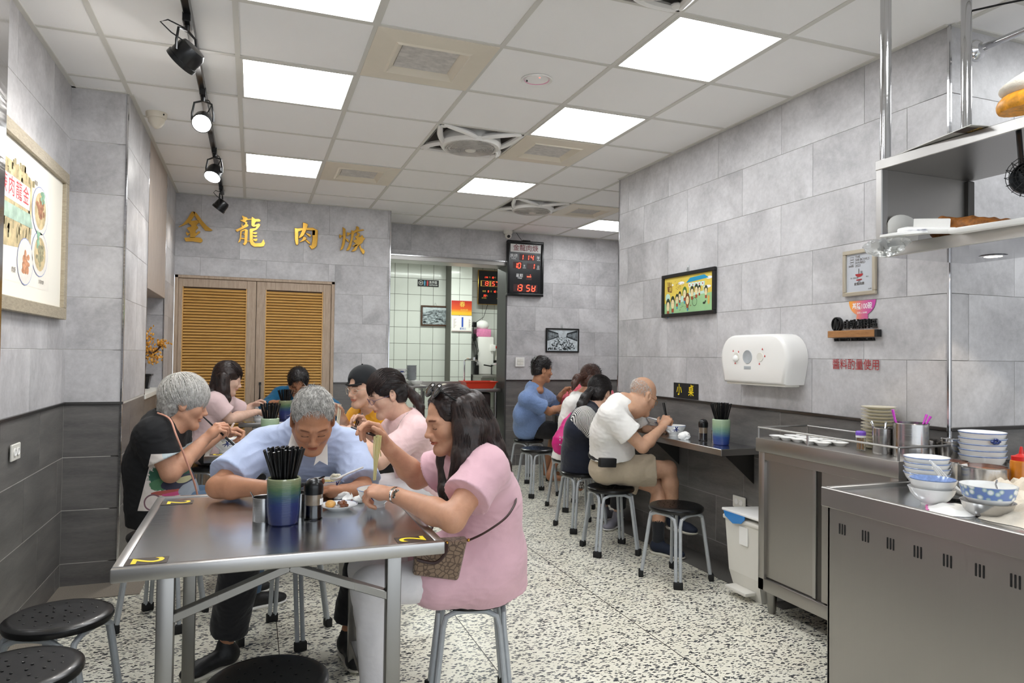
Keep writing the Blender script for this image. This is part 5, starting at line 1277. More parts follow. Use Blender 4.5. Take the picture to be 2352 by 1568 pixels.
STOOLS = [((2.433, 3.635), -2.09, 'empty black round stool beside the white bin'), ((2.342, 4.297), -2.48, 'black round stool under the man in white T-shirt'), ((2.43, 4.93), -2.3, 'black round stool under the woman in navy'),
          ((2.66, 5.62), -2.2, 'black round stool under the woman in white top'), ((2.60, 6.25), -2.2, 'empty black round stool in the aisle beside the man in heather blue'), ((2.80, 6.98), -2.0, 'black round stool under the man in heather blue'),
          ((-.60, 2.765), -1.2, 'empty black round stool at left, the one nearer the wall corner'), ((-.605, 2.335), -1.0, 'empty black round stool at left, cut by the lower picture edge'), ((.055, 2.045), -1.35, 'empty black round stool pulled up before the front table'),
          ((.80, 2.57), -1.05, 'black round stool under the woman with sunglasses'), ((.17, 3.49), -1.3, 'black round stool under the man in light blue shirt'), ((-.40, 3.86), -1.15, 'black round stool under the grey-haired woman'),
          ((1.0, 4.05), -1.1, 'black round stool under the ponytailed woman in pink'), ((-.32, 6.0), -1.2, 'black round stool under the long-haired woman in pale pink'), ((1.02, 5.15), -1.2, 'black round stool under the man in yellow'), ((.36, 7.02), -1.2, 'black round stool under the man in teal'), ((3.55, 7.35), -1.2, 'black round stool under the man in coral pink')]
for k, ((x, y), rz, lab) in enumerate(STOOLS): place(ST, k > 0, (x, y, 0), rz, lab)

# wall counter
t = thing('wall_counter', 'narrow stainless wall counter under the small black sign', 'counter', (2.75, 4.2, .8))
m = MB(); m.box((2.602, 3.43, .792), (2.897, 5.19, .80)); part(t, 'counter_top', m, 'steel_top')
m = MB(); m.box((2.60, 3.425, .762), (2.606, 5.19, .8015), .002); part(t, 'front_lip', m, 'steel_edge'); m = MB(); m.box((2.60, 3.424, .762), (2.897, 3.43, .8015), .002); part(t, 'end_lip', m, 'steel_edge')
for y in (3.5, 4.3, 5.1):
    m = MB(); m.prism([(0, 0), (-.26, 0), (0, -.22)], .004, frame(Vector((2.897, y, .79)), (1, 0, 0), (0, 0, 1))); part(t, 'bracket', m, 'steel_dark')
# cupboard with gallery rail
t = thing('steel_cupboard', 'stainless steel cupboard with sliding doors and gallery rail on top', 'cupboard', (2.72, 2.6, 0))
cx0, cx1, cy0, cy1, cz = 2.54, 2.892, 2.17, 3.03, .92
m = MB(); m.box((cx0-.012, cy0-.01, cz-.072), (cx1, cy1+.01, cz), .004); part(t, 'top', m, 'steel_panel')
m = MB(); m.box((cx0+.02, cy0+.03, .155), (cx1, cy1-.03, cz-.08)); part(t, 'carcass', m, 'steel_dark')
for y in (cy0, cy1-.045):
    m = MB(); m.box((cx0, y, .12), (cx0+.05, y+.045, cz-.072), .004); part(t, 'post', m, 'steel_panel')
m = MB(); m.box((cx0, cy0, .12), (cx0+.05, cy1, .185), .004); part(t, 'bottom_rail', m, 'steel_panel'); m = MB(); m.box((cx0+.002, cy0+.04, cz-.115), (cx0+.03, cy1-.04, cz-.072), .003); part(t, 'top_rail', m, 'steel_panel')
for nm, a, b, dx in (('door', 2.64, 3.0, .018), ('door', 2.2, 2.60, .008)):
    m = MB(); m.box((cx0+dx, a, .19), (cx0+dx+.012, b, cz-.11), .003); g = part(t, nm, m, 'steel_panel')
    m = MB(); m.box((cx0+dx-.006, a, .19), (cx0+dx+.002, a+.02, cz-.11), .002); part(g, 'door_edge', m, 'steel_edge')
for x in (cx0+.05, cx1-.06):
    for y in (cy0+.07, cy1-.05): m = MB(); m.lathe([(.018, 0), (.022, .02), (.028, .125)], (x, y, 0), 16, cap1=True); part(t, 'foot', m, 'steel_tube')
m = MB(); rz = cz+.055; m.tube([(cx0, cy0+.0, rz), (cx0, cy1, rz), (cx1-.02, cy1, rz), (cx1-.02, cy0, rz)], .005, 8); m.tube([(cx0, cy0, rz), (cx1-.02, cy0, rz)], .005, 8); part(t, 'gallery_rail', m, 'steel_edge')
for x, y in ((cx0, cy0), (cx0, (cy0+cy1)/2+.08), (cx0, cy1), (cx1-.02, cy1), (cx1-.02, cy0)): m = MB(); m.cyl((x, y, cz), (x, y, rz), .005, n=8); part(t, 'rail_post', m, 'steel_edge')
# service counter
t = thing('service_counter', 'large stainless service counter with slotted side in the foreground', 'counter', (2.8, 1.3, 0))
sx0, sy1, sz = 2.115, 2.155, .84
m = MB(); m.box((sx0, .2, sz-.02), (3.4, sy1, sz-.012)); part(t, 'counter_top', m, 'steel_top')
m = MB(); m.box((sx0-.003, .2, sz-.075), (sx0+.02, sy1+.003, sz), .003); part(t, 'side_lip', m, 'steel_panel'); m = MB(); m.box((sx0+.02, sy1-.02, sz-.075), (3.4, sy1+.003, sz), .003); part(t, 'back_lip', m, 'steel_panel')
m = MB(); m.box((sx0+.02, .2, .02), (sx0+.03, sy1-.01, sz-.06)); m.box((sx0+.02, sy1-.02, .02), (3.4, sy1-.012, sz-.06)); part(t, 'side_panel', m, 'steel_panel')
Y0 = 2.085
for k in range(9):
    for q in range(3):
        y = Y0-k*.108-q*.0125
        m = MB(); M = frame(Vector((sx0+.0195, y, .69)), (0, 1, 0), (0, 0, 1)); m.prism([(-.002, -.02), (.002, -.02), (.0025, -.017), (.0025, .017), (.002, .02), (-.002, .02), (-.0025, .017), (-.0025, -.017)], -.0012, M, 0.0004); part(t, 'vent_slot', m, 'dark_void', smooth=False)
# hanging double shelf above it
t = thing('hanging_shelf', 'stainless two-tier shelf hung from the ceiling above the service counter', 'shelf', (2.5, 1.3, 1.75))
hx0, hx1, hy1 = 2.284, 2.80, 2.06
m = MB(); m.box((hx0, .1, 2.086), (hx0+.012, hy1, 2.124), .002); part(t, 'upper_front_lip', m, 'steel_edge')
m = MB(); m.box((hx0+.01, .1, 2.092), (hx1, hy1, 2.100)); part(t, 'upper_board', m, 'steel_panel'); m = MB(); m.box((hx0+.01, hy1-.01, 2.086), (hx1, hy1, 2.124), .002); part(t, 'upper_end_lip', m, 'steel_edge')
m = MB(); m.box((hx0+.05, .1, 1.748), (hx1, hy1, 1.756)); part(t, 'lower_board', m, 'mirror_steel'); m = MB(); m.box((hx0+.04, .1, 1.746), (hx0+.052, hy1, 1.792), .002); part(t, 'lower_front_lip', m, 'steel_edge')
m = MB(); m.box((hx0+.03, hy1-.012, 1.756), (hx1, hy1-.004, 2.09)); part(t, 'end_panel', m, 'steel_panel'); m = MB(); m.box((hx0+.002, hy1-.03, 1.756), (hx0+.035, hy1, 2.088), .003); part(t, 'front_post', m, 'steel_edge'); m = MB(); m.box((hx1-.035, hy1-.03, 1.756), (hx1, hy1, 2.088), .003); part(t, 'rear_post', m, 'steel_dark')
for (x, y) in ((2.31, 2.035), (2.757, 2.035), (2.31, .4), (2.757, .4)): m = MB(); m.cyl((x, y, 2.1), (x, y, H+.02), .02, n=20); part(t, 'hanging_pole', m, 'mirror_steel')
m = MB(); m.lathe([(.045, 1.7485), (.048, 1.746), (.04, 1.743), (.03, 1.745)], (2.665, 1.86, 0), 28, cap0=False); part(t, 'downlight_ring', m, 'chrome'); m = MB(); m.lathe([(.03, 1.745), (.001, 1.7455)], (2.665, 1.86, 0), 24, cap0=False); part(t, 'downlight_lens', m, 'small_lamp')
la = bpy.data.lights.new('shelf_downlight', 'SPOT'); la.energy = 6; la.spot_size = 2.0; la.shadow_soft_size = .03; la.color = (1, .88, .72); lo = bpy.data.objects.new('shelf_downlight', la); lo.parent = t; lo.location = (2.665-2.5, 1.86-1.3, 1.735-1.75); col.objects.link(lo)
t = thing('metal_sheet', 'thin steel sheet with a dark sticker lying across the upper shelf', 'metal sheet', (2.4, 1.85, 2.126))
m = MB(); pl = [(2.312, 2.045), (2.222, 1.625), (2.62, 1.54), (2.71, 1.96)]; m.prism(pl, 2.1285, None, 2.126); part(t, 'sheet', m, 'steel_matt', smooth=False)
m = MB(); m.prism([(2.238, 1.70), (2.226, 1.643), (2.36, 1.614), (2.372, 1.671)], 2.1262, None, 2.1256); part(t, 'dark_sticker', m, 'brown_decal', smooth=False)
m = MB(); text(m, '食品', .03, frame(Vector((2.285, 1.655, 2.1253)), (.2, 1, 0), (1, -.2, 0)) @ Matrix.Rotation(math.pi, 4, 'Y'), 0); part(t, 'sticker_print', m, 'toon_ochre', smooth=False)
t = thing('wall_tube', 'chrome clothes rail mounted on the tiled wall near the ceiling', 'tube', (3.06, 2.2, 2.755))
m = MB(); m.lathe([(.05, 0), (.05, .006), (.042, .02), (.026, .032), (.024, .05)], n=28, M=frame(Vector((3.06, 2.217, 2.755)), (1, 0, 0), (0, 0, 1)), cap1=True); part(t, 'flange', m, 'chrome'); m = MB(); m.cyl((3.06, 2.2, 2.755), (3.06, .3, 2.755), .015, n=14); part(t, 'tube', m, 'mirror_steel')
m = MB(); m.tube([(2.765, 2.05, 2.80), (2.85, 1.95, 2.805), (3.0, 1.75, 2.80), (3.06, 1.6, 2.775)], .004, 6); part(t, 'black_cord', m, 'black_rubber')
# bin
t = thing('pedal_bin', 'white pedal bin with blue liner showing, beside the cupboard', 'bin', (2.72, 3.24, 0))
bx0, bx1, by0, by1 = 2.575, 2.868, 3.055, 3.375
def hexa(m, b, tp, z0, z1):
    vs = [(b[0], b[2], z0), (b[1], b[2], z0), (b[1], b[3], z0), (b[0], b[3], z0), (tp[0], tp[2], z1), (tp[1], tp[2], z1), (tp[1], tp[3], z1), (tp[0], tp[3], z1)]
    m.add(vs, [(3, 2, 1, 0), (4, 5, 6, 7), (0, 1, 5, 4), (1, 2, 6, 5), (2, 3, 7, 6), (3, 0, 4, 7)])
m = MB(); hexa(m, (bx0+.055, bx1-.02, by0+.05, by1-.05), (bx0+.022, bx1-.008, by0+.032, by1-.032), 0.0, .13); hexa(m, (bx0+.022, bx1-.008, by0+.032, by1-.032), (bx0+.01, bx1, by0+.01, by1-.01), .13, .43); part(t, 'body', m, 'offwhite_plastic', smooth=False)
m = MB(); m.box((bx0, by0, .415), (bx1, by1, .44), .006); part(t, 'rim', m, 'offwhite_plastic'); m = MB(); m.box((bx0-.006, by0-.004, .446), (bx1, by1+.004, .462), .005, Matrix.Translation((bx1, 0, .44)) @ Matrix.Rotation(.05, 4, 'Y') @ Matrix.Translation((-bx1, 0, -.44))); part(t, 'lid', m, 'white_plastic')
m = MB(); m.box((bx0-.03, by0+.08, .035), (bx0+.05, by1-.06, .055), .006); part(t, 'pedal', m, 'offwhite_plastic'); m = MB(); m.box((bx0+.006, by0+.11, .30), (bx0+.0115, by0+.18, .40)); part(t, 'paper_label', m, 'sticker_white')
m = MB(); pts = [(by1-.02, .462), (by1-.03, .435), (by1-.1, .405), (by1-.17, .418), (by1-.2, .445), (by1-.2, .462)]; m.prism(pts, .005, frame(Vector((bx0-.008, 0, 0)), (0, 1, 0), (0, 0, 1))); part(t, 'bin_liner', m, 'blue_film', smooth=False)

# ------------------------------------------------------------------ things on the tables
def chop(r=.0042, L=.248):
    m = MB(); m.tube([(0, 0, 0), (0, 0, L*.5), (0, 0, L)], [r*.65, r*.95, r], 8); return _mesh('chopstick', m, 'black_plastic')
CH = chop()
def holder(x, y, z, lab, mt, n, rh=.055, h=.165, seed=0, clab=''):
    m = MB(); m.lathe([(rh*.8, 0), (rh*.88, .004), (rh*.96, h*.3), (rh, h*.7), (rh, h-.004), (rh-.003, h), (rh-.007, h-.004), (rh-.009, h*.3), (.001, .012)], n=40)
    o = single('chopstick_holder', lab, 'chopstick holder', m, mt); o.location = (x, y, z)
    rs = random.Random(seed)
    for k in range(n):
        a = 2*math.pi*(k*.381966); r0 = (rh-.024)*math.sqrt((k+.5)/n); r1 = (rh-.013)*math.sqrt((k+.5)/n)
        p0 = Vector((r0*math.cos(a)*.8, r0*math.sin(a)*.8, .014)); d = Vector((r1*math.cos(a)*1.12-p0.x, r1*math.sin(a)*1.12-p0.y, h-.014)).normalized()
        if k > n*.5: d = (Vector((math.cos(a), math.sin(a), 0))*rs.uniform(.22, .34)+Vector((0, 0, 1))).normalized(); p0 = Vector((math.cos(a), math.sin(a), 0))*(rh-.018)-d*(h/d.z-.016/d.z)+Vector((0, 0, h))
        if math.hypot(p0.x, p0.y) > rh-.016: p0.x *= .6; p0.y *= .6
        c = link('chopstick', CH); c.location = Vector((x, y, z))+p0; c.rotation_euler = d.to_track_quat('Z', 'Y').to_euler(); tag(c, clab, 'chopstick', clab)
    return o
holder(.109, 2.52, .756, 'tall chopstick holder glazed green to navy on the front table', 'holder_glaze', 44, .056, .158, 1, 'black chopstick in the navy holder on the front table')
holder(.112, 4.72, .756, 'green chopstick holder on the table behind the man in light blue', 'holder_glaze_green', 26, .056, .165, 2, 'black chopstick in the green holder on table three')
holder(.276, 6.42, .756, 'green and navy chopstick holder on the farthest table', 'holder_glaze', 26, .056, .165, 3, 'black chopstick in the holder on the farthest table')
holder(2.755, 3.63, .80, 'green to blue chopstick holder on the wall counter', 'holder_glaze_green', 26, .055, .16, 4, 'black chopstick in the holder on the wall counter')
def soy(x, y, z, lab, sz=1.0, rz=0.0):
    t = thing('soy_sauce_bottle', lab, 'bottle', (x, y, z), rz)
    m = MB(); r = .032*sz; m.lathe([(r*.9, .0), (r, .003), (r, .093), (r*.98, .096), (r*.92, .096), (r*.92, .006), (.001, .006)], n=28); part(t, 'glass_body', m, 'clear_glass', False)
    m = MB(); m.lathe([(r*.9, .051), (r*.905, .0515), (r*.905, .09), (.001, .09)], n=24); part(t, 'sauce_film', m, 'soy_glass', False)
    m = MB(); m.lathe([(r*.9, .0075), (r*.905, .05), (.001, .05)], n=24); part(t, 'sauce', m, 'soy_sauce', False)
    m = MB(); m.lathe([(r*1.02, .088), (r*1.05, .094), (r*1.05, .112)]+[(r*1.05*math.cos(a), .112+r*1.0*math.sin(a)) for a in (.25, .5, .75, 1.0, 1.25, 1.5)], n=28, cap1=True); c = part(t, 'cap', m, 'black_plastic', False)
    m = MB(); m.tube([(-r*.8, 0, .122), (-r*1.35, 0, .126)], [.006, .0045], 8); part(c, 'spout', m, 'black_plastic', False)
    m = MB(); m.sphere((r*1.0, 0, .13), (.006, .008, .012)); part(c, 'air_button', m, 'brown_plastic', False)
    m = MB(); n = 8; vs = []; 
    for k in range(n+1):
        a = -1.05+k*.09; vs += [((r+.0012)*math.cos(a), (r+.0012)*math.sin(a), .052), ((r+.0012)*math.cos(a), (r+.0012)*math.sin(a), .074)]
    m.add(vs, [(2*k, 2*k+2, 2*k+3, 2*k+1) for k in range(n)]); part(t, 'sticker', m, 'sticker_white', False)
soy(.211, 2.56, .756, 'soy sauce bottle with black dome cap on the front table', 1.0, .1)
soy(2.765, 3.83, .80, 'soy sauce bottle with black dome cap on the wall counter', .95, 1.0)
def cup(x, y, z, r, h, lab, mt='steel_pot', spoon=True):
    t = thing('steel_cup', lab, 'cup', (x, y, z)); m = MB(); m.lathe([(r*.96, 0), (r, .003), (r, h-.002), (r+.0015, h), (r-.0015, h-.001), (r-.002, .01), (.001, .008)], n=32); part(t, 'cup', m, mt, False)
    if spoon: m = MB(); m.tube([(-r*.5, 0, .02), (-r*.95, 0, h+.002), (-r*1.2, 0, h+.018)], .0022, 6); part(t, 'spoon_handle', m, 'chrome', False)
cup(.045, 2.585, .756, .036, .083, 'plain steel condiment cup left of the navy chopstick holder')
cup(.168, 2.62, .756, .033, .085, 'steel condiment cup hidden between holder and soy sauce', spoon=False)
cup(2.80, 3.74, .80, .03, .075, 'small steel cup beside the soy sauce on the wall counter')
def bowl(x, y, z, r, h, lab, blue='porcelain_navy', food=None, noodles=False, rot=0.0, rimc='porcelain_blue', group=None, tilt=None):
    t = thing('noodle_bowl', lab, 'bowl', (x, y, z), rot, group)
    m = MB(); m.lathe([(r*.42, 0), (r*.48, 0), (r*.47, h*.16), (r*.5, h*.2), (r*.74, h*.42), (r*.9, h*.7), (r*.99, h*.985), (r, h), (r*.97, h*.995), (r*.86, h*.7), (r*.68, h*.44), (r*.3, h*.27), (.001, h*.25)], n=40); part(t, 'bowl', m, 'porcelain', False)
    m = MB(); m.lathe([(r*.985, h*.955), (r*1.004, h*.985), (r*1.0, h*1.006), (r*.968, h*1.0)], n=40, cap0=False); part(t, 'blue_rim', m, rimc, False)
    def blade(a, z0, L, w, tl, M_):
        vs = []
        for k in range(6):
            f = k/5; ww = w*math.sin(math.pi*min(.98, f*.9+.1)); aa = a+(L*f)*math.sin(tl)/r; zz = z0+L*f*math.cos(tl); rr = np.interp(zz, [h*.2, h*.42, h*.7, h], [r*.5, r*.74, r*.9, r])*1.008
            for sg in (-1, 1): vs.append((rr*math.cos(aa+sg*ww/r*math.cos(tl)), rr*math.sin(aa+sg*ww/r*math.cos(tl)), zz-sg*ww*math.sin(tl)))
        M_.add(vs, [(2*k, 2*k+1, 2*k+3, 2*k+2) for k in range(5)])
    for q in range(3):
        m = MB(); a0 = q*2.1+.3
        for tl, L in ((-2.4, .03), (-1.9, .034), (2.5, .03), (1.9, .03), (3.0, .026), (-.5, .02), (.6, .02)): blade(a0, h*.74, L*r/.075, .0035, tl, m)
        part(t, 'leaf_motif', m, blue, False, False)
    m = MB(); rr = r*.84; zz = h*.72; m.lathe([(rr, zz), (rr*.5, zz+.002), (.001, zz+.003)], n=28, cap0=False); part(t, 'soup', m, 'soup', False)
    if food or noodles:
        rs = random.Random(int(x*1000)); m = MB()
        for k in range(26):
            a = rs.uniform(0, 6.28); q = rs.uniform(.1, .65)*r; m.tube([(q*math.cos(a+j*.5), q*math.sin(a+j*.5), zz+.003+rs.uniform(0, .006)) for j in range(5)], .0018, 5)
        part(t, 'noodles', m, 'noodle', False)['kind'] = 'stuff'
    return t
bowl(.455, 2.70, .756, .073, .068, 'blue-rimmed noodle bowl under the hand with wristwatch', noodles=True, rot=3.9)
bowl(.285, 2.96, .756, .07, .066, 'white noodle bowl under the chin of the man in light blue', food=1, rot=1.0)
bowl(-.135, 4.42, .756, .082, .078, 'white noodle bowl before the grey-haired woman', rot=.3, food=1)
bowl(.06, 6.46, .756, .085, .075, 'white noodle bowl before the long-haired woman in pale pink', rot=4.2, food=1)
bowl(.44, 4.62, .756, .075, .068, 'noodle bowl between the ponytailed woman and table edge', rot=2.2, food=1)
bowl(.62, 4.98, .756, .07, .075, 'plain white bowl before the man in yellow', rot=2.2)
bowl(2.745, 4.13, .80, .078, .072, 'white bowl with blue leaves on the wall counter', rot=4.0)
bowl(3.3, 6.9, .75, .075, .068, 'white bowl on the far corner table', rot=4.0)
def china_spoon(p, d, lab=None, up=(0, 0, 1), root=None, L=.135, mt='porcelain', food=False):
    d = Vector(d).normalized(); M = frame(Vector(p), d, Vector(up).cross(d)); 
    t = thing('soup_spoon', lab, 'spoon', p) if root is None else root
    m = MB(); n = 7; vs = []; fs = []
    prof = [(0, .004, .006), (.01, .014, 0), (.025, .020, -.002), (.04, .019, 0), (.055, .011, .006), (.075, .0085, .014), (.10, .0075, .022), (.125, .0075, .031), (.135, .004, .034)]
    for (x, w, z) in prof:
        dep = .012 if x < .05 else .004
        for k in range(n):
            a = -1+2*k/(n-1); vs.append((x-.03, w*a, z-dep*(1-a*a)))
        for k in range(n):
            a = 1-2*k/(n-1); vs.append((x-.03, w*a, z-dep*(1-a*a)-.003))
    N = 2*n
    for i in range(len(prof)-1):
        for k in range(N): fs.append((i*N+k, (i+1)*N+k, (i+1)*N+(k+1) % N, i*N+(k+1) % N))
    fs.append(tuple(range(N))); fs.append(tuple(reversed(range((len(prof)-1)*N, len(prof)*N))))
    Ml = Matrix.Translation(-Vector(p)) @ M
    m.add(vs, fs, Ml); part(t, 'spoon', m, mt, False)
    if food:
        m = MB(); rs = random.Random(3)
        for k in range(9): m.sphere((-.005+rs.uniform(-.014, .014), rs.uniform(-.01, .01), .001+rs.uniform(0, .008)), (.009, .008, .006), 8, 5, Ml)
        part(t, 'morsel', m, 'cream_plate', False)
    return t
china_spoon((.335, 2.93, .836), (1, -.15, .05), 'white soup spoon resting on the bowl of the man in light blue', food=True)
china_spoon((.36, 2.80, .775), (-.5, -.9, -.35), 'white soup spoon leaning on the braised pork dish')
def dish(x, y, z, r, lab, lay=True):
    t = thing('side_dish', lab, 'dish', (x, y, z)); m = MB(); m.lathe([(r*.55, 0), (r*.6, .004), (r*.95, .016), (r, .019), (r*.96, .0195), (r*.6, .0085), (.001, .007)], n=40); part(t, 'plate', m, 'porcelain', False)
    m = MB(); m.lathe([(r*.9, .0172), (r*.965, .0199)], n=40, cap0=False); part(t, 'patterned_rim', m, 'porcelain_navy', False)
    rs = random.Random(int(abs(x)*999)); m = MB()
    for k in range(8): m.box((-.012, -.009, -.006), (.012, .009, .006), .003, Matrix.Translation((rs.uniform(-.005, .03), rs.uniform(-.022, .022), .016+rs.uniform(0, .01))) @ Euler((rs.uniform(-.5, .5), rs.uniform(-.5, .5), rs.uniform(0, 3))).to_matrix().to_4x4())
    part(t, 'braised_pork', m, 'meat_brown', False)
    m = MB(); m.sphere((-.028, .004, .02), (.02, .024, .014)); part(t, 'radish', m, 'radish', False)
dish(.312, 2.69, .756, .072, 'white oval-rimmed dish of braised pork beside the soy sauce')
dish(-.02, 4.75, .756, .07, 'small dish of food beside the grey-haired woman bowl'); dish(.42, 6.55, .756, .07, 'small dish of food on the farthest table right of the holder')
def crumple(x, y, z, r, lab, seed):
    rs = np.random.RandomState(seed); m = MB(); m.sphere((0, 0, 0), (r, r*.85, r*.7), 22, 14); v = np.array(m.v); dd = v/np.maximum(np.linalg.norm(v, axis=1), 1e-6)[:, None]
    f = 1+.22*vnoise(dd, 5, seed)+.2*np.abs(vnoise(dd, 9, seed+1)); v = v*f[:, None]; v[:, 2] = np.maximum(v[:, 2], -r*.5); m.v = [tuple(q) for q in v]
    o = single('crumpled_tissue', lab, 'tissue', m, 'tissue', ang=.5); o.location = (x, y, z+r*.5)
crumple(.345, 2.885, .757, .03, 'crumpled white tissue behind the braised pork dish', 1); crumple(.40, 2.78, .757, .022, 'small tissue scrap right of the braised pork dish', 2)
crumple(2.69, 3.93, .80, .04, 'crumpled white tissue on the wall counter', 3)

# ------------------------------------------------------------------ on the cupboard
rs = random.Random(8); k = 0
SA = [(2.60, 2.96), (2.60, 2.885), (2.605, 2.81), (2.61, 2.735), (2.615, 2.66), (2.69, 2.95), (2.685, 2.87), (2.69, 2.79), (2.695, 2.71), (2.70, 2.635), (2.77, 2.95), (2.775, 2.87), (2.775, 2.79), (2.78, 2.71)]
for (x, y) in SA:
    m = MB(); m.lathe([(.022, 0), (.024, .002), (.036, .014), (.040, .016), (.0395, .0175), (.034, .015), (.02, .004), (.001, .004)], n=24)
    o = single('sauce_saucer', 'small white sauce saucer laid out on the steel cupboard', 'saucer', m, 'porcelain', group='white saucers on the cupboard'); o.location = (x, y, .92)
for k in range(13):
    m = MB(); m.lathe([(.045, 0), (.05, .003), (.076, .012), (.078, .0145), (.074, .0145), (.045, .006), (.001, .006)], n=32); o = single('stacked_plate', 'cream plate in the tall stack beside the steel pots', 'plate', m, 'cream_plate', group='cream plates stacked on the cupboard'); o.location = (2.80+rs.uniform(-.002, .002), 2.50+rs.uniform(-.002, .002), .92+.0155*k)
t = thing('toothpick_jar', 'clear toothpick jar with purple cap on the cupboard', 'jar', (2.665, 2.48, .92)); m = MB(); m.lathe([(.020, 0), (.021, .003), (.021, .062), (.0195, .062), (.0195, .004), (.001, .004)], n=24); part(t, 'jar', m, 'clear_glass', False); m = MB()
for k in range(28): a = rs.uniform(0, 6.3); q = .016*math.sqrt(rs.random()); m.tube([(q*math.cos(a), q*math.sin(a), .006), (q*math.cos(a+.3), q*math.sin(a+.3), .058)], .0011, 4)
part(t, 'toothpicks', m, 'toothpick', False)['kind'] = 'stuff'
m = MB(); m.lathe([(.022, .06), (.022, .07)], n=24, cap1=True); part(t, 'white_collar', m, 'white_plastic', False); m = MB(); m.lathe([(.0225, .07), (.0225, .084), (.018, .09), (.001, .091)], n=24); part(t, 'purple_cap', m, 'purple_plastic', False)
def pot(x, y, z, r, h, lab, ears=False, ladles=(), fill=None):
    t = thing('steel_pot', lab, 'pot', (x, y, z)); m = MB(); m.lathe([(r*.96, 0), (r, .004), (r, h-.004), (r+.003, h), (r-.002, h), (r-.003, .01), (.001, .01)], n=40); part(t, 'pot', m, 'steel_pot', False)
    for (a, L, mt) in ladles: m = MB(); d = Vector((math.cos(a), math.sin(a), 0)); m.tube([d*r*.5+Vector((0, 0, h*.6)), d*r*.95+Vector((0, 0, h+.01)), d*r*1.1+Vector((0, 0, h+L))], [.003, .0045, .006], 8); part(t, 'spoon_handle', m, mt, False)
    if fill: m = MB(); m.lathe([(r-.004, h*.86), (.001, h*.87)], n=30, cap0=False); part(t, 'contents', m, fill, False)
    if ears:
        m = MB(); m.tube([(r, -.02, h*.7), (r+.02, -.02, h*.7), (r+.02, .02, h*.7), (r, .02, h*.7)], .003, 6); part(t, 'handle', m, 'steel_tube', False)
    return t
pot(2.675, 2.365, .92, .045, .118, 'small steel pot with spoons left of the larger pot', ladles=((.5, .02, 'chrome'), (2.2, .025, 'chrome')))
pot(2.70, 2.245, .92, .07, .15, 'larger steel pot with magenta spoon handles on the cupboard', ladles=((2.7, .055, 'magenta_plastic'), (-.6, .03, 'magenta_plastic'), (-.2, .035, 'magenta_plastic')))
pot(2.845, 2.275, .92, .035, .07, 'small steel mug with handle right of the larger pot', True, ((.9, .03, 'chrome'),))
t = pot(2.868, 2.19, .92, .038, .07, 'lidded steel canister at the cupboard end'); m = MB(); m.lathe([(.04, .07), (.04, .082), (.036, .086), (.001, .087)], n=32); part(t, 'lid', m, 'mirror_steel', False)

# ------------------------------------------------------------------ on the service counter
CT = .828
def big_bowl(x, y, z, r, h, lab, group=None, rim='porcelain_blue', top=False, motif=False, mt='porcelain'):
    t = thing('soup_bowl', lab, 'bowl', (x, y, z), 0, group); m = MB(); m.lathe([(r*.4, 0), (r*.46, .0), (r*.46, h*.12), (r*.72, h*.36), (r*.9, h*.68), (r, h), (r*.97, h), (r*.86, h*.68), (r*.6, h*.34), (.001, h*.22)], n=40); part(t, 'bowl', m, mt, False)
    if rim: m = MB(); m.lathe([(r*.955, h*.88), (r*1.003, h*.985), (r*.985, h*1.008)], n=40, cap0=False); part(t, 'blue_rim', m, rim, False)
    if motif:
        m = MB()
        for dx, dz in ((-.018, 0), (.018, 0), (0, .008), (-.008, -.006), (.008, -.006)): m.sphere((dx-.035, -r*.935+dx*dx*3, h*.55+dz), (.013, .006, .006), 8, 5)
        part(t, 'blue_flower', m, 'porcelain_navy', False)
    return t
px = lambda x, y, z: tuple(at(x, y, Z=z))
for k in range(4): big_bowl(2.545, 2.045, CT+.021*k, .083, .066, 'blue-rimmed bowl in the near four-bowl stack, %s' % ('lowest', 'second up', 'third up', 'topmost')[k], 'blue-rimmed bowls in the near stack', rim='porcelain_blue')
for k in range(5): big_bowl(2.885, 2.06, CT+.05+.024*k, .088, .072, 'blue-rimmed bowl in the taller stack by the wall, %s' % ('lowest', 'second up', 'third up', 'fourth up', 'topmost')[k], 'blue-rimmed bowls in the taller stack', motif=(k == 4))
m = MB(); m.box((2.76, 1.99, CT), (3.0, 2.125, CT+.05), .006); single('steel_tray', 'low steel tray under the taller bowl stack', 'tray', m, 'steel_panel', (2.86, 2.06, CT))
big_bowl(2.285, 1.815, CT, .077, .062, 'plain white lower bowl of the pair near the counter edge', rim=None); big_bowl(2.285, 1.812, CT+.03, .077, .062, 'white bowl with blue inner band nested on the plain bowl', rim=None)
m = MB(); m.lathe([(.0755, .0625), (.066, .044), (.058, .034)], (2.285, 1.812, CT+.03), 36, cap0=False); m.v = [(2.285+(a-2.285)*.965, 1.812+(b-1.812)*.965, c+.002) for a, b, c in m.v]; single('blue_band', 'blue glazed band inside the nested white bowl', 'glaze band', m, 'porcelain_blue', (2.285, 1.812, CT+.085))
m = MB(); m.lathe([(.035, 0), (.05, .002), (.068, .02), (.078, .048), (.081, .05), (.076, .049), (.066, .022), (.048, .006), (.001, .005)], n=40); o = single('steel_basin', 'rounded steel basin under the blue-patterned bowl', 'basin', m, 'steel_pot'); o.location = (2.30, 1.625, CT)
def pat():
    s = NT('blue_pattern'); v = s.coords((1, 1, 1), 'obj'); vo = s.new('ShaderNodeTexVoronoi'); vo.inputs['Scale'].default_value = 46; s.link(v, vo.inputs['Vector'])
    s.base(s.ramp(vo.outputs['Distance'], [(.26, lin('eef0f2')), (.40, lin('a9c0bc')), (.52, lin('6d86bd'))])); s.set(Roughness=.15, Coat_Weight=.4)
pat()
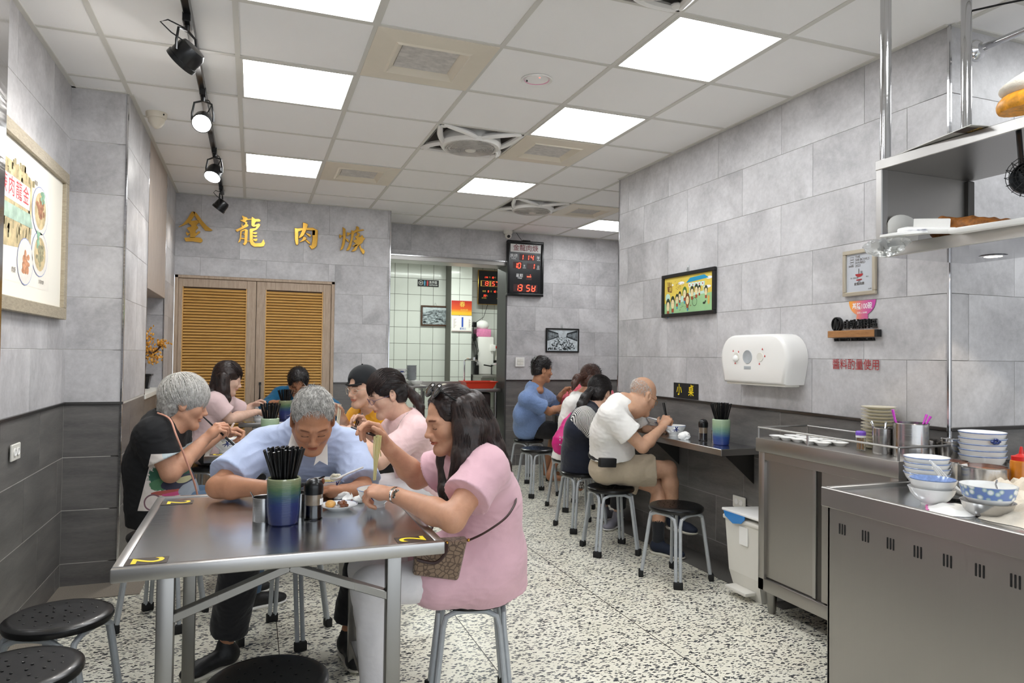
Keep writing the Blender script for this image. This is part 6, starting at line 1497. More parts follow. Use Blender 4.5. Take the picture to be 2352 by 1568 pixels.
t = thing('patterned_bowl', 'white bowl with blue floral band on the steel basin', 'bowl', (2.30, 1.622, CT+.03)); m = MB(); m.lathe([(.03, .0), (.055, .012), (.074, .035), (.083, .075), (.080, .075), (.07, .036), (.05, .016), (.001, .012)], n=40); part(t, 'bowl', m, 'porcelain', False); m = MB(); m.lathe([(.0745, .0345), (.0785, .05), (.0835, .0735)], n=40, cap0=False); part(t, 'floral_band', m, 'blue_pattern', False); m = MB(); m.tube([(.02, -.02, .05), (.05, .01, .07), (.07, .02, .082)], .003, 6); part(t, 'spoon', m, 'chrome', False)
t = pot(2.69, 1.915, CT, .082, .105, 'steel pot of brown chili paste behind the patterned bowl', fill='chili'); m = MB(); m.tube([(-.06, .02, .06), (-.068, .03, .11)], [.008, .011], 8); part(t, 'ladle_handle', m, 'white_plastic', False)
pot(2.66, 2.02, CT, .055, .112, 'steel pot half hidden behind the chili paste pot', fill='chili')
pot(2.99, 1.97, CT, .06, .1, 'steel pot behind the amber squeeze bottle')
m = MB(); m.lathe([(.06, 0), (.07, .012), (.068, .014), (.05, .004), (.001, .004)], (2.47, 1.86, CT), 28); single('spoon_tray', 'dark shallow tray holding white spoons', 'tray', m, 'steel_dark', (2.47, 1.86, CT))
for k in range(6): china_spoon((2.50-.012*k, 1.85+.012*(k % 3), CT+.02+.006*k), (-.75+.06*k, .5-.05*k, .42), 'white china spoon in the tray, %s' % ('undermost', 'second', 'third', 'fourth', 'fifth', 'uppermost')[k])
t = thing('squeeze_bottle', 'amber squeeze bottle of chili sauce with red nozzle', 'bottle', (2.80, 1.845, CT)); m = MB(); m.lathe([(.034, 0), (.038, .004), (.038, .125), (.036, .131), (.032, .133)], n=28, cap1=True); part(t, 'body', m, 'sauce_amber', False); m = MB(); m.lathe([(.034, .131), (.034, .147), (.022, .15), (.009, .158), (.005, .182), (.004, .185)], n=24, cap1=True); part(t, 'nozzle_cap', m, 'red_cap', False)
def cloth(lab, pts, z, h, mt, seed, trim=None):
    """a folded towel: soft heap inside an outline"""
    cx = sum(p[0] for p in pts)/len(pts); cy = sum(p[1] for p in pts)/len(pts); m = MB(); n = 48; R = 9
    ang = [math.atan2(p[1]-cy, p[0]-cx) for p in pts]; rad = [math.hypot(p[0]-cx, p[1]-cy) for p in pts]
    o_ = np.argsort(ang); an = np.array(ang)[o_]; ra = np.array(rad)[o_]; an = np.concatenate([[an[-1]-2*math.pi], an, [an[0]+2*math.pi]]); ra = np.concatenate([[ra[-1]], ra, [ra[0]]])
    vs = []
    for i in range(R+1):
        f = i/R
        for j in range(n):
            a = -math.pi+2*math.pi*j/n; r = np.interp(a, an, ra)*min(1.0, f*1.0); x, y = cx+r*math.cos(a), cy+r*math.sin(a)
            w = h*(1-f**3)*(1+.5*math.sin(x*70+seed)*math.cos(y*60+seed*2)); vs.append((x, y, z+max(.003, w) if i < R else z+.001))
    fs = [(i*n+j, (i+1)*n+j, (i+1)*n+(j+1) % n, i*n+(j+1) % n) for i in range(R) for j in range(n)]; m.add(vs, fs); 
    t = thing('towel', lab, 'cloth', (cx, cy, z)); part(t, 'towel', m, mt)
    if trim: q = MB(); q.tube([vs[R*n+j] for j in range(n//2+6, n-2)], .004, 6); part(t, 'hem', q, trim)
cloth('white towel with pink edge at the counter rim', [px(2130, 1166, CT)[:2], px(2185, 1158, CT)[:2], px(2225, 1172, CT)[:2], px(2245, 1185, CT)[:2], px(2190, 1186, CT)[:2]], CT, .016, 'tissue', 1, 'pink_trim_cloth')
cloth('stained white towel heaped at the right picture edge', [px(2245, 1190, CT)[:2], px(2300, 1185, CT)[:2], px(2352, 1150, CT)[:2], px(2450, 1150, CT)[:2], px(2440, 1240, CT)[:2], px(2340, 1210, CT)[:2]], CT, .03, 'dirty_cloth', 3)
cloth('stained towel bunched on top of the white towel at right', [px(2315, 1165, CT)[:2], px(2330, 1130, CT)[:2], px(2400, 1125, CT)[:2], px(2410, 1180, CT)[:2], px(2340, 1185, CT)[:2]], CT, .06, 'dirty_cloth', 5)
# ------------------------------------------------------------------ on the hanging shelf
LS = 1.757
c0 = at(2062, 548, Y=1.93)
t = thing('paper_bowl_stack', 'white paper goods in printed clear bag overhanging the shelf end', 'paper goods', (c0[0], c0[1], 1.796))
M2 = Matrix.Translation((c0[0]+.03, c0[1]-.02, 1.806)) @ Euler((.03, -.13, .25)).to_matrix().to_4x4(); m = MB(); m.lathe([(.085, 0), (.095, .004), (.093, .012), (.06, .015), (.001, .015)], n=30, M=M2); part(t, 'paper_plates', m, 'tissue')
M3 = Matrix.Translation((c0[0]+.07, c0[1]-.07, 1.812)) @ Euler((.1, -.2, .5)).to_matrix().to_4x4(); m = MB(); m.box((-.07, -.09, 0), (.09, .09, .02), .006, M3); m.prism([(-.02, -.07), (.07, -.05), (.05, .06)], .05, M3); part(t, 'paper_pack', m, 'tissue')
m = MB(); text(m, '免洗餐具 衛生紙碗', .021, M2 @ Matrix.Translation((-.05, .0, .017)) @ Matrix.Rotation(-1.57, 4, 'Z'), 0, .002); part(t, 'blue_print', m, 'deepblue_ink', smooth=False)
b0 = at(2022, 572, Y=1.95); v, f = SDF(.005, .03).ell(b0+np.array([.03, .0, .02]), (.05, .10, .022)).ell(b0, (.028, .06, .022)).ell(b0+np.array([.01, -.04, -.012]), (.02, .05, .012)).mesh(); v = v+(.006*vnoise(v, 120, 4))[:, None]*np.array([.5, .2, 1]); np_part(t, 'plastic_bag', v, f, 'film')
k0 = at(2068, 535, Y=2.03); m = MB(); m.prism([(math.cos(a)*.085, .02+.05*math.sin(a)) for a in np.linspace(-.3, math.pi, 16)]+[(-.06, -.05), (.1, -.06)], .003, frame(Vector((k0[0]+.01, 2.03, k0[2])), (1, 0, -.15), (0, -.15, 1))); single('paper_fan', 'rounded grey card leaning on the shelf end panel', 'card', m, 'paper', (k0[0], 2.03, LS), smooth=False)
n0 = at(2205, 522, Y=1.80)
t = thing('snack_bag', 'brown crispy snack in clear bag on the lower shelf', 'snack bag', (n0[0], n0[1], LS)); v, f = SDF(.005, .03).ell(n0+np.array([-.005, .06, .005]), (.05, .05, .045)).ell(n0+np.array([.01, -.03, -.005]), (.05, .09, .036)).ell(n0+np.array([.02, -.12, -.012]), (.045, .06, .022)).cone(n0+np.array([0, 0, -.02]), n0+np.array([0, -.05, -.03]), .05).mesh(); v = v+(.006*vnoise(v, 90, 4))[:, None]*np.array([0, 0, 1]); v[:, 2] = np.maximum(v[:, 2], LS+.001); np_part(t, 'snack', v, f, 'bread_snack')
p0 = at(2295, 517, Y=1.60)
t = thing('napkin_pack', 'flat white napkin pack on the lower shelf edge', 'napkins', (p0[0], p0[1], LS+.03)); m = MB(); m.box((-.05, -.16, 0), (.10, .14, .02), .007, Matrix.Translation((p0[0], p0[1], p0[2]-.01)) @ Euler((.0, -.10, .12)).to_matrix().to_4x4()); part(t, 'pack', m, 'tissue')
f0 = at(2352, 252, Y=1.42); f0[2] = 2.14
t = thing('crisp_bag', 'bag of orange crisps on the upper shelf at right edge', 'snack bag', (f0[0], f0[1], 2.101)); v, f = SDF(.006, .03).ell(f0+np.array([0, .0, -.02]), (.06, .075, .045)).ell(f0+np.array([.02, -.08, -.02]), (.07, .08, .05)).mesh(); v[:, 2] = np.maximum(v[:, 2], 2.102); np_part(t, 'crisps', v, f, 'orange_snack'); v, f = SDF(.006, .03).ell(f0+np.array([0, .0, .03]), (.05, .07, .03)).cone(f0+np.array([0, -.01, .04]), f0+np.array([.01, -.06, .10]), .03, .015).mesh(); np_part(t, 'bag_top', v, f, 'dirty_cloth')
c = Vector(at(2362, 408, Y=1.50)); t = thing('black_fan', 'black clip fan under the upper shelf at right edge', 'fan', c); m = MB(); M = frame(c, (.6, -.6, 0), (0, 0, 1))
m.lathe([(.02, -.045), (.045, -.04), (.05, -.01), (.05, .0)], n=24, M=M); part(t, 'motor', m, 'black_plastic'); m = MB()
for k in range(7): rr = .012+k*.009; m.tube([M @ Vector((rr*math.cos(q*.2617), rr*math.sin(q*.2617), .03-.2*rr*rr*8)) for q in range(24)], .0014, 4, closed=True)
for k in range(16): a = k*.3927; m.tube([M @ Vector((.01*math.cos(a), .01*math.sin(a), .031)), M @ Vector((.068*math.cos(a), .068*math.sin(a), .018)), M @ Vector((.05*math.cos(a), .05*math.sin(a), -.01))], .0012, 4)
part(t, 'cage', m, 'black_plastic'); m = MB(); m.tube([c, c+Vector((0, .02, .03)), (c.x, c.y+.03, 2.091)], .008, 6); part(t, 'bracket', m, 'black_plastic')
# ------------------------------------------------------------------ people
def skin_mat(name, c):
    s = NT(name); a = s.new('ShaderNodeAttribute'); a.attribute_name = 'tint'
    v = s.coords((1, 1, 1), 'obj'); f = s.noise(v, 38, 5, 0.65)
    mot = s.ramp(f, [(0.3, (0.9, 0.87, 0.86)), (0.7, (1.05, 1.04, 1.03))])
    s.base(s.mix(1.0, s.mix(1.0, lin(c), a.outputs['Color'], 'MULTIPLY'), mot, 'MULTIPLY'))
    s.set(Roughness=0.48, Subsurface_Weight=0.07, Subsurface_Radius=(0.012, 0.005, 0.003), Subsurface_Scale=0.5, Specular_IOR_Level=0.4)
    s.bump(s.noise(v, 260, 3), 0.12, 0.002)
def hair_mat(name, c, c2=None, rough=0.38):
    s = NT(name); v = s.coords((1, 1, 1), 'obj'); f = s.noise(v, 70, 4, 0.7)
    a = lin(c); b = lin(c2) if c2 else tuple(x*1.9+.004 for x in a)
    s.base(s.ramp(f, [(0.35, a), (0.65, b)])); s.set(Roughness=rough, Specular_IOR_Level=0.45); s.bump(s.noise(s.coords((1, 1, .25), 'obj'), 220, 3), .3, .003)
for n, c in (('skin_tan', 'c9977a'), ('skin_dark', 'b27f60'), ('skin_fair', 'd6ae96'), ('skin_pale', 'dcb8a4'), ('skin_old', 'c69c80')): skin_mat(n, c)
hair_mat('hair_black', '120f0f', '241e1d'); hair_mat('hair_brown', '1a110f', '33231e'); hair_mat('hair_auburn', '3c2620', '5e4034'); hair_mat('hair_grey', '77746f', 'b5b2ac', .5); hair_mat('hair_silver', 'a19d94', 'd6d3ca', .5); hair_mat('hair_dkgrey', '3f3d3c', '77746f', .5); hair_mat('hair_white', 'b9b4ae', 'e2ded8', .55)
def unit(v): v = np.array(v, float); return v/max(np.linalg.norm(v), 1e-9)
def vnormals(V, F):
    n = np.zeros_like(V); a, b, c, d = (V[F[:, k]] for k in range(4)); fn = np.cross(c-a, d-b)
    for k in range(4): np.add.at(n, F[:, k], fn)
    return n/np.maximum(np.linalg.norm(n, axis=1), 1e-12)[:, None]
def join(L):
    Vs, Fs, o = [], [], 0
    for V, F in L: Vs.append(V); Fs.append(F+o); o += len(V)
    return np.concatenate(Vs), np.concatenate(Fs)
def rot_to(face, up):
    f = unit(face); r = unit(np.cross(f, up)); u = np.cross(r, f); return np.stack([r, f, u], 1)
def head_mesh(res, s, neck_local, nr=.055, fem=False, age=0.0, wide=1.0, mouth=0.0):
    h = SDF(res, .02); w = wide
    h.ell((0, -.014, .045), (.0745*w, .094, .083)).ell((0, .028, -.015), (.062*w, .06, .088), k=.03)
    j = .9 if fem else 1.0
    for sg in (-1, 1):
        h.cone((sg*.054*j*w, -.004, -.052), (sg*.022, .062, -.098), .025, .02, k=.03)
        h.ell((sg*.042*w, .052, -.022), (.026, .028, .026), k=.025)
        h.cone((sg*.012, .083, .022), (sg*.046*w, .070, .02), .013, .011, k=.016)
    h.ell((0, .073, -.1), (.026*j, .02, .02), k=.022)
    for sg in (-1, 1): h.ell((sg*.031*w, .103, .003), (.019, .018, .013), k=.014, op=-1)
    for sg in (-1, 1): h.ell((sg*.031*w, .0735, .002), (.0155, .0135, .0125), k=.004)
    h.cone((0, .086, .012), (0, .1045, -.028), .007, .0105, k=.012)
    h.ell((0, .107, -.031), (.011, .011, .0095), k=.008)
    for sg in (-1, 1): h.ell((sg*.0125, .097, -.034), (.0085, .011, .0085), k=.007)
    h.ell((0, .084, -.052), (.024, .013, .012), k=.014)
    h.ell((0, .0905, -.0555), (.021, .0085, .0055), k=.006).ell((0, .0895, -.0655-mouth), (.0185, .009, .0065), k=.006)
    h.ell((0, .099, -.0605-mouth*.5), (.024, .014, .0016+mouth*.6), k=.003, op=-1)
    if age:
        for sg in (-1, 1): h.cone((sg*.02, .097, -.032), (sg*.033, .083, -.066), .0025, .002, k=.008, op=-1)
        for zz in (.045, .055, .065): h.cone((-.03, .098-(zz-.045)*.4, zz), (.03, .098-(zz-.045)*.4, zz), .0016, .0016, k=.006, op=-1)
        for sg in (-1, 1): h.cone((sg*.006, .1, .018), (sg*.005, .098, .03), .002, .001, k=.005, op=-1)
    for sg in (-1, 1):
        R = np.array(Euler((0.15, sg*.12, sg*-.35)).to_matrix())
        h.ell((sg*.079*w, -.012, -.002), (.0085, .022, .036), R, k=.008); h.ell((sg*.088*w, -.006, .004), (.0055, .012, .021), R, k=.006, op=-1)
    h.cone((0, -.028, -.05), (0, -.02, -.1), nr*.95, nr, k=.03); h.cone((0, -.02, -.1), np.array(neck_local)/s, nr, nr*1.08, k=.03)
    h.ell(np.array(neck_local)/s+np.array([0, .0, -.05]), (.13, .08, .05), k=.05)
    V, F = h.mesh(); return V, F
def head_tint(V, brow=(.12, .1, .09), lip=(.86, .55, .52), brow_on=1.0, lash=1.0):
    C = np.ones((len(V), 3)); x, y, z = V.T; ax = np.abs(x)
    def blend(m, c):
        m = np.clip(m, 0, 1)[:, None]; C[:] = C*(1-m)+np.array(c)*m
    fr = (y > .06)
    blend(np.exp(-(((ax-.04)/.02)**2+((z+.03)/.02)**2))*.35*fr, (1.0, .85, .82))
    blend(np.exp(-((x/.012)**2+((z+.03)/.012)**2))*.35*(y > .09), (1.0, .84, .8))
    blend((1-((x/.024)**2+((z+.061)/.0105)**2))*3*(y > .075), lip)
    by = .026-.10*np.maximum(0, ax-.034)+.06*np.minimum(0, ax-.02)
    blend((1-np.maximum(np.abs(ax-.033)/.021, np.abs(z-by)/.0042))*4*fr*brow_on, brow)
    ly = -.0082+7*(ax-.031)**2
    blend((1-np.maximum(np.abs(ax-.031)/.0165, np.abs(z-ly)/.0019))*4*fr*lash, (.1, .07, .06))
    blend((1-np.maximum(np.abs(x)/.016, np.abs(z+.0605)/.0012))*3*(y > .08), (.35, .16, .15))
    return C
def hand(sd, w, d, n, side, pose, s=1.0, open_=0.0):
    """palm, four unequal fingers and a thumb; w wrist, d towards knuckles, n palm normal, side 'L'/'R'"""
    w = np.array(w, float); d = unit(d); n = unit(np.array(n)-d*np.dot(n, d)); t = np.cross(d, n)
    if side == 'L': t = -t
    sd.cone(w-d*.02*s, w+d*.012*s, .024*s, .022*s, k=.012)
    K = [w+d*.088*s+t*.029*s, w+d*.092*s+t*.0095*s, w+d*.088*s-t*.010*s, w+d*.080*s-t*.028*s]
    for i, kp in enumerate(K): sd.cone(w+d*.012*s+t*(.014-.009*i)*s, kp, .0165*s, .0112*s, k=.01)
    sd.ell(w+d*.05*s+n*.006*s, (.026*s,)*3, k=.015)
    L = [(.041, .025, .021), (.045, .029, .022), (.042, .027, .021), (.033, .02, .018)]
    P = {'chop': [(.75, .75, .35), (.85, .85, .4), (1.0, 1.1, .5), (1.1, 1.2, .5)], 'grip': [(.9, 1.1, .6), (1.0, 1.2, .6), (1.1, 1.2, .6), (1.15, 1.2, .6)], 'spoon': [(.8, 1.15, .5), (1.05, 1.2, .5), (1.15, 1.25, .5), (1.2, 1.25, .5)],
         'hold': [(.35, .45, .3), (.4, .5, .3), (.45, .5, .3), (.5, .5, .3)], 'rest': [(.25, .35, .2), (.28, .4, .2), (.32, .4, .2), (.38, .42, .2)]}[pose]
    for i, kp in enumerate(K):
        a = 0.0; p = kp; dd = unit(d+t*(.07*(1.5-i)*.6))
        for q in range(3):
            a += P[i][q]; v = dd*math.cos(a)+n*math.sin(a); e = p+v*L[i][q]*s
            r0 = (.0096, .0084, .0076)[q]*s*(.9 if i == 3 else 1); sd.cone(p, e, r0, r0*.87, k=.0035); p = e
    tb = w+d*.022*s+t*.02*s+n*.006*s
    c = {'chop': .55, 'grip': .7, 'spoon': .75, 'hold': .45, 'rest': .25}[pose]
    p = tb
    for q, (ln, r0) in enumerate(((.042, .0135), (.032, .0105), (.026, .009))):
        v = unit(d*(.62+.14*q)+t*(.72-.30*q*c*1.6)+n*(.25+.5*c*q*.6)); e = p+v*ln*s; sd.cone(p, e, r0*s, r0*.86*s, k=.006); p = e
    return w+d*.075*s+n*.028*s
def arm(sd, sh, el, wr, s=1.0, r=(.052, .043, .041, .026)):
    sh, el, wr = (np.array(q, float) for q in (sh, el, wr))
    sd.cone(sh, sh+(el-sh)*.45, r[0]*s, r[0]*.93*s, k=.02); sd.cone(sh+(el-sh)*.45, el, r[0]*.93*s, r[1]*.93*s, k=.02)
    sd.cone(el, el+(wr-el)*.3, r[1]*.9*s, r[2]*1.04*s, k=.02); sd.cone(el+(wr-el)*.3, wr, r[2]*1.04*s, r[3]*s, k=.02)
def torso(sd, J, g=1.0, b=1.0, infl=0.0, sw=None, hem=None, depth=1.0, shr=1.0):
    pel, ch, nk, a, c = J['pel'], J['chest'], J['neck'], J['shL'], J['shR']
    rt = unit(c-a); up = unit(ch-pel); fw = unit(np.cross(up, rt)); R = np.stack([unit(np.cross(fw, up)), fw, up], 1)
    up2 = unit(nk-ch); fw2 = unit(np.cross(up2, rt)); R2 = np.stack([unit(np.cross(fw2, up2)), fw2, up2], 1)
    W = np.linalg.norm(c-a)/2
    sd.ell(pel, (.165*g+infl, .125*g*depth+infl, .12+infl), R, k=.06)
    sd.ell(pel*.55+ch*.45+fw*.015*b, (.142*g*b+infl, .115*g*b*depth+infl, .15), R, k=.07)
    sd.ell(ch, (W*.92+infl, .108*g*depth+infl, .17), R2, k=.06)
    top = nk-up2*.035
    for q in (a, c):
        sd.cone(top, top*.3+q*.7, .060+infl, .056+infl, k=.06); sd.ell(q-up2*.004, ((.057*g+infl)*shr,)*3, k=.06)
    sd.cone(a*.82+c*.18-up2*.03, c*.82+a*.18-up2*.03, .078*depth+infl*.5, k=.07)
    sd.cone(nk-up2*.05-fw2*.012, ch-fw2*.02, .075, .085, k=.07)
    return R, R2
class Person:
    def __init__(s, lab, J, sc=1.0, base=None, group=None):
        s.J = {k: (np.array(v, float) if k != 'pose' else v) for k, v in J.items()}; s.sc = sc
        p = s.J['pel']; s.root = thing('person', lab, 'person', (p[0], p[1], 0.0) if base is None else base)
        s.R = rot_to(s.J['face'], s.J.get('up', np.array([0, 0, 1.0])))
    def body(s, skin, res=.0035, fem=False, age=0.0, arms='LR', legs=False, brow=(.12, .1, .09), hs=1.08, wide=1.0, poses=None, hands=None, lip=(.86, .55, .52), core=True, ar=(.052, .043, .041, .026), nr=.055, mouth=0.0, brow_on=1.0, hsz=1.0, lash=1.0):
        J = s.J; s.hs = hs; L = []; C = []
        nl = s.R.T@(J['neck']-J['head'])
        V, F = head_mesh(res/hs, hs, nl, nr, fem, age, wide, mouth); C.append(head_tint(V, brow, lip, brow_on, lash)); s.headV = V
        L.append((V*hs@s.R.T+J['head'], F)); s.hold = {}
        for a in arms:
            sd = SDF(res if hands else res*1.2, .02); arm(sd, J['sh'+a], J['el'+a], J['wr'+a], s.sc, ar)
            d, n, ps = hands[a]; s.hold[a] = hand(sd, J['wr'+a], d, n, a, ps, s.sc*1.02*hsz)
            V, F = sd.mesh(); L.append((V, F)); c = np.ones((len(V), 3)); dw = np.linalg.norm(V-(J['wr'+a]+unit(d)*.11), axis=1); m = np.clip((.07-dw)/.05, 0, 1)[:, None]*.3; C.append(c*(1-m)+np.array([1.0, .86, .82])*m)
        if core:
            sd = SDF(.012, .04); torso(sd, J, .9, .95, -.012)
            if legs or 'knL' in J:
                for a in 'LR':
                    if 'kn'+a in J: sd.cone(J['hip'+a], J['kn'+a], .07, .05).cone(J['kn'+a], J['an'+a], .045, .03)
            V, F = sd.mesh(); L.append((V, F)); C.append(np.ones((len(V), 3)))
        if legs:
            for a in 'LR':
                sd = SDF(.006, .02); h, k, n = J['hip'+a], J['kn'+a], J['an'+a]; sd.cone(h, h*.5+k*.5, .085, .073).cone(h*.5+k*.5, k, .073, .054).ell(k, (.052,)*3).cone(k, k*.68+n*.32, .05, .056).cone(k*.68+n*.32, n, .056, .034)
                f = J['toe'+a]-n; sd.cone(n, n+np.array([0, 0, -.03]), .034, .035)
                if legs == 'bare': sd.cone(n+np.array([0, 0, -.035]), J['toe'+a], .036, .026)
                V, F = sd.mesh(); L.append((V, F)); C.append(np.ones((len(V), 3)))
        V, F = join(L); np_part(s.root, 'body', V, F, skin, np.concatenate(C)); return s
    def tohead(s, P): return np.asarray(P)*s.hs@s.R.T+s.J['head']
    def shirt(s, mat, res=.005, sleeve=.5, g=1.0, b=1.0, flare=.07, name='shirt', neck_r=.075, hem=None, arms='LR', wr=.004, infl=.012, seed=1, vneck=0.0, extra=None, depth=1.0, sl_r=.062, mats=None, sleeveless=False, tuck=None, shr=1.0):
        J = s.J; sd = SDF(res, .05); R, R2 = torso(sd, J, g, b, infl, depth=depth, shr=shr); up = R[:, 2]
        if hem: 
            sd.sleeve(J['pel'], J['pel']-up*hem, .15*g, .165*g, k=.05)
        for p in (extra or ()): sd.cone(*p)
        if not sleeveless:
            for a in arms:
                sh, el, w = J['sh'+a], J['el'+a], J['wr'+a]
                if sleeve <= 1.0: sd.sleeve(sh, sh+(el-sh)*sleeve, sl_r+infl*.3, flare, k=.03)
                else:
                    sd.cone(sh, el, sl_r+infl*.3, .056, k=.03); sd.sleeve(el, el+(w-el)*(sleeve-1), .055, .042, k=.03)
        fwd = R2[:, 1]; c = J['neck']+unit(J['head']-J['neck'])*.055
        sd.cone(J['neck']-R2[:, 2]*.005, c+R2[:, 2]*.05, neck_r*.82, neck_r, k=.008, op=-1)
        if vneck: sd.cone(J['neck']+fwd*.06, J['neck']+fwd*.12-R2[:, 2]*vneck, .05, .012, k=.008, op=-1)
        if tuck is not None: sd.cut(J['pel']+up*tuck, -up)
        V, F = sd.mesh(); N = vnormals(V, F)
        V = V+N*(wr*.8*vnoise(V*np.array([1, 1, .5]), 26, seed)+wr*.55*(1-2*np.abs(vnoise(V*np.array([1, 1, 1.8]), 45, seed+3))))[:, None]
        s.shirtV = V; o = np_part(s.root, name, V, F, mat if mats is None else mats); s.fr = (R, R2); return o
    def pants(s, mat, res=.006, kind='long', g=1.0, name='trousers', r=(.095, .07, .062, .06), wr=.004, seed=5, cuff=1.0, waist=.09):
        J = s.J; sd = SDF(res, .04); R = s.fr[0]; sd.ell(J['pel']-R[:, 2]*.01, (.172*g, .135*g, .115), R, k=.05)
        for a in 'LR':
            if 'kn'+a not in J: continue
            h, k, n = J['hip'+a], J['kn'+a], J['an'+a]
            if kind == 'shorts': sd.sleeve(h, h+(k-h)*cuff, r[0], r[1]*1.25, k=.04)
            else: sd.cone(h, k, r[0], r[1]); sd.sleeve(k, k+(n-k)*cuff, r[1], r[3], k=.03)
        V, F = sd.mesh(); N = vnormals(V, F); V = V+N*(wr*vnoise(V*np.array([1, 1, .8]), 36, seed)+wr*.5*np.abs(vnoise(V, 85, seed+1)))[:, None]
        return np_part(s.root, name, V, F, mat)
    def shoe(s, a, mat, sole='white_plastic', L=.25, sock=None):
        J = s.J; n = J['an'+a]; t = J['toe'+a]; d = t-n; d[2] = 0; d = unit(d); z0 = min(n[2], t[2])-.055 if 'lift'+a in J else 0.0
        up = np.array([0, 0, 1.0]); b = np.array([n[0], n[1], z0+.02])-d*.045
        sd = SDF(.005, .025); sd.ell(b+d*.03+up*.03, (.038, .045, .04), rot_to(d, up), k=.03).cone(b+d*.05+up*.035, b+d*.17+up*.018, .036, .032).ell(b+d*.19+up*.012, (.04, .055, .027), rot_to(d, up)); sd.cone(b+d*.04+up*.05, b+d*.05+up*.08, .036, .034); sd.cut(b-up*.012, -up)
        V, F = sd.mesh(); o = np_part(s.root, 'shoe', V, F, mat)
        sd = SDF(.005, .015); sd.ell(b+d*.025-up*.008, (.036, .045, .014), rot_to(d, up)).cone(b+d*.03-up*.006, b+d*.18-up*.006, .034, .036).ell(b+d*.19-up*.006, (.041, .058, .014), rot_to(d, up)); sd.cut(b-up*.02, -up); sd.cut(b-up*.002, up)
        V, F = sd.mesh(); np_part(o, 'sole', V, F, sole)
        if sock: sd = SDF(.006, .02); k = J['kn'+a]; sd.cone(n+up*.0, n+(k-n)*sock[1], .036, .047); sd.cone(n, n-up*.03, .036, .036); V, F = sd.mesh(); np_part(s.root, 'sock', V, F, sock[0])
    # ---- hair
    def cap(s, mat, front=.06, low=-.02, back=-.07, t=.008, res=.004, sides=.0, name='hair', tilt=0.0, top=.0, extra=(), bang=None):
        """close hair volume over the skull; hairline at height front above the brows"""
        sd = SDF(res/s.hs, .012); sd.ell((0, -.016, .047), (.0745+t, .094+t, .083+t+top))
        sd.ell((0, -.045, -.015), (.066+t, .058+t, .075), k=.03)
        for e in extra: sd.cone(*e)
        # face, ears and neck stay free
        sd.cone((0, .085, front-.125), (0, .10, front-.045), .085, .062, k=.01, op=-1)
        for sg in (-1, 1): sd.ell((sg*.085, .04, low-.055), (.035, .05, .06), k=.01, op=-1); sd.ell((sg*.088, -.01, low-.03+sides), (.028, .024, .035), k=.008, op=-1)
        sd.cut((0, 0, back), (0, .35, -1))
        if bang: 
            for b in bang: sd.cone(*b)
        V, F = sd.mesh(); N = vnormals(V, F); V = V+N*(.0022*vnoise(V*np.array([1, .5, 1]), 170, 3))[:, None]
        s.capV = V; return np_part(s.root, name, s.tohead(V), F, mat)
    def strands(s, mat, n, length, r=.0016, comb=(0, .2, -1), start=None, lift=.004, seed=1, t=.010, segs=7, grav=.0, zr=(-.04, .14), region=None, spread=.25, name='hair_strands', fall=None, rise=0.0, wave=0.0):
        """tapered locks following the skull, then falling"""
        rs = np.random.RandomState(seed); c = np.array([0, -.016, .047]); rad = np.array([.0745+t, .094+t, .083+t]); VV = []; FF = []; o = 0; tries = 0; made = 0
        gl = s.R.T@np.array([0, 0, -1.0])
        while made < n and tries < n*40:
            tries += 1; d = unit(rs.normal(size=3)); p = c+d*rad
            if not (zr[0] < p[2] < zr[1]): continue
            if region is not None and not region(p): continue
            cv = np.array(comb(p) if callable(comb) else comb, float)+rs.normal(size=3)*spread; Ls = length*rs.uniform(.7, 1.15); st = Ls/segs; pts = [p]; fallen = False; ph = rs.rand()*6
            for k in range(segs):
                q = (p-c)/rad; nrm = unit(q/rad)
                if fall is not None and not fallen and p[2] < fall: fallen = True
                if fallen: v = unit(gl*1.0+cv*.12+(nrm*.05)+wave*np.array([math.sin(k*1.1+ph), math.cos(k*.9+ph), 0]))
                else: v = unit(cv-nrm*np.dot(cv, nrm)+nrm*rise)
                p = p+v*st
                if not fallen and rise == 0:
                    q = (p-c)/rad; p = c+q/np.linalg.norm(q)*rad*(1+lift/.09*(k+1)/segs)
                pts.append(p)
            m = MB(); rr = [r*(1-.75*(k/segs)**2) for k in range(segs+1)]
            m.tube(pts, rr, 3, cap=False); VV.append(np.array(m.v)); FF.append(np.array(m.f)+o); o += len(m.v); made += 1
        V = np.concatenate(VV); F = np.concatenate(FF); q = np_part(s.root, name, s.tohead(V), F, mat); q['kind'] = 'stuff'; return q
    def glasses(s, mat, rx=.021, rz=.017, y=.104, z=.0, lens='film', thick=.0012):
        m = MB(); T = s.tohead
        for sg in (-1, 1):
            pts = T([(sg*.033+rx*math.cos(a), y-.012*abs(math.cos(a))*(1 if sg*math.cos(a) > 0 else 0), z+rz*math.sin(a)) for a in np.linspace(0, 2*math.pi, 22)[:-1]]); m.tube([tuple(p) for p in pts], thick*s.hs, 6, closed=True)
            m.tube([tuple(p) for p in T([(sg*(.033+rx), y-.012, z+.004), (sg*.074, .06, z+.006), (sg*.082, 0, z+.006), (sg*.080, -.02, z-.012)])], thick*s.hs, 6)
        m.tube([tuple(p) for p in T([(-.012, y, z+.002), (0, y+.004, z+.005), (.012, y, z+.002)])], thick*s.hs, 6); part(s.root, 'glasses', m, mat)
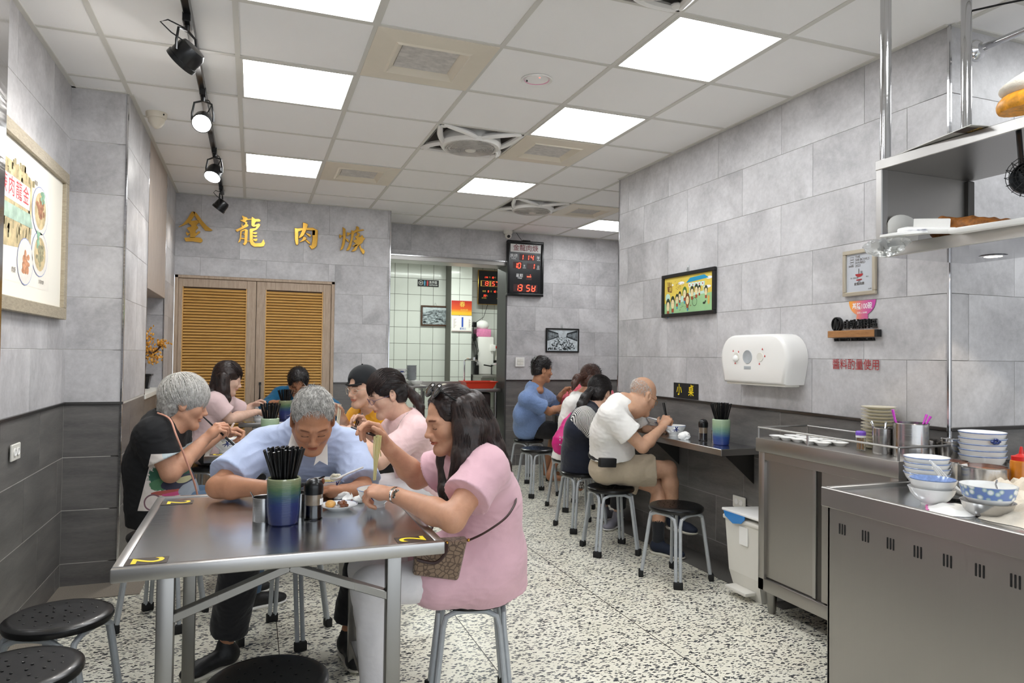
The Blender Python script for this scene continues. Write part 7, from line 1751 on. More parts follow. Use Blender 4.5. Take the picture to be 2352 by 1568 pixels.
    def chopsticks(s, a, tip, lab, L=.225, gap=.006, back=.5):
        h = s.hold[a]; d = unit(np.array(tip)-h); q = np.cross(d, [0, 0, 1.0]); q = unit(q)
        for k, sg in enumerate((-1, 1)):
            p1 = np.array(tip)+q*sg*.002; d2 = unit((h+q*sg*gap)-p1); o = link('chopstick', CH); o.location = p1; o.rotation_euler = Vector(d2).to_track_quat('Z', 'Y').to_euler(); tag(o, lab+(', the upper one' if k else ', the lower one'), 'chopstick')
def seat(P, x, y, z=.545): return np.array([x, y, z])
def A(x, y, Y): return at(x, y, Y=Y)
fabric('cloth_rose', 'e2b6c0'); fabric('cloth_white_trouser', 'e6e2e3'); fabric('cloth_lightblue', 'b3bfdc'); fabric('cloth_black', '17171a'); fabric('cloth_charcoal', '1d1c1f'); fabric('cloth_blush', 'dcc0c0'); fabric('cloth_teal', '0f5f86'); fabric('cloth_yellow', 'e0a012'); fabric('cloth_palepink', 'ecc9c8'); fabric('cloth_heather', '5d78a8', '8ba3cf', 'heather'); fabric('cloth_coral', 'd65f6f'); fabric('cloth_white', 'ece9e4'); fabric('cloth_navy', '141a2c'); fabric('cloth_stripe', '23242a', 'e6e4e0', 'stripe', scale=38); fabric('cloth_khaki', 'b0a28c'); fabric('cloth_denim', '3d566f', scale=90); fabric('cloth_pattern', '1a1a1c', 'd8d5cf', 'blob', scale=40); fabric('cloth_cap', '15181b'); fabric('cloth_sock', '1b1d21'); fabric('collar_white', 'ece8e2', bump=.1)
pm('leather_brown', '3b2420', 0.45); pm('strap_pink', 'd79c86', 0.5); pm('strap_grey', '9a9790', .8); pm('shoe_black', '101012', .55, bump=.3, bs=90); pm('shoe_navy', '1b2334', .8, bump=.3, bs=200); pm('shoe_grey', '8d8b95', .8, bump=.3, bs=200); pm('sole_cream', 'd8d2c4', .6)
def seated_legs(pel, face, k=.42, spread=.1, fz=.0, tuck=.04):
    """hips, knees, ankles, toes of someone on a stool facing `face` (horizontal)"""
    f = unit([face[0], face[1], 0]); r = np.array([f[1], -f[0], 0]); p = np.array(pel, float); d = {}
    for a, sg in (('L', -1), ('R', 1)):
        d['hip'+a] = p+r*sg*spread*.85+f*.04-np.array([0, 0, .03]); d['kn'+a] = d['hip'+a]+f*k+r*sg*.03-np.array([0, 0, .015]); d['an'+a] = np.array([*(d['kn'+a]-f*tuck)[:2], .095]); d['toe'+a] = d['an'+a]+f*.14-np.array([0, 0, .05])
    return d
def smooth(pts, n=12):
    pts = [np.array(p, float) for p in pts]; out = []
    for i in range(len(pts)-1):
        p0 = pts[max(i-1, 0)]; p1 = pts[i]; p2 = pts[i+1]; p3 = pts[min(i+2, len(pts)-1)]
        for k in range(n):
            t = k/n; out.append(.5*((2*p1)+(-p0+p2)*t+(2*p0-5*p1+4*p2-p3)*t*t+(-p0+3*p1-3*p2+p3)*t**3))
    out.append(pts[-1]); return np.array(out)
def mass(P, mat, chains, n=90, r=.0017, seed=1, res=.005, name='long_hair', loose=1.05):
    sd = SDF(res, .02); rs = np.random.RandomState(seed); VV = []; FF = []; o = 0
    for pts, rad in chains: sd.chain([np.array(p) for p in pts], rad)
    V, F = sd.mesh(); N = vnormals(V, F); V = V+N*(.002*vnoise(V*np.array([1, 1, .15]), 240, seed))[:, None]; np_part(P.root, name, V, F, mat)
    for pts, rad in chains:
        C = smooth(pts, 4); R = np.interp(np.linspace(0, 1, len(C)), np.linspace(0, 1, len(rad)), rad)
        T = np.gradient(C, axis=0); T /= np.linalg.norm(T, axis=1)[:, None]
        X = np.cross(T, [.3, .9, .2]); X /= np.linalg.norm(X, axis=1)[:, None]; Y = np.cross(T, X)
        for k in range(n):
            a = rs.rand()*6.28; q = rs.uniform(.86, loose); a2 = a+rs.normal()*.25; al = np.linspace(a, a2, len(C)); L = (C+(X*np.cos(al)[:, None]+Y*np.sin(al)[:, None])*(R*q)[:, None])
            i0 = rs.randint(0, 3); i1 = len(C)-rs.randint(0, 3); L = L[i0:i1]
            if len(L) < 3: continue
            if rs.rand() < .6: L = np.concatenate([L, [L[-1]+(L[-1]-L[-2])*rs.uniform(.4, 1.4)]])
            m = MB(); m.tube([tuple(p) for p in L], [r*(1-.7*(j/len(L))**3) for j in range(len(L))], 3, cap=False); VV.append(np.array(m.v)); FF.append(np.array(m.f)+o); o += len(m.v)
    q = np_part(P.root, 'loose_strands', np.concatenate(VV), np.concatenate(FF), mat); q['kind'] = 'stuff'
def decal(P, V, F, cond, mat, name, off=.0016):
    c = V[F].mean(1); m = cond(c); F2 = F[m]
    if len(F2) == 0: return
    u, inv = np.unique(F2, return_inverse=True); N = vnormals(V, F); np_part(P.root, name, V[u]+N[u]*off, inv.reshape(F2.shape), mat)
def strap(P, pts, r, mat, name, root=None, flat=1.0):
    m = MB(); m.tube([tuple(p) for p in smooth(pts, 6)], r, 8); return part(P.root if root is None else root, name, m, mat)
def mesh_np(o):
    n = len(o.data.vertices); V = np.empty(n*3, np.float32); o.data.vertices.foreach_get('co', V); F = np.empty(len(o.data.polygons)*4, np.int32); o.data.polygons.foreach_get('vertices', F)
    org = np.zeros(3); p = o.parent
    while p is not None: org += np.array(p.location); p = p.parent
    return V.reshape(-1, 3)+org, F.reshape(-1, 4)

pm('spectacle_violet', '4a3f63', .3)
# --- 1 woman with sunglasses on her head, front right
J = dict(pel=(.85, 2.55, .58), chest=A(1115, 1140, 2.52), neck=A(1075, 1040, 2.50), head=A(1036, 966, 2.48), face=(-1, -.12, -.24), shL=A(1115, 1075, 2.34), shR=A(1045, 1062, 2.68), elL=A(1040, 1192, 2.22), wrL=A(905, 1135, 2.50), elR=A(958, 1098, 2.78), wrR=A(890, 1025, 2.70),
         hipL=(.80, 2.46, .54), hipR=(.80, 2.64, .54), knL=(.40, 2.43, .535), knR=(.42, 2.66, .53), anL=(.43, 2.40, .09), anR=(.46, 2.66, .09), toeL=(.29, 2.38, .05), toeR=(.32, 2.66, .05))
P = P1 = Person('woman in rose tunic with sunglasses on her hair, lifting noodles', J)
P.body('skin_tan', .003, True, brow=(.3, .2, .17), hands={'L': ((-.86, .5, .12), (.15, .25, -1), 'spoon'), 'R': ((-.5, .1, .75), (-.7, -.35, -.35), 'chop')}, ar=(.05, .045, .043, .027), lip=(.8, .42, .42), hs=.94)
o = P.shirt('cloth_rose', .005, .60, 1.0, 1.0, .086, 'tunic', hem=.12, wr=.003, sl_r=.066, extra=[(J['hipL'], np.array(J['hipL'])*.58+np.array(J['knL'])*.42, .12, .105, .05), (J['hipR'], np.array(J['hipR'])*.58+np.array(J['knR'])*.42, .12, .105, .05)])
P.pants('cloth_white_trouser', .006, g=.9, cuff=.97, r=(.085, .066, .06, .056)); P.shoe('L', 'shoe_black'); P.shoe('R', 'shoe_black')
P.cap('hair_brown', .085, .01, -.05, .010, sides=-.05, extra=[((-.07, -.03, .03), (-.07, -.04, -.06), .03, .025), ((.07, -.03, .03), (.07, -.04, -.06), .03, .025)])
P.strands('hair_brown', 420, .13, comb=lambda p: (p[0]*6, -.8, -.25), zr=(.03, .14), t=.012, lift=.001, spread=.10, region=lambda p: p[1] < .055)
mass(P, 'hair_brown', [([A(1055, 935, 2.41), A(1066, 985, 2.385), A(1062, 1045, 2.36), A(1045, 1110, 2.36), A(1030, 1150, 2.38)], [.036, .04, .036, .026, .01]),
                       ([A(1075, 930, 2.42), A(1090, 985, 2.39), A(1085, 1040, 2.37), A(1066, 1085, 2.35)], [.042, .045, .036, .016]),
                       ([A(1085, 925, 2.47), A(1112, 985, 2.47), A(1135, 1030, 2.46), A(1158, 1070, 2.46), A(1172, 1105, 2.46)], [.05, .052, .04, .026, .008]),
                       ([A(1015, 1000, 2.56), A(1025, 1060, 2.55), A(1022, 1125, 2.5), A(1018, 1165, 2.48)], [.03, .034, .024, .008])], 260, .0013, 3)
m = MB(); T = P.tohead
for sg in (-1, 1):
    Mx = frame(Vector(T((sg*.036, .045, .134))), Vector(P.R[:, 0]), Vector(P.R@np.array([0, .62, -.72]))); m.sphere((0, 0, 0), (.031, .026, .006), 16, 8, Mx)
part(P.root, 'sunglass_lenses', m, 'soy_sauce'); m = MB()
for sg in (-1, 1):
    Mx = frame(Vector(T((sg*.036, .045, .134))), Vector(P.R[:, 0]), Vector(P.R@np.array([0, .62, -.72]))); m.tube([Mx @ Vector((.032*math.cos(a), .027*math.sin(a), 0)) for a in np.linspace(0, 6.283, 25)[:-1]], .0028, 6, closed=True)
    m.tube([tuple(q) for q in T([(sg*.068, .036, .128), (sg*.092, .0, .09), (sg*.094, -.03, .05), (sg*.09, -.04, .02)])], .0035, 6)
m.tube([tuple(q) for q in T([(-.008, .052, .137), (.008, .052, .137)])], .003, 6); part(P.root, 'sunglass_frame', m, 'black_plastic')
w = J['wrL']; d = unit(np.array(J['wrL'])-np.array(J['elL'])); M = frame(Vector(w-d*.012), Vector(np.cross(d, [0, 0, 1.])), Vector((0, 0, 1))); m = MB(); m.lathe([(.0285, -.006), (.0305, -.005), (.0305, .005), (.0285, .006), (.0285, -.006)], n=28, M=M, cap0=False); part(P.root, 'watch_band', m, 'chrome')
wn = unit(np.array([-.25, -.9, .35])); M = frame(Vector(w-d*.014+wn*.033), Vector(d), Vector(np.cross(wn, d))); m = MB(); m.lathe([(.0165, -.006), (.0175, .002), (.0125, .004)], n=24, M=M); part(P.root, 'watch_case', m, 'chrome'); m = MB(); m.lathe([(.011, .0045), (.001, .005)], n=20, M=M, cap0=False); part(P.root, 'watch_dial', m, 'soy_sauce')
hp = P.hold['R']; vd = unit(hp-np.array([0, 0, CAM_Z])); NT_ = hp-vd*.07+np.array([.025, 0, -.012]); P.chopsticks('R', NT_, 'black chopstick lifting noodles in the sunglasses woman hand', back=.5)
t = thing('lifted_noodles', 'pale noodles hanging from raised chopsticks over the front bowl', 'noodles', at(862, 1100, Y=2.70)); m = MB(); rs = random.Random(2)
NB = A(860, 1102, 2.68)
for k in range(15):
    o_ = rs.uniform(-.015, .015); o2 = rs.uniform(-.006, .006); tp = NT_+np.array([o_, o2, .008-abs(o_)*.3]); m.tube([tuple(q) for q in smooth([tp, tp*.7+NB*.3+np.array([o_*.2, 0, 0]), tp*.35+NB*.65+np.array([o_*.1, 0, 0]), NB+np.array([o_*.3, o2*.6, 0])], 5)], .0021, 6)
m.tube([tuple(q) for q in smooth([A(866, 1038, 2.72), A(872, 1034, 2.72), A(875, 1048, 2.72)], 5)], .0022, 6); None
part(t, 'noodle_strands', m, 'noodle')['kind'] = 'stuff'
# handbag
fabric('bag_monogram', '5d4a3c', '8a735f', 'blob', .7, 55, .1)
t = thing('handbag', 'small brown patterned handbag on the lap of the sunglasses woman', 'handbag', A(1010, 1330, 2.33)); m = MB()
q4 = [A(953, 1250, 2.30), A(1073, 1242, 2.28), A(1052, 1335, 2.32), A(948, 1322, 2.34)]; dn = np.array([.02, .075, .0]); cen = sum(q4)/4
front = [cen+(p-cen)*.97 for p in q4]; vs = [tuple(p) for p in front]+[tuple(cen+(p-cen)*1.03+dn*.35) for p in q4]+[tuple(cen+(p-cen)*.97+dn) for p in q4]
fs = [(0, 1, 2, 3), (11, 10, 9, 8)]+[(k*4+e, k*4+4+e, k*4+4+(e+1) % 4, k*4+(e+1) % 4) for k in (0, 1) for e in range(4)]; m.add(vs, [f[::-1] for f in fs]); o = part(t, 'bag_body', m, 'bag_monogram'); bv = o.modifiers.new('soft', 'BEVEL'); bv.width = .008; bv.segments = 2
m = MB(); m.tube([tuple(p) for p in smooth([A(1078, 1240, 2.29), A(1115, 1222, 2.27), A(1160, 1190, 2.28), A(1181, 1160, 2.33), A(1185, 1140, 2.40), A(1180, 1110, 2.47)], 6)], .004, 6); part(t, 'shoulder_strap', m, 'leather_brown')
m = MB(); m.tube([tuple(p) for p in smooth([A(985, 1228, 2.36), A(1000, 1190, 2.44), A(1010, 1160, 2.47)], 6)], .006, 6); part(t, 'strap_end', m, 'leather_brown')
m = MB(); m.tube([tuple(p) for p in smooth([A(1024, 1245, 2.285), A(1024, 1268, 2.28), A(1000, 1292, 2.29), A(958, 1285, 2.31)], 6)], .006, 6); part(t, 'hand_loop', m, 'leather_brown'); m = MB(); m.sphere(A(1076, 1240, 2.29), .006); m.sphere(A(1026, 1246, 2.285), .006); part(t, 'ring', m, 'gold')

# --- 2 man in light blue, behind the front table
J = dict(pel=(.20, 3.50, .58), chest=A(704, 1062, 3.26), neck=A(716, 978, 3.08), head=A(718, 966, 2.90), face=(-.02, -.80, -.60), shR=A(598, 1028, 3.18), shL=A(800, 1028, 3.16), elR=A(500, 1118, 2.98), wrR=A(606, 1120, 2.88), elL=A(838, 1132, 2.97), wrL=A(788, 1128, 2.90),
         hipL=(.31, 3.45, .55), hipR=(.10, 3.45, .55), knR=(-.02, 3.10, .53), knL=(.50, 3.12, .53), anR=at(520, 1478, Z=.10), anL=at(798, 1455, Z=.10), toeR=at(452, 1535, Z=.04), toeL=at(820, 1520, Z=.04))
P = Person('bowed grey-haired man in light blue shirt eating at the front table', J)
P.body('skin_dark', .0026, False, 1.0, hands={'R': ((1, -.2, .1), (.1, -.3, -1), 'chop'), 'L': ((-.9, -.35, .2), (-.2, -.2, -.8), 'hold')}, hs=1.0, brow=(.38, .32, .3), lip=(.75, .45, .42), brow_on=.7, ar=(.05, .045, .043, .029))
o = P.shirt('cloth_lightblue', .005, .78, 1.02, 1.05, .085, wr=.005, sl_r=.07, vneck=.03, neck_r=.062); P.pants('cloth_charcoal', .006, r=(.1, .085, .08, .075), cuff=.86, wr=.006); P.shoe('R', 'shoe_black', 'sole_cream'); P.shoe('L', 'shoe_black', 'sole_cream')
P.cap('hair_grey', .105, .03, -.045, .006, sides=.0); P.strands('hair_grey', 2200, .026, .0008, comb=lambda p: (p[0]*3, 1, .1), zr=(-.04, .14), t=.005, rise=.16, segs=3, spread=.3, region=lambda p: p[2] > .03+max(0, p[1])*1.0 and p[1] < .085 or (p[1] < .01 and p[2] > -.03)); P.strands('hair_white', 1500, .026, .0007, comb=lambda p: (p[0]*3, 1, .1), zr=(-.04, .14), t=.005, rise=.18, segs=3, spread=.35, seed=5, region=lambda p: p[2] > .03+max(0, p[1])*1.0 and p[1] < .08 or (p[1] < .01 and p[2] > -.03))
m = MB()
for pl, Yd in (([(752, 1018), (753, 1068), (734, 1058), (721, 1069), (727, 1046)], 2.985), ([(672, 990), (684, 1022), (700, 1046), (676, 1040), (660, 1030)], 2.985)):
    a = [A(x, y, Yd-(y-1000)*.0006) for x, y in pl]; n = len(a); m.add([tuple(p) for p in a]+[tuple(p+np.array([0, .006, 0])) for p in a], [tuple(range(n))[::-1], tuple(range(n, 2*n))]+[(k, (k+1) % n, (k+1) % n+n, k+n) for k in range(n)])
part(P.root, 'collar', m, 'collar_white', smooth=False)
P.chopsticks('R', A(745, 1094, 2.93), 'black chopstick held level by the man in light blue')

# --- 3 grey-haired woman in black T-shirt
J = dict(pel=(-.41, 3.87, .585), chest=A(352, 1062, 3.86), neck=A(380, 962, 3.84), head=A(424, 926, 3.82), face=(.96, .12, -.24), shR=A(350, 1000, 3.69), shL=A(398, 990, 4.03), elR=A(392, 1086, 3.68), wrR=A(470, 1010, 3.86), elL=A(410, 1062, 4.08), wrL=A(505, 998, 4.17))
J.update(seated_legs(J['pel'], (1, .35), .40)); P = Person('grey-haired woman in black printed T-shirt eating with chopsticks', J)
P.body('skin_tan', .0032, True, hands={'R': ((.7, .1, .7), (.55, .5, -.55), 'chop'), 'L': ((.95, .1, .25), (0, -.35, -.9), 'spoon')}, hs=1.0, brow=(.45, .4, .38), ar=(.054, .047, .043, .027), wide=1.05, mouth=.003, lip=(.8, .5, .48), brow_on=.4)
o = P.shirt('cloth_black', .005, .62, 1.05, 1.08, .084, wr=.004, sl_r=.07, hem=.06); 
def tee_print(org):
    s_ = NT('tee_print'); v = s_.coords((1, 1, 1), 'obj'); sp = s_.new('ShaderNodeSeparateXYZ'); s_.link(v, sp.inputs[0]); X_, Y_, Z_ = sp.outputs
    loc = lambda x, y, Y=3.70: A(x, y, Y)-org
    def ell(cx, cy, rx, ry, ns=0.0, sc=60):
        c = loc(cx, cy); k = 1/430.0; dx = s_.math('DIVIDE', s_.math('SUBTRACT', X_, float(c[0])), rx*k); dz = s_.math('DIVIDE', s_.math('SUBTRACT', Z_, float(c[2])), ry*k)
        d = s_.math('ADD', s_.math('MULTIPLY', dx, dx), s_.math('MULTIPLY', dz, dz))
        if ns: d = s_.math('ADD', d, s_.math('MULTIPLY', s_.math('SUBTRACT', s_.noise(v, sc, 4, .7), .5), ns))
        return s_.math('LESS_THAN', d, 1.0)
    p0, p1 = loc(316, 1172), loc(352, 1040); ma = s_.math('MULTIPLY_ADD', Z_, float((p1[0]-p0[0])/(p1[2]-p0[2])))
    ma.node.inputs[2].default_value = float(p0[0]-p0[2]*(p1[0]-p0[0])/(p1[2]-p0[2])); e = s_.math('SUBTRACT', X_, ma)
    pan = s_.math('GREATER_THAN', e, 0.0); pan = s_.math('MULTIPLY', pan, s_.math('LESS_THAN', Z_, float(loc(400, 1035)[2]))); pan = s_.math('MULTIPLY', pan, s_.math('GREATER_THAN', Z_, float(loc(330, 1172)[2])))
    cur = s_.mix(pan, lin('131315'), lin('ddd3cb'))
    for (cx, cy, rx, ry, ns, sc, c) in ((415, 1035, 30, 22, .5, 30, 'c3ced0'), (400, 1090, 50, 24, 1.6, 90, '35604c'), (440, 1085, 40, 20, 1.8, 90, '2b4f43'), (372, 1112, 22, 12, 1.6, 90, '4f7a58'), (415, 1112, 36, 15, .4, 40, '3b3c4c'), (420, 1106, 14, 6, .2, 60, 'b9b48c'), (385, 1130, 30, 5, .8, 50, 'a8544a'), (405, 1134, 26, 4, .9, 60, 'c04f78'), (352, 1152, 17, 17, .1, 30, '7b5a63'), (352, 1152, 14, 14, .1, 30, 'd8cdc6'), (440, 1128, 26, 14, .5, 30, '8d949c')):
        cur = s_.mix(s_.math('MULTIPLY', ell(cx, cy, rx, ry, ns, sc), pan), cur, lin(c))
    s_.base(cur); s_.set(Roughness=.9); s_.bump(s_.noise(v, 7, 5, .6, .6), .2, .02)
tee_print(np.array(P.root.location)); o.data.materials.clear(); o.data.materials.append(MAT['tee_print'])
P.pants('cloth_denim', .007, g=1.1); P.shoe('R', 'shoe_black'); P.shoe('L', 'shoe_black')
P.cap('hair_grey', .065, .005, -.085, .015, sides=.005, top=.006, extra=[((0, -.07, .0), (0, -.085, -.075), .05, .03), ((-.05, -.05, -.02), (-.045, -.07, -.085), .03, .02), ((.05, -.05, -.02), (.045, -.07, -.085), .03, .02)])
P.strands('hair_silver', 900, .12, .0017, comb=lambda p: (p[0]*7, .35 if p[1] > -.03 else -.25, -.8), zr=(.02, .16), t=.02, spread=.07, lift=.005, segs=9, region=lambda p: p[1] < .085); P.strands('hair_white', 700, .12, .0015, comb=lambda p: (p[0]*7, .4, -.7), zr=(.04, .16), t=.022, spread=.08, lift=.006, seed=4, segs=9, region=lambda p: p[1] < .09)
P.strands('hair_silver', 420, .105, .0013, comb=lambda p: (p[0]*4, .9, -.35), zr=(.08, .16), t=.02, spread=.15, lift=.004, seed=9, segs=8, region=lambda p: -.05 < p[1] < .09, name='fringe'); P.strands('hair_dkgrey', 700, .055, .0016, comb=(0, -.35, -1), zr=(-.07, .02), t=.016, spread=.2, lift=.012, seed=6, region=lambda p: p[1] < -.03)
strap(P, [A(362, 948, 3.73), A(390, 962, 3.68), A(405, 1000, 3.64), A(425, 1050, 3.66), A(447, 1110, 3.70), A(456, 1150, 3.74)], .0045, 'strap_pink', 'bag_strap')
P.chopsticks('R', A(467, 957, 3.90), 'black chopstick at the mouth of the grey-haired woman', back=.4)
china_spoon(A(517, 1006, 4.22), A(540, 985, 4.17)-A(517, 1006, 4.22), 'white soup spoon with a morsel held over bowl by the grey-haired woman', food=True)

# --- 4 long-haired woman in pale pink, farthest table
J = dict(pel=(-.34, 6.02, .575), chest=A(487, 958, 6.05), neck=A(503, 910, 6.08), head=A(523, 870, 6.10), face=(.95, .2, -.30), shR=A(490, 925, 5.91), shL=A(517, 921, 6.25), elR=A(528, 962, 5.93), wrR=A(588, 946, 6.18), elL=A(560, 950, 6.38), wrL=A(578, 932, 6.40)); J.update(seated_legs(J['pel'], (1, .2)))
P = Person('woman with long dark hair in pale pink top at the farthest table', J); P.body('skin_pale', .005, True, hands={'R': ((.95, .1, 0), (0, -.2, -1), 'grip'), 'L': ((.8, -.1, .4), (.2, -.4, -.8), 'spoon')}, hs=1.03, core=True, lip=(.85, .45, .45)); P.shirt('cloth_blush', .007, .72, .95, .95, .085, wr=.003); P.pants('cloth_charcoal', .009)
P.cap('hair_brown', .07, .005, -.06, .016, .006, sides=-.04, extra=[((-.07, -.02, .03), (-.07, -.03, -.07), .03, .03), ((.07, -.02, .03), (.07, -.03, -.07), .03, .03)]); P.strands('hair_brown', 260, 0.1, 0.0024, comb=lambda p: (p[0]*3, .9, -.35), zr=(.085, .16), t=.017, spread=.13, lift=.002, seed=9, segs=8, region=lambda p: -.03 < p[1] < .085, name='fringe')
mass(P, 'hair_brown', [([A(512, 868, 6.02), A(512, 895, 6.0), A(520, 915, 5.99), A(519, 935, 5.98)], [.055, .05, .035, .012]), ([A(505, 865, 6.08), A(495, 890, 6.06), A(482, 903, 6.02), A(478, 915, 6.0)], [.06, .05, .03, .01])], 60, .003, 2, .008)
china_spoon(A(590, 935, 6.4), (.3, .2, -.5), 'white soup spoon in the hand of the long-haired woman')
# --- 5 man in teal
J = dict(pel=(.37, 7.03, .575), chest=A(687, 935, 6.90), neck=A(686, 893, 6.82), head=A(685, 880, 6.66), face=(-.05, -.80, -.6), shR=A(640, 908, 6.90), shL=A(732, 905, 6.90), elR=A(607, 935, 6.72), wrR=A(628, 925, 6.55), elL=A(768, 935, 6.7), wrL=A(735, 932, 6.5)); J.update(seated_legs(J['pel'], (0, -1), .36))
P = Person('man in teal shirt with glasses bowed at the farthest table', J); P.body('skin_dark', .005, hands={'R': ((.9, -.3, .1), (.2, -.2, -1), 'chop'), 'L': ((-.9, -.3, .1), (-.2, -.2, -1), 'hold')}, hs=1.05); P.shirt('cloth_teal', .007, 1.85, 1.05, 1.0, wr=.006); P.pants('cloth_charcoal', .009)
P.cap('hair_black', .075, .02, -.04, .012, .006, top=.008); P.strands('hair_black', 500, .035, .002, comb=lambda p: (p[0]*2, .7, .1), zr=(.0, .15), t=.012, rise=.15, segs=3, spread=.3, region=lambda p: p[1] < .08); P.glasses('silver_frame', rx=.022, rz=.014, z=-.004)
# --- 6 man in yellow with cap
J = dict(pel=(1.06, 5.14, .575), chest=A(856, 985, 4.95), neck=A(856, 936, 4.86), head=A(834, 890, 4.78), face=(-.86, -.5, -.16), shL=A(893, 962, 4.72), shR=A(822, 958, 5.05), elL=A(885, 1020, 4.70), wrL=A(832, 992, 4.62), elR=A(800, 995, 5.0), wrR=A(786, 958, 4.88)); J.update(seated_legs(J['pel'], (-1, -.1)))
P = Person('man in yellow polo with backward black cap and round glasses', J); P.body('skin_fair', .004, hands={'L': ((-.8, -.1, .4), (-.2, -.5, -.7), 'grip'), 'R': ((-.5, -.1, .8), (-.5, -.5, -.2), 'chop')}, hs=1.06, lip=(.86, .5, .48)); P.shirt('cloth_yellow', .006, .7, 1.05, 1.0, .085, wr=.004, vneck=.04); P.pants('cloth_charcoal', .009)
P.cap('hair_black', .07, .0, -.05, .005, .006); sd = SDF(.005, .015); sd.ell((0, -.014, .055), (.088, .108, .092)); sd.cut((0, 0, .045), (0, -.10, -1)); sd.ell((0, .118, .055), (.045, .05, .03), k=.006, op=-1)
V, F = sd.mesh(); np_part(P.root, 'cap_crown', P.tohead(V), F, 'cloth_cap'); m = MB(); m.tube([tuple(q) for q in P.tohead([(-.07, .062, .040), (-.045, .092, .036), (0, .106, .034), (.045, .092, .036), (.07, .062, .040)])], .0075, 8); m.tube([tuple(q) for q in P.tohead([(0, -.014, .146), (0, -.014, .152)])], .006, 8); part(P.root, 'cap_strap', m, 'black_rubber')
P.glasses('silver_frame', .0235, .021, z=-.004, thick=.0014)
t = thing('lifted_noodles', 'white noodles hanging before the man in yellow', 'noodles', A(776, 975, 4.8)); m = MB()
for k in range(7): o_ = rs.uniform(-.01, .01); m.tube([tuple(q) for q in smooth([A(779+rs.uniform(-2, 2), 928, 4.8)+np.array([o_, 0, 0]), A(778, 950, 4.8)+np.array([o_, 0, 0]), A(774+rs.uniform(-3, 3), 976, 4.8)+np.array([o_, 0, 0])], 4)], .003, 6)
part(t, 'noodle_strands', m, 'cream_plate')['kind'] = 'stuff'
# --- 7 ponytailed woman in pink
J = dict(pel=(1.0, 4.06, .58), chest=A(948, 1030, 4.02), neck=A(928, 958, 4.0), head=A(888, 906, 3.98), face=(-.97, -.1, -.36), shL=A(957, 990, 3.82), shR=A(905, 985, 4.18), elL=A(872, 1060, 3.76), wrL=A(805, 990, 4.02), elR=A(860, 1030, 4.3), wrR=A(842, 985, 4.2)); J.update(seated_legs(J['pel'], (-1, .05)))
P = Person('ponytailed woman in pink T-shirt and glasses with white trousers', J); P.body('skin_fair', .0035, True, hands={'L': ((-.9, .2, .2), (.1, .2, -1), 'hold'), 'R': ((-.5, -.2, .75), (-.6, -.5, -.3), 'chop')}, hs=1.03, ar=(.052, .045, .042, .027), lip=(.84, .55, .52), brow_on=.5); P.shirt('cloth_palepink', .005, .62, 1.06, 1.06, .085, wr=.003, hem=.02); P.pants('cloth_white_trouser', .007, g=1.06)
P.cap('hair_black', .062, .01, -.045, .013, sides=.0); P.strands('hair_brown', 320, 0.1, 0.0018, comb=lambda p: (p[0]*3, .9, -.35), zr=(.085, .16), t=.017, spread=.13, lift=.002, seed=9, segs=8, region=lambda p: -.03 < p[1] < .085, name='fringe'); P.strands('hair_brown', 420, .09, .0014, comb=lambda p: (-p[0]*3, -1, -.45), zr=(.0, .15), t=.014, spread=.1, lift=.002, region=lambda p: p[1] < .07)
mass(P, 'hair_brown', [([P.tohead((0, -.10, .015)), A(938, 898, 4.0), A(955, 915, 4.0), A(966, 935, 3.99), A(972, 958, 3.98)], [.03, .026, .028, .022, .006])], 110, .0018, 4); m = MB(); m.sphere(A(930, 895, 3.99), .022, 12, 8); part(P.root, 'hair_tie', m, 'grey_paint')
P.glasses('spectacle_violet', .021, .0155, z=-.004, thick=.0013); P.chopsticks('R', A(812, 992, 4.05), 'black chopstick held by the ponytailed woman in glasses')
strap(P, [A(908, 1000, 3.86), A(925, 965, 3.88), A(945, 945, 3.95), A(968, 948, 4.02), A(975, 960, 4.1)], .008, 'strap_grey', 'bag_strap')
# --- 8 man in heather blue
J = dict(pel=(2.80, 6.98, .575), chest=A(1214, 950, 6.92), neck=A(1230, 885, 6.90), head=A(1245, 850, 6.86), face=(.93, -.02, -.08), shR=A(1207, 915, 6.70), shL=A(1258, 912, 7.10), elR=A(1262, 945, 6.72), wrR=A(1300, 932, 6.95), elL=A(1275, 930, 7.2), wrL=A(1288, 906, 7.05), hipL=(2.86, 7.08, .55), hipR=(2.86, 6.88, .55), knL=(3.2, 7.1, .52), knR=(3.2, 6.86, .52), anL=(3.05, 7.1, .09), anR=(2.98, 6.8, .09), toeL=(3.18, 7.05, .04), toeR=(3.1, 6.75, .04))
P = Person('man in heather blue T-shirt and dark shorts facing right', J); P.body('skin_dark', .005, hands={'R': ((.9, .1, 0), (0, 0, -1), 'hold'), 'L': ((.6, 0, .6), (.3, -.6, -.6), 'chop')}, hs=1.05, legs='bare'); P.shirt('cloth_heather', .007, .72, 1.1, 1.1, .088, wr=.004); P.pants('cloth_charcoal', .009, 'shorts', cuff=.95)
P.cap('hair_black', .07, .02, -.03, .010, .006, top=.01); P.strands('hair_black', 420, .03, .002, comb=lambda p: (p[0]*2, .8, .3), zr=(.01, .15), t=.012, rise=.3, segs=3, spread=.3, region=lambda p: p[1] < .08)
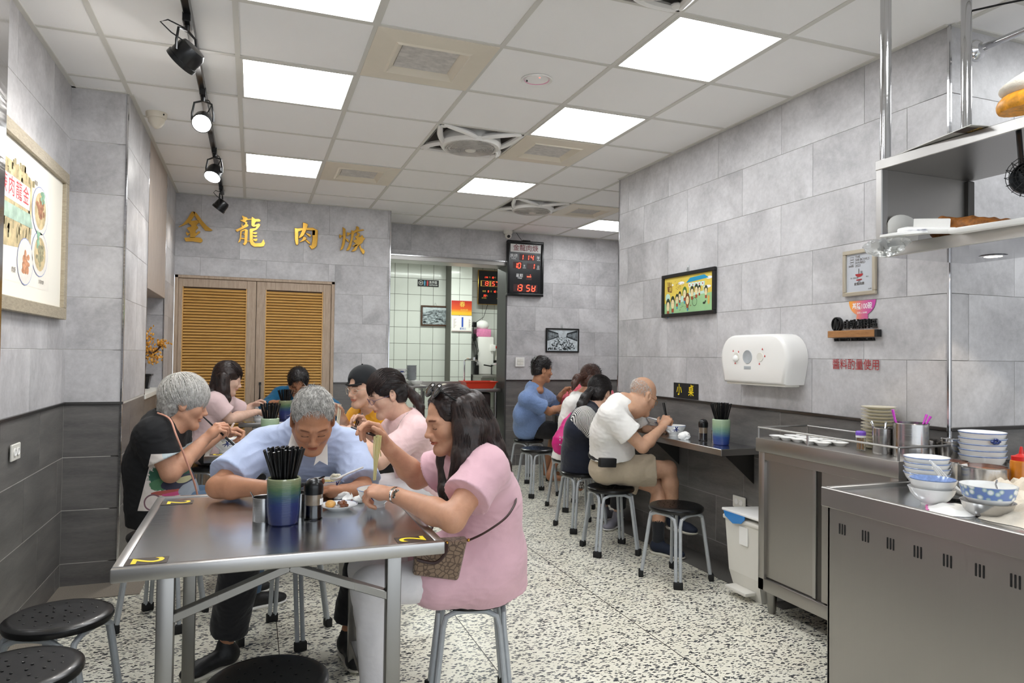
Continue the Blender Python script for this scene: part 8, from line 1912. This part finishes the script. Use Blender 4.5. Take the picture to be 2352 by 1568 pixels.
# --- 9 man in coral
J = dict(pel=(3.55, 7.38, .575), chest=A(1335, 930, 7.25), neck=A(1352, 886, 7.22), head=A(1362, 868, 7.12), face=(-.35, -.9, -.35), shR=A(1310, 905, 7.2), shL=A(1395, 905, 7.25), elR=A(1300, 935, 7.05), wrR=A(1325, 935, 6.95), elL=A(1400, 940, 7.0), wrL=A(1370, 940, 6.9)); J.update(seated_legs(J['pel'], (-.1, -1), .34))
P = Person('man in coral pink shirt half hidden at the far corner table', J); P.body('skin_tan', .006, hands={'R': ((.6, -.6, 0), (0, 0, -1), 'hold'), 'L': ((-.6, -.6, 0), (0, 0, -1), 'hold')}, hs=1.05); P.shirt('cloth_coral', .008, .75, 1.05, 1.0, .085); P.pants('cloth_charcoal', .01); P.cap('hair_black', .075, .02, -.04, .012, .007, top=.008); P.strands('hair_black', 250, .03, .0025, comb=lambda p: (p[0]*2, .5, .4), zr=(.02, .15), t=.012, rise=.3, segs=3, spread=.3, region=lambda p: p[1] < .08)
# --- 10 woman in white top
J = dict(pel=(2.66, 5.62, .575), chest=A(1318, 970, 5.62), neck=A(1337, 908, 5.63), head=A(1356, 873, 5.66), face=(.72, .62, -.25), shR=A(1312, 930, 5.47), shL=A(1362, 925, 5.85), elR=A(1345, 985, 5.50), wrR=A(1395, 965, 5.75), elL=A(1390, 975, 6.0), wrL=A(1410, 960, 6.05)); J.update(seated_legs(J['pel'], (.8, .6)))
P = Person('woman with auburn ponytail in white sleeveless top', J); P.body('skin_tan', .0045, True, hands={'R': ((.8, .5, .1), (0, 0, -1), 'hold'), 'L': ((.8, .3, .1), (0, 0, -1), 'hold')}, hs=1.02, core=True); sd_ = P.shirt('cloth_white', .006, .3, .92, .95, neck_r=.105, wr=.004, hem=.16, sleeveless=True); P.pants('cloth_pattern', .009)
P.cap('hair_auburn', .075, .0, -.05, .012, .005, sides=-.01); P.strands('hair_auburn', 380, .09, .0018, comb=lambda p: (-p[0]*3, -1, -.4), zr=(.0, .15), t=.014, spread=.1, lift=.002, region=lambda p: p[1] < .07); mass(P, 'hair_auburn', [([P.tohead((0, -.1, .02)), A(1326, 868, 5.6), A(1320, 880, 5.58), A(1316, 893, 5.56)], [.03, .034, .03, .012])], 70, .0028, 4, .007)
t = thing('shoulder_bag', 'magenta cloth bag hanging beside the woman in white', 'bag', A(1292, 1005, 5.38)); sd = SDF(.007, .02); sd.cone(A(1302, 968, 5.40), A(1292, 1010, 5.38), .03, .085).ell(A(1290, 1020, 5.38), (.085, .05, .09)).cone(A(1312, 950, 5.42), A(1302, 968, 5.4), .014, .03); V, F = sd.mesh(); N = vnormals(V, F); np_part(t, 'bag', V+N*(.005*vnoise(V, 60, 2))[:, None], F, 'magenta_bag')
m = MB(); rr = random.Random(5)
for k in range(14): p = A(1293+rr.uniform(-7, 7), 1012+rr.uniform(-14, 12), 5.292); m.sphere(tuple(p), (.006, .001, .006), 6, 4)
part(t, 'white_print', m, 'white_pigment')['kind'] = 'stuff'
# --- 11 woman in navy
J = dict(pel=(2.44, 4.95, .58), chest=A(1338, 992, 4.93), neck=A(1358, 932, 4.93), head=A(1378, 903, 4.92), face=(.86, .42, -.28), shR=A(1340, 958, 4.75), shL=A(1395, 950, 5.12), elR=A(1388, 1012, 4.68), wrR=A(1432, 980, 4.74), elL=A(1410, 1000, 5.0), wrL=A(1438, 978, 4.88)); J.update(seated_legs(J['pel'], (1, .1), .29)); J['knR'] = np.array([2.70, 4.78, .50]); J['anR'] = at(1418, 1174, Z=.12); J['toeR'] = at(1378, 1210, Z=.05)
P = Person('woman with black ponytail in navy vest over striped blouse', J); P.body('skin_fair', .004, True, hands={'R': ((.9, .2, .1), (0, 0, -1), 'hold'), 'L': ((.9, -.2, .1), (0, 0, -1), 'hold')}, hs=1.02); P.shirt('cloth_stripe', .006, .9, .95, .95, .075, 'blouse', neck_r=.062, wr=.003, sl_r=.066); P.shirt('cloth_navy', .006, .12, 1.0, 1.02, .07, 'vest', neck_r=.085, hem=.14, wr=.003, infl=.017, seed=4, sleeveless=True, shr=.55); P.pants('cloth_charcoal', .008, cuff=.9); P.shoe('R', 'shoe_grey'); P.shoe('L', 'shoe_grey')
P.cap('hair_black', .075, .0, -.05, .012, .005, sides=-.0); P.strands('hair_black', 420, .09, .0016, comb=lambda p: (-p[0]*3, -1, -.4), zr=(.0, .15), t=.014, spread=.1, lift=.002, region=lambda p: p[1] < .07); mass(P, 'hair_black', [([P.tohead((0, -.1, .0)), A(1344, 912, 4.86), A(1336, 930, 4.82), A(1331, 948, 4.80)], [.034, .034, .036, .01])], 90, .0024, 4, .006); m = MB(); m.sphere(tuple(P.tohead((0, -.108, .005))), .024, 12, 8); part(P.root, 'hair_tie', m, 'black_rubber')
# --- 12 old man in white
J = dict(pel=(2.34, 4.30, .585), chest=A(1402, 988, 4.27), neck=A(1432, 922, 4.25), head=A(1476, 910, 4.22), face=(.90, .1, -.42), shR=A(1402, 952, 4.08), shL=A(1450, 940, 4.44), elR=A(1476, 1026, 4.00), wrR=A(1520, 982, 4.13), elL=A(1480, 1000, 4.42), wrL=A(1488, 985, 4.32), hipR=(2.42, 4.20, .56), hipL=(2.42, 4.40, .55), knR=A(1535, 1076, 4.12), knL=A(1513, 1118, 4.22), anR=A(1548, 1178, 4.14), anL=at(1512, 1238, Z=.10), toeR=A(1580, 1206, 4.02), toeL=at(1572, 1272, Z=.04), liftR=(1, 0, 0))
P = Person('old man in white T-shirt and khaki shorts at the wall counter', J); P.body('skin_old', .0035, False, 1.0, legs=True, hands={'R': ((.6, .2, .65), (.4, .5, -.6), 'chop'), 'L': ((.9, -.2, .1), (0, -.2, -1), 'hold')}, hs=1.02, brow=(.9, .88, .85), nr=.06); o = P.shirt('cloth_white', .005, .62, 1.05, 1.12, .088, wr=.004, hem=.0, sl_r=.07, tuck=.07); P.pants('cloth_khaki', .006, 'shorts', cuff=.62, g=1.1, name='shorts', r=(.1, .088, 0, 0), wr=.007)
P.strands('hair_white', 1500, .013, .0009, comb=lambda p: (p[0]*2, .2, -.8), zr=(-.045, .09), t=.001, rise=.12, segs=3, spread=.35, region=lambda p: p[1] < .0+.4*(.06-p[2]) and p[1] < .03 and p[2] < .05-.5*p[1], name='hair'); P.glasses('gold', .021, .017, z=-.004); P.shoe('L', 'shoe_navy', 'sole_cream', sock=('cloth_sock', .42)); P.shoe('R', 'shoe_navy', 'sole_cream', sock=('cloth_sock', .42)); P.chopsticks('R', A(1540, 1006, 4.14), 'black chopstick pointing down in the hand of the old man')
R = P.fr[0]; m = MB(); pts = [J['pel']+R[:, 2]*.085+R@np.array([(.172*math.cos(a)*.98), .135*math.sin(a)*1.0, 0]) for a in np.linspace(0, 6.283, 33)[:-1]]; m.tube([tuple(p) for p in pts], .016, 8, closed=True); part(P.root, 'belt', m, 'leather_brown' if False else 'black_matt')
m = MB(); M = frame(Vector(A(1395, 1062, 4.10)), (1, .0, -.06), (0, 0, 1)); m.box((-.06, -.03, -.02), (.06, .03, .02), .006, M); part(P.root, 'phone_pouch', m, 'black_matt')
t = bowl(0, 0, 0, .065, .045, 'small bowl lifted in the hand of the old man', rot=4); t.location = tuple(A(1502, 976, 4.32)); t.rotation_euler = (0.1, .2, 0)

# fine print and other marks too small to pick apart are one part each
for o in list(col.objects):
    if o.type == 'MESH' and o.parent is not None and 'kind' not in o and o.name.split('.')[0].startswith(('printed_', 'painted_', 'photo_', 'fine_print', 'figure', 'captions', 'caption', 'white_print', 'arrow_marks', 'gold_print', 'print', 'blue_date', 'lettering', 'small_lettering', 'characters', 'name', 'grid_bars', 'gallery_rail', 'grille', 'cage', 'plugs', 'cords', 'white_collar', 'time_window', 'braised_pork', 'morsel', 'leaf_motif', 'blue_flower', 'ring', 'red_bowl_emblem', 'round_emblem', 'sticker_print', 'blue_print')): o['kind'] = 'stuff'
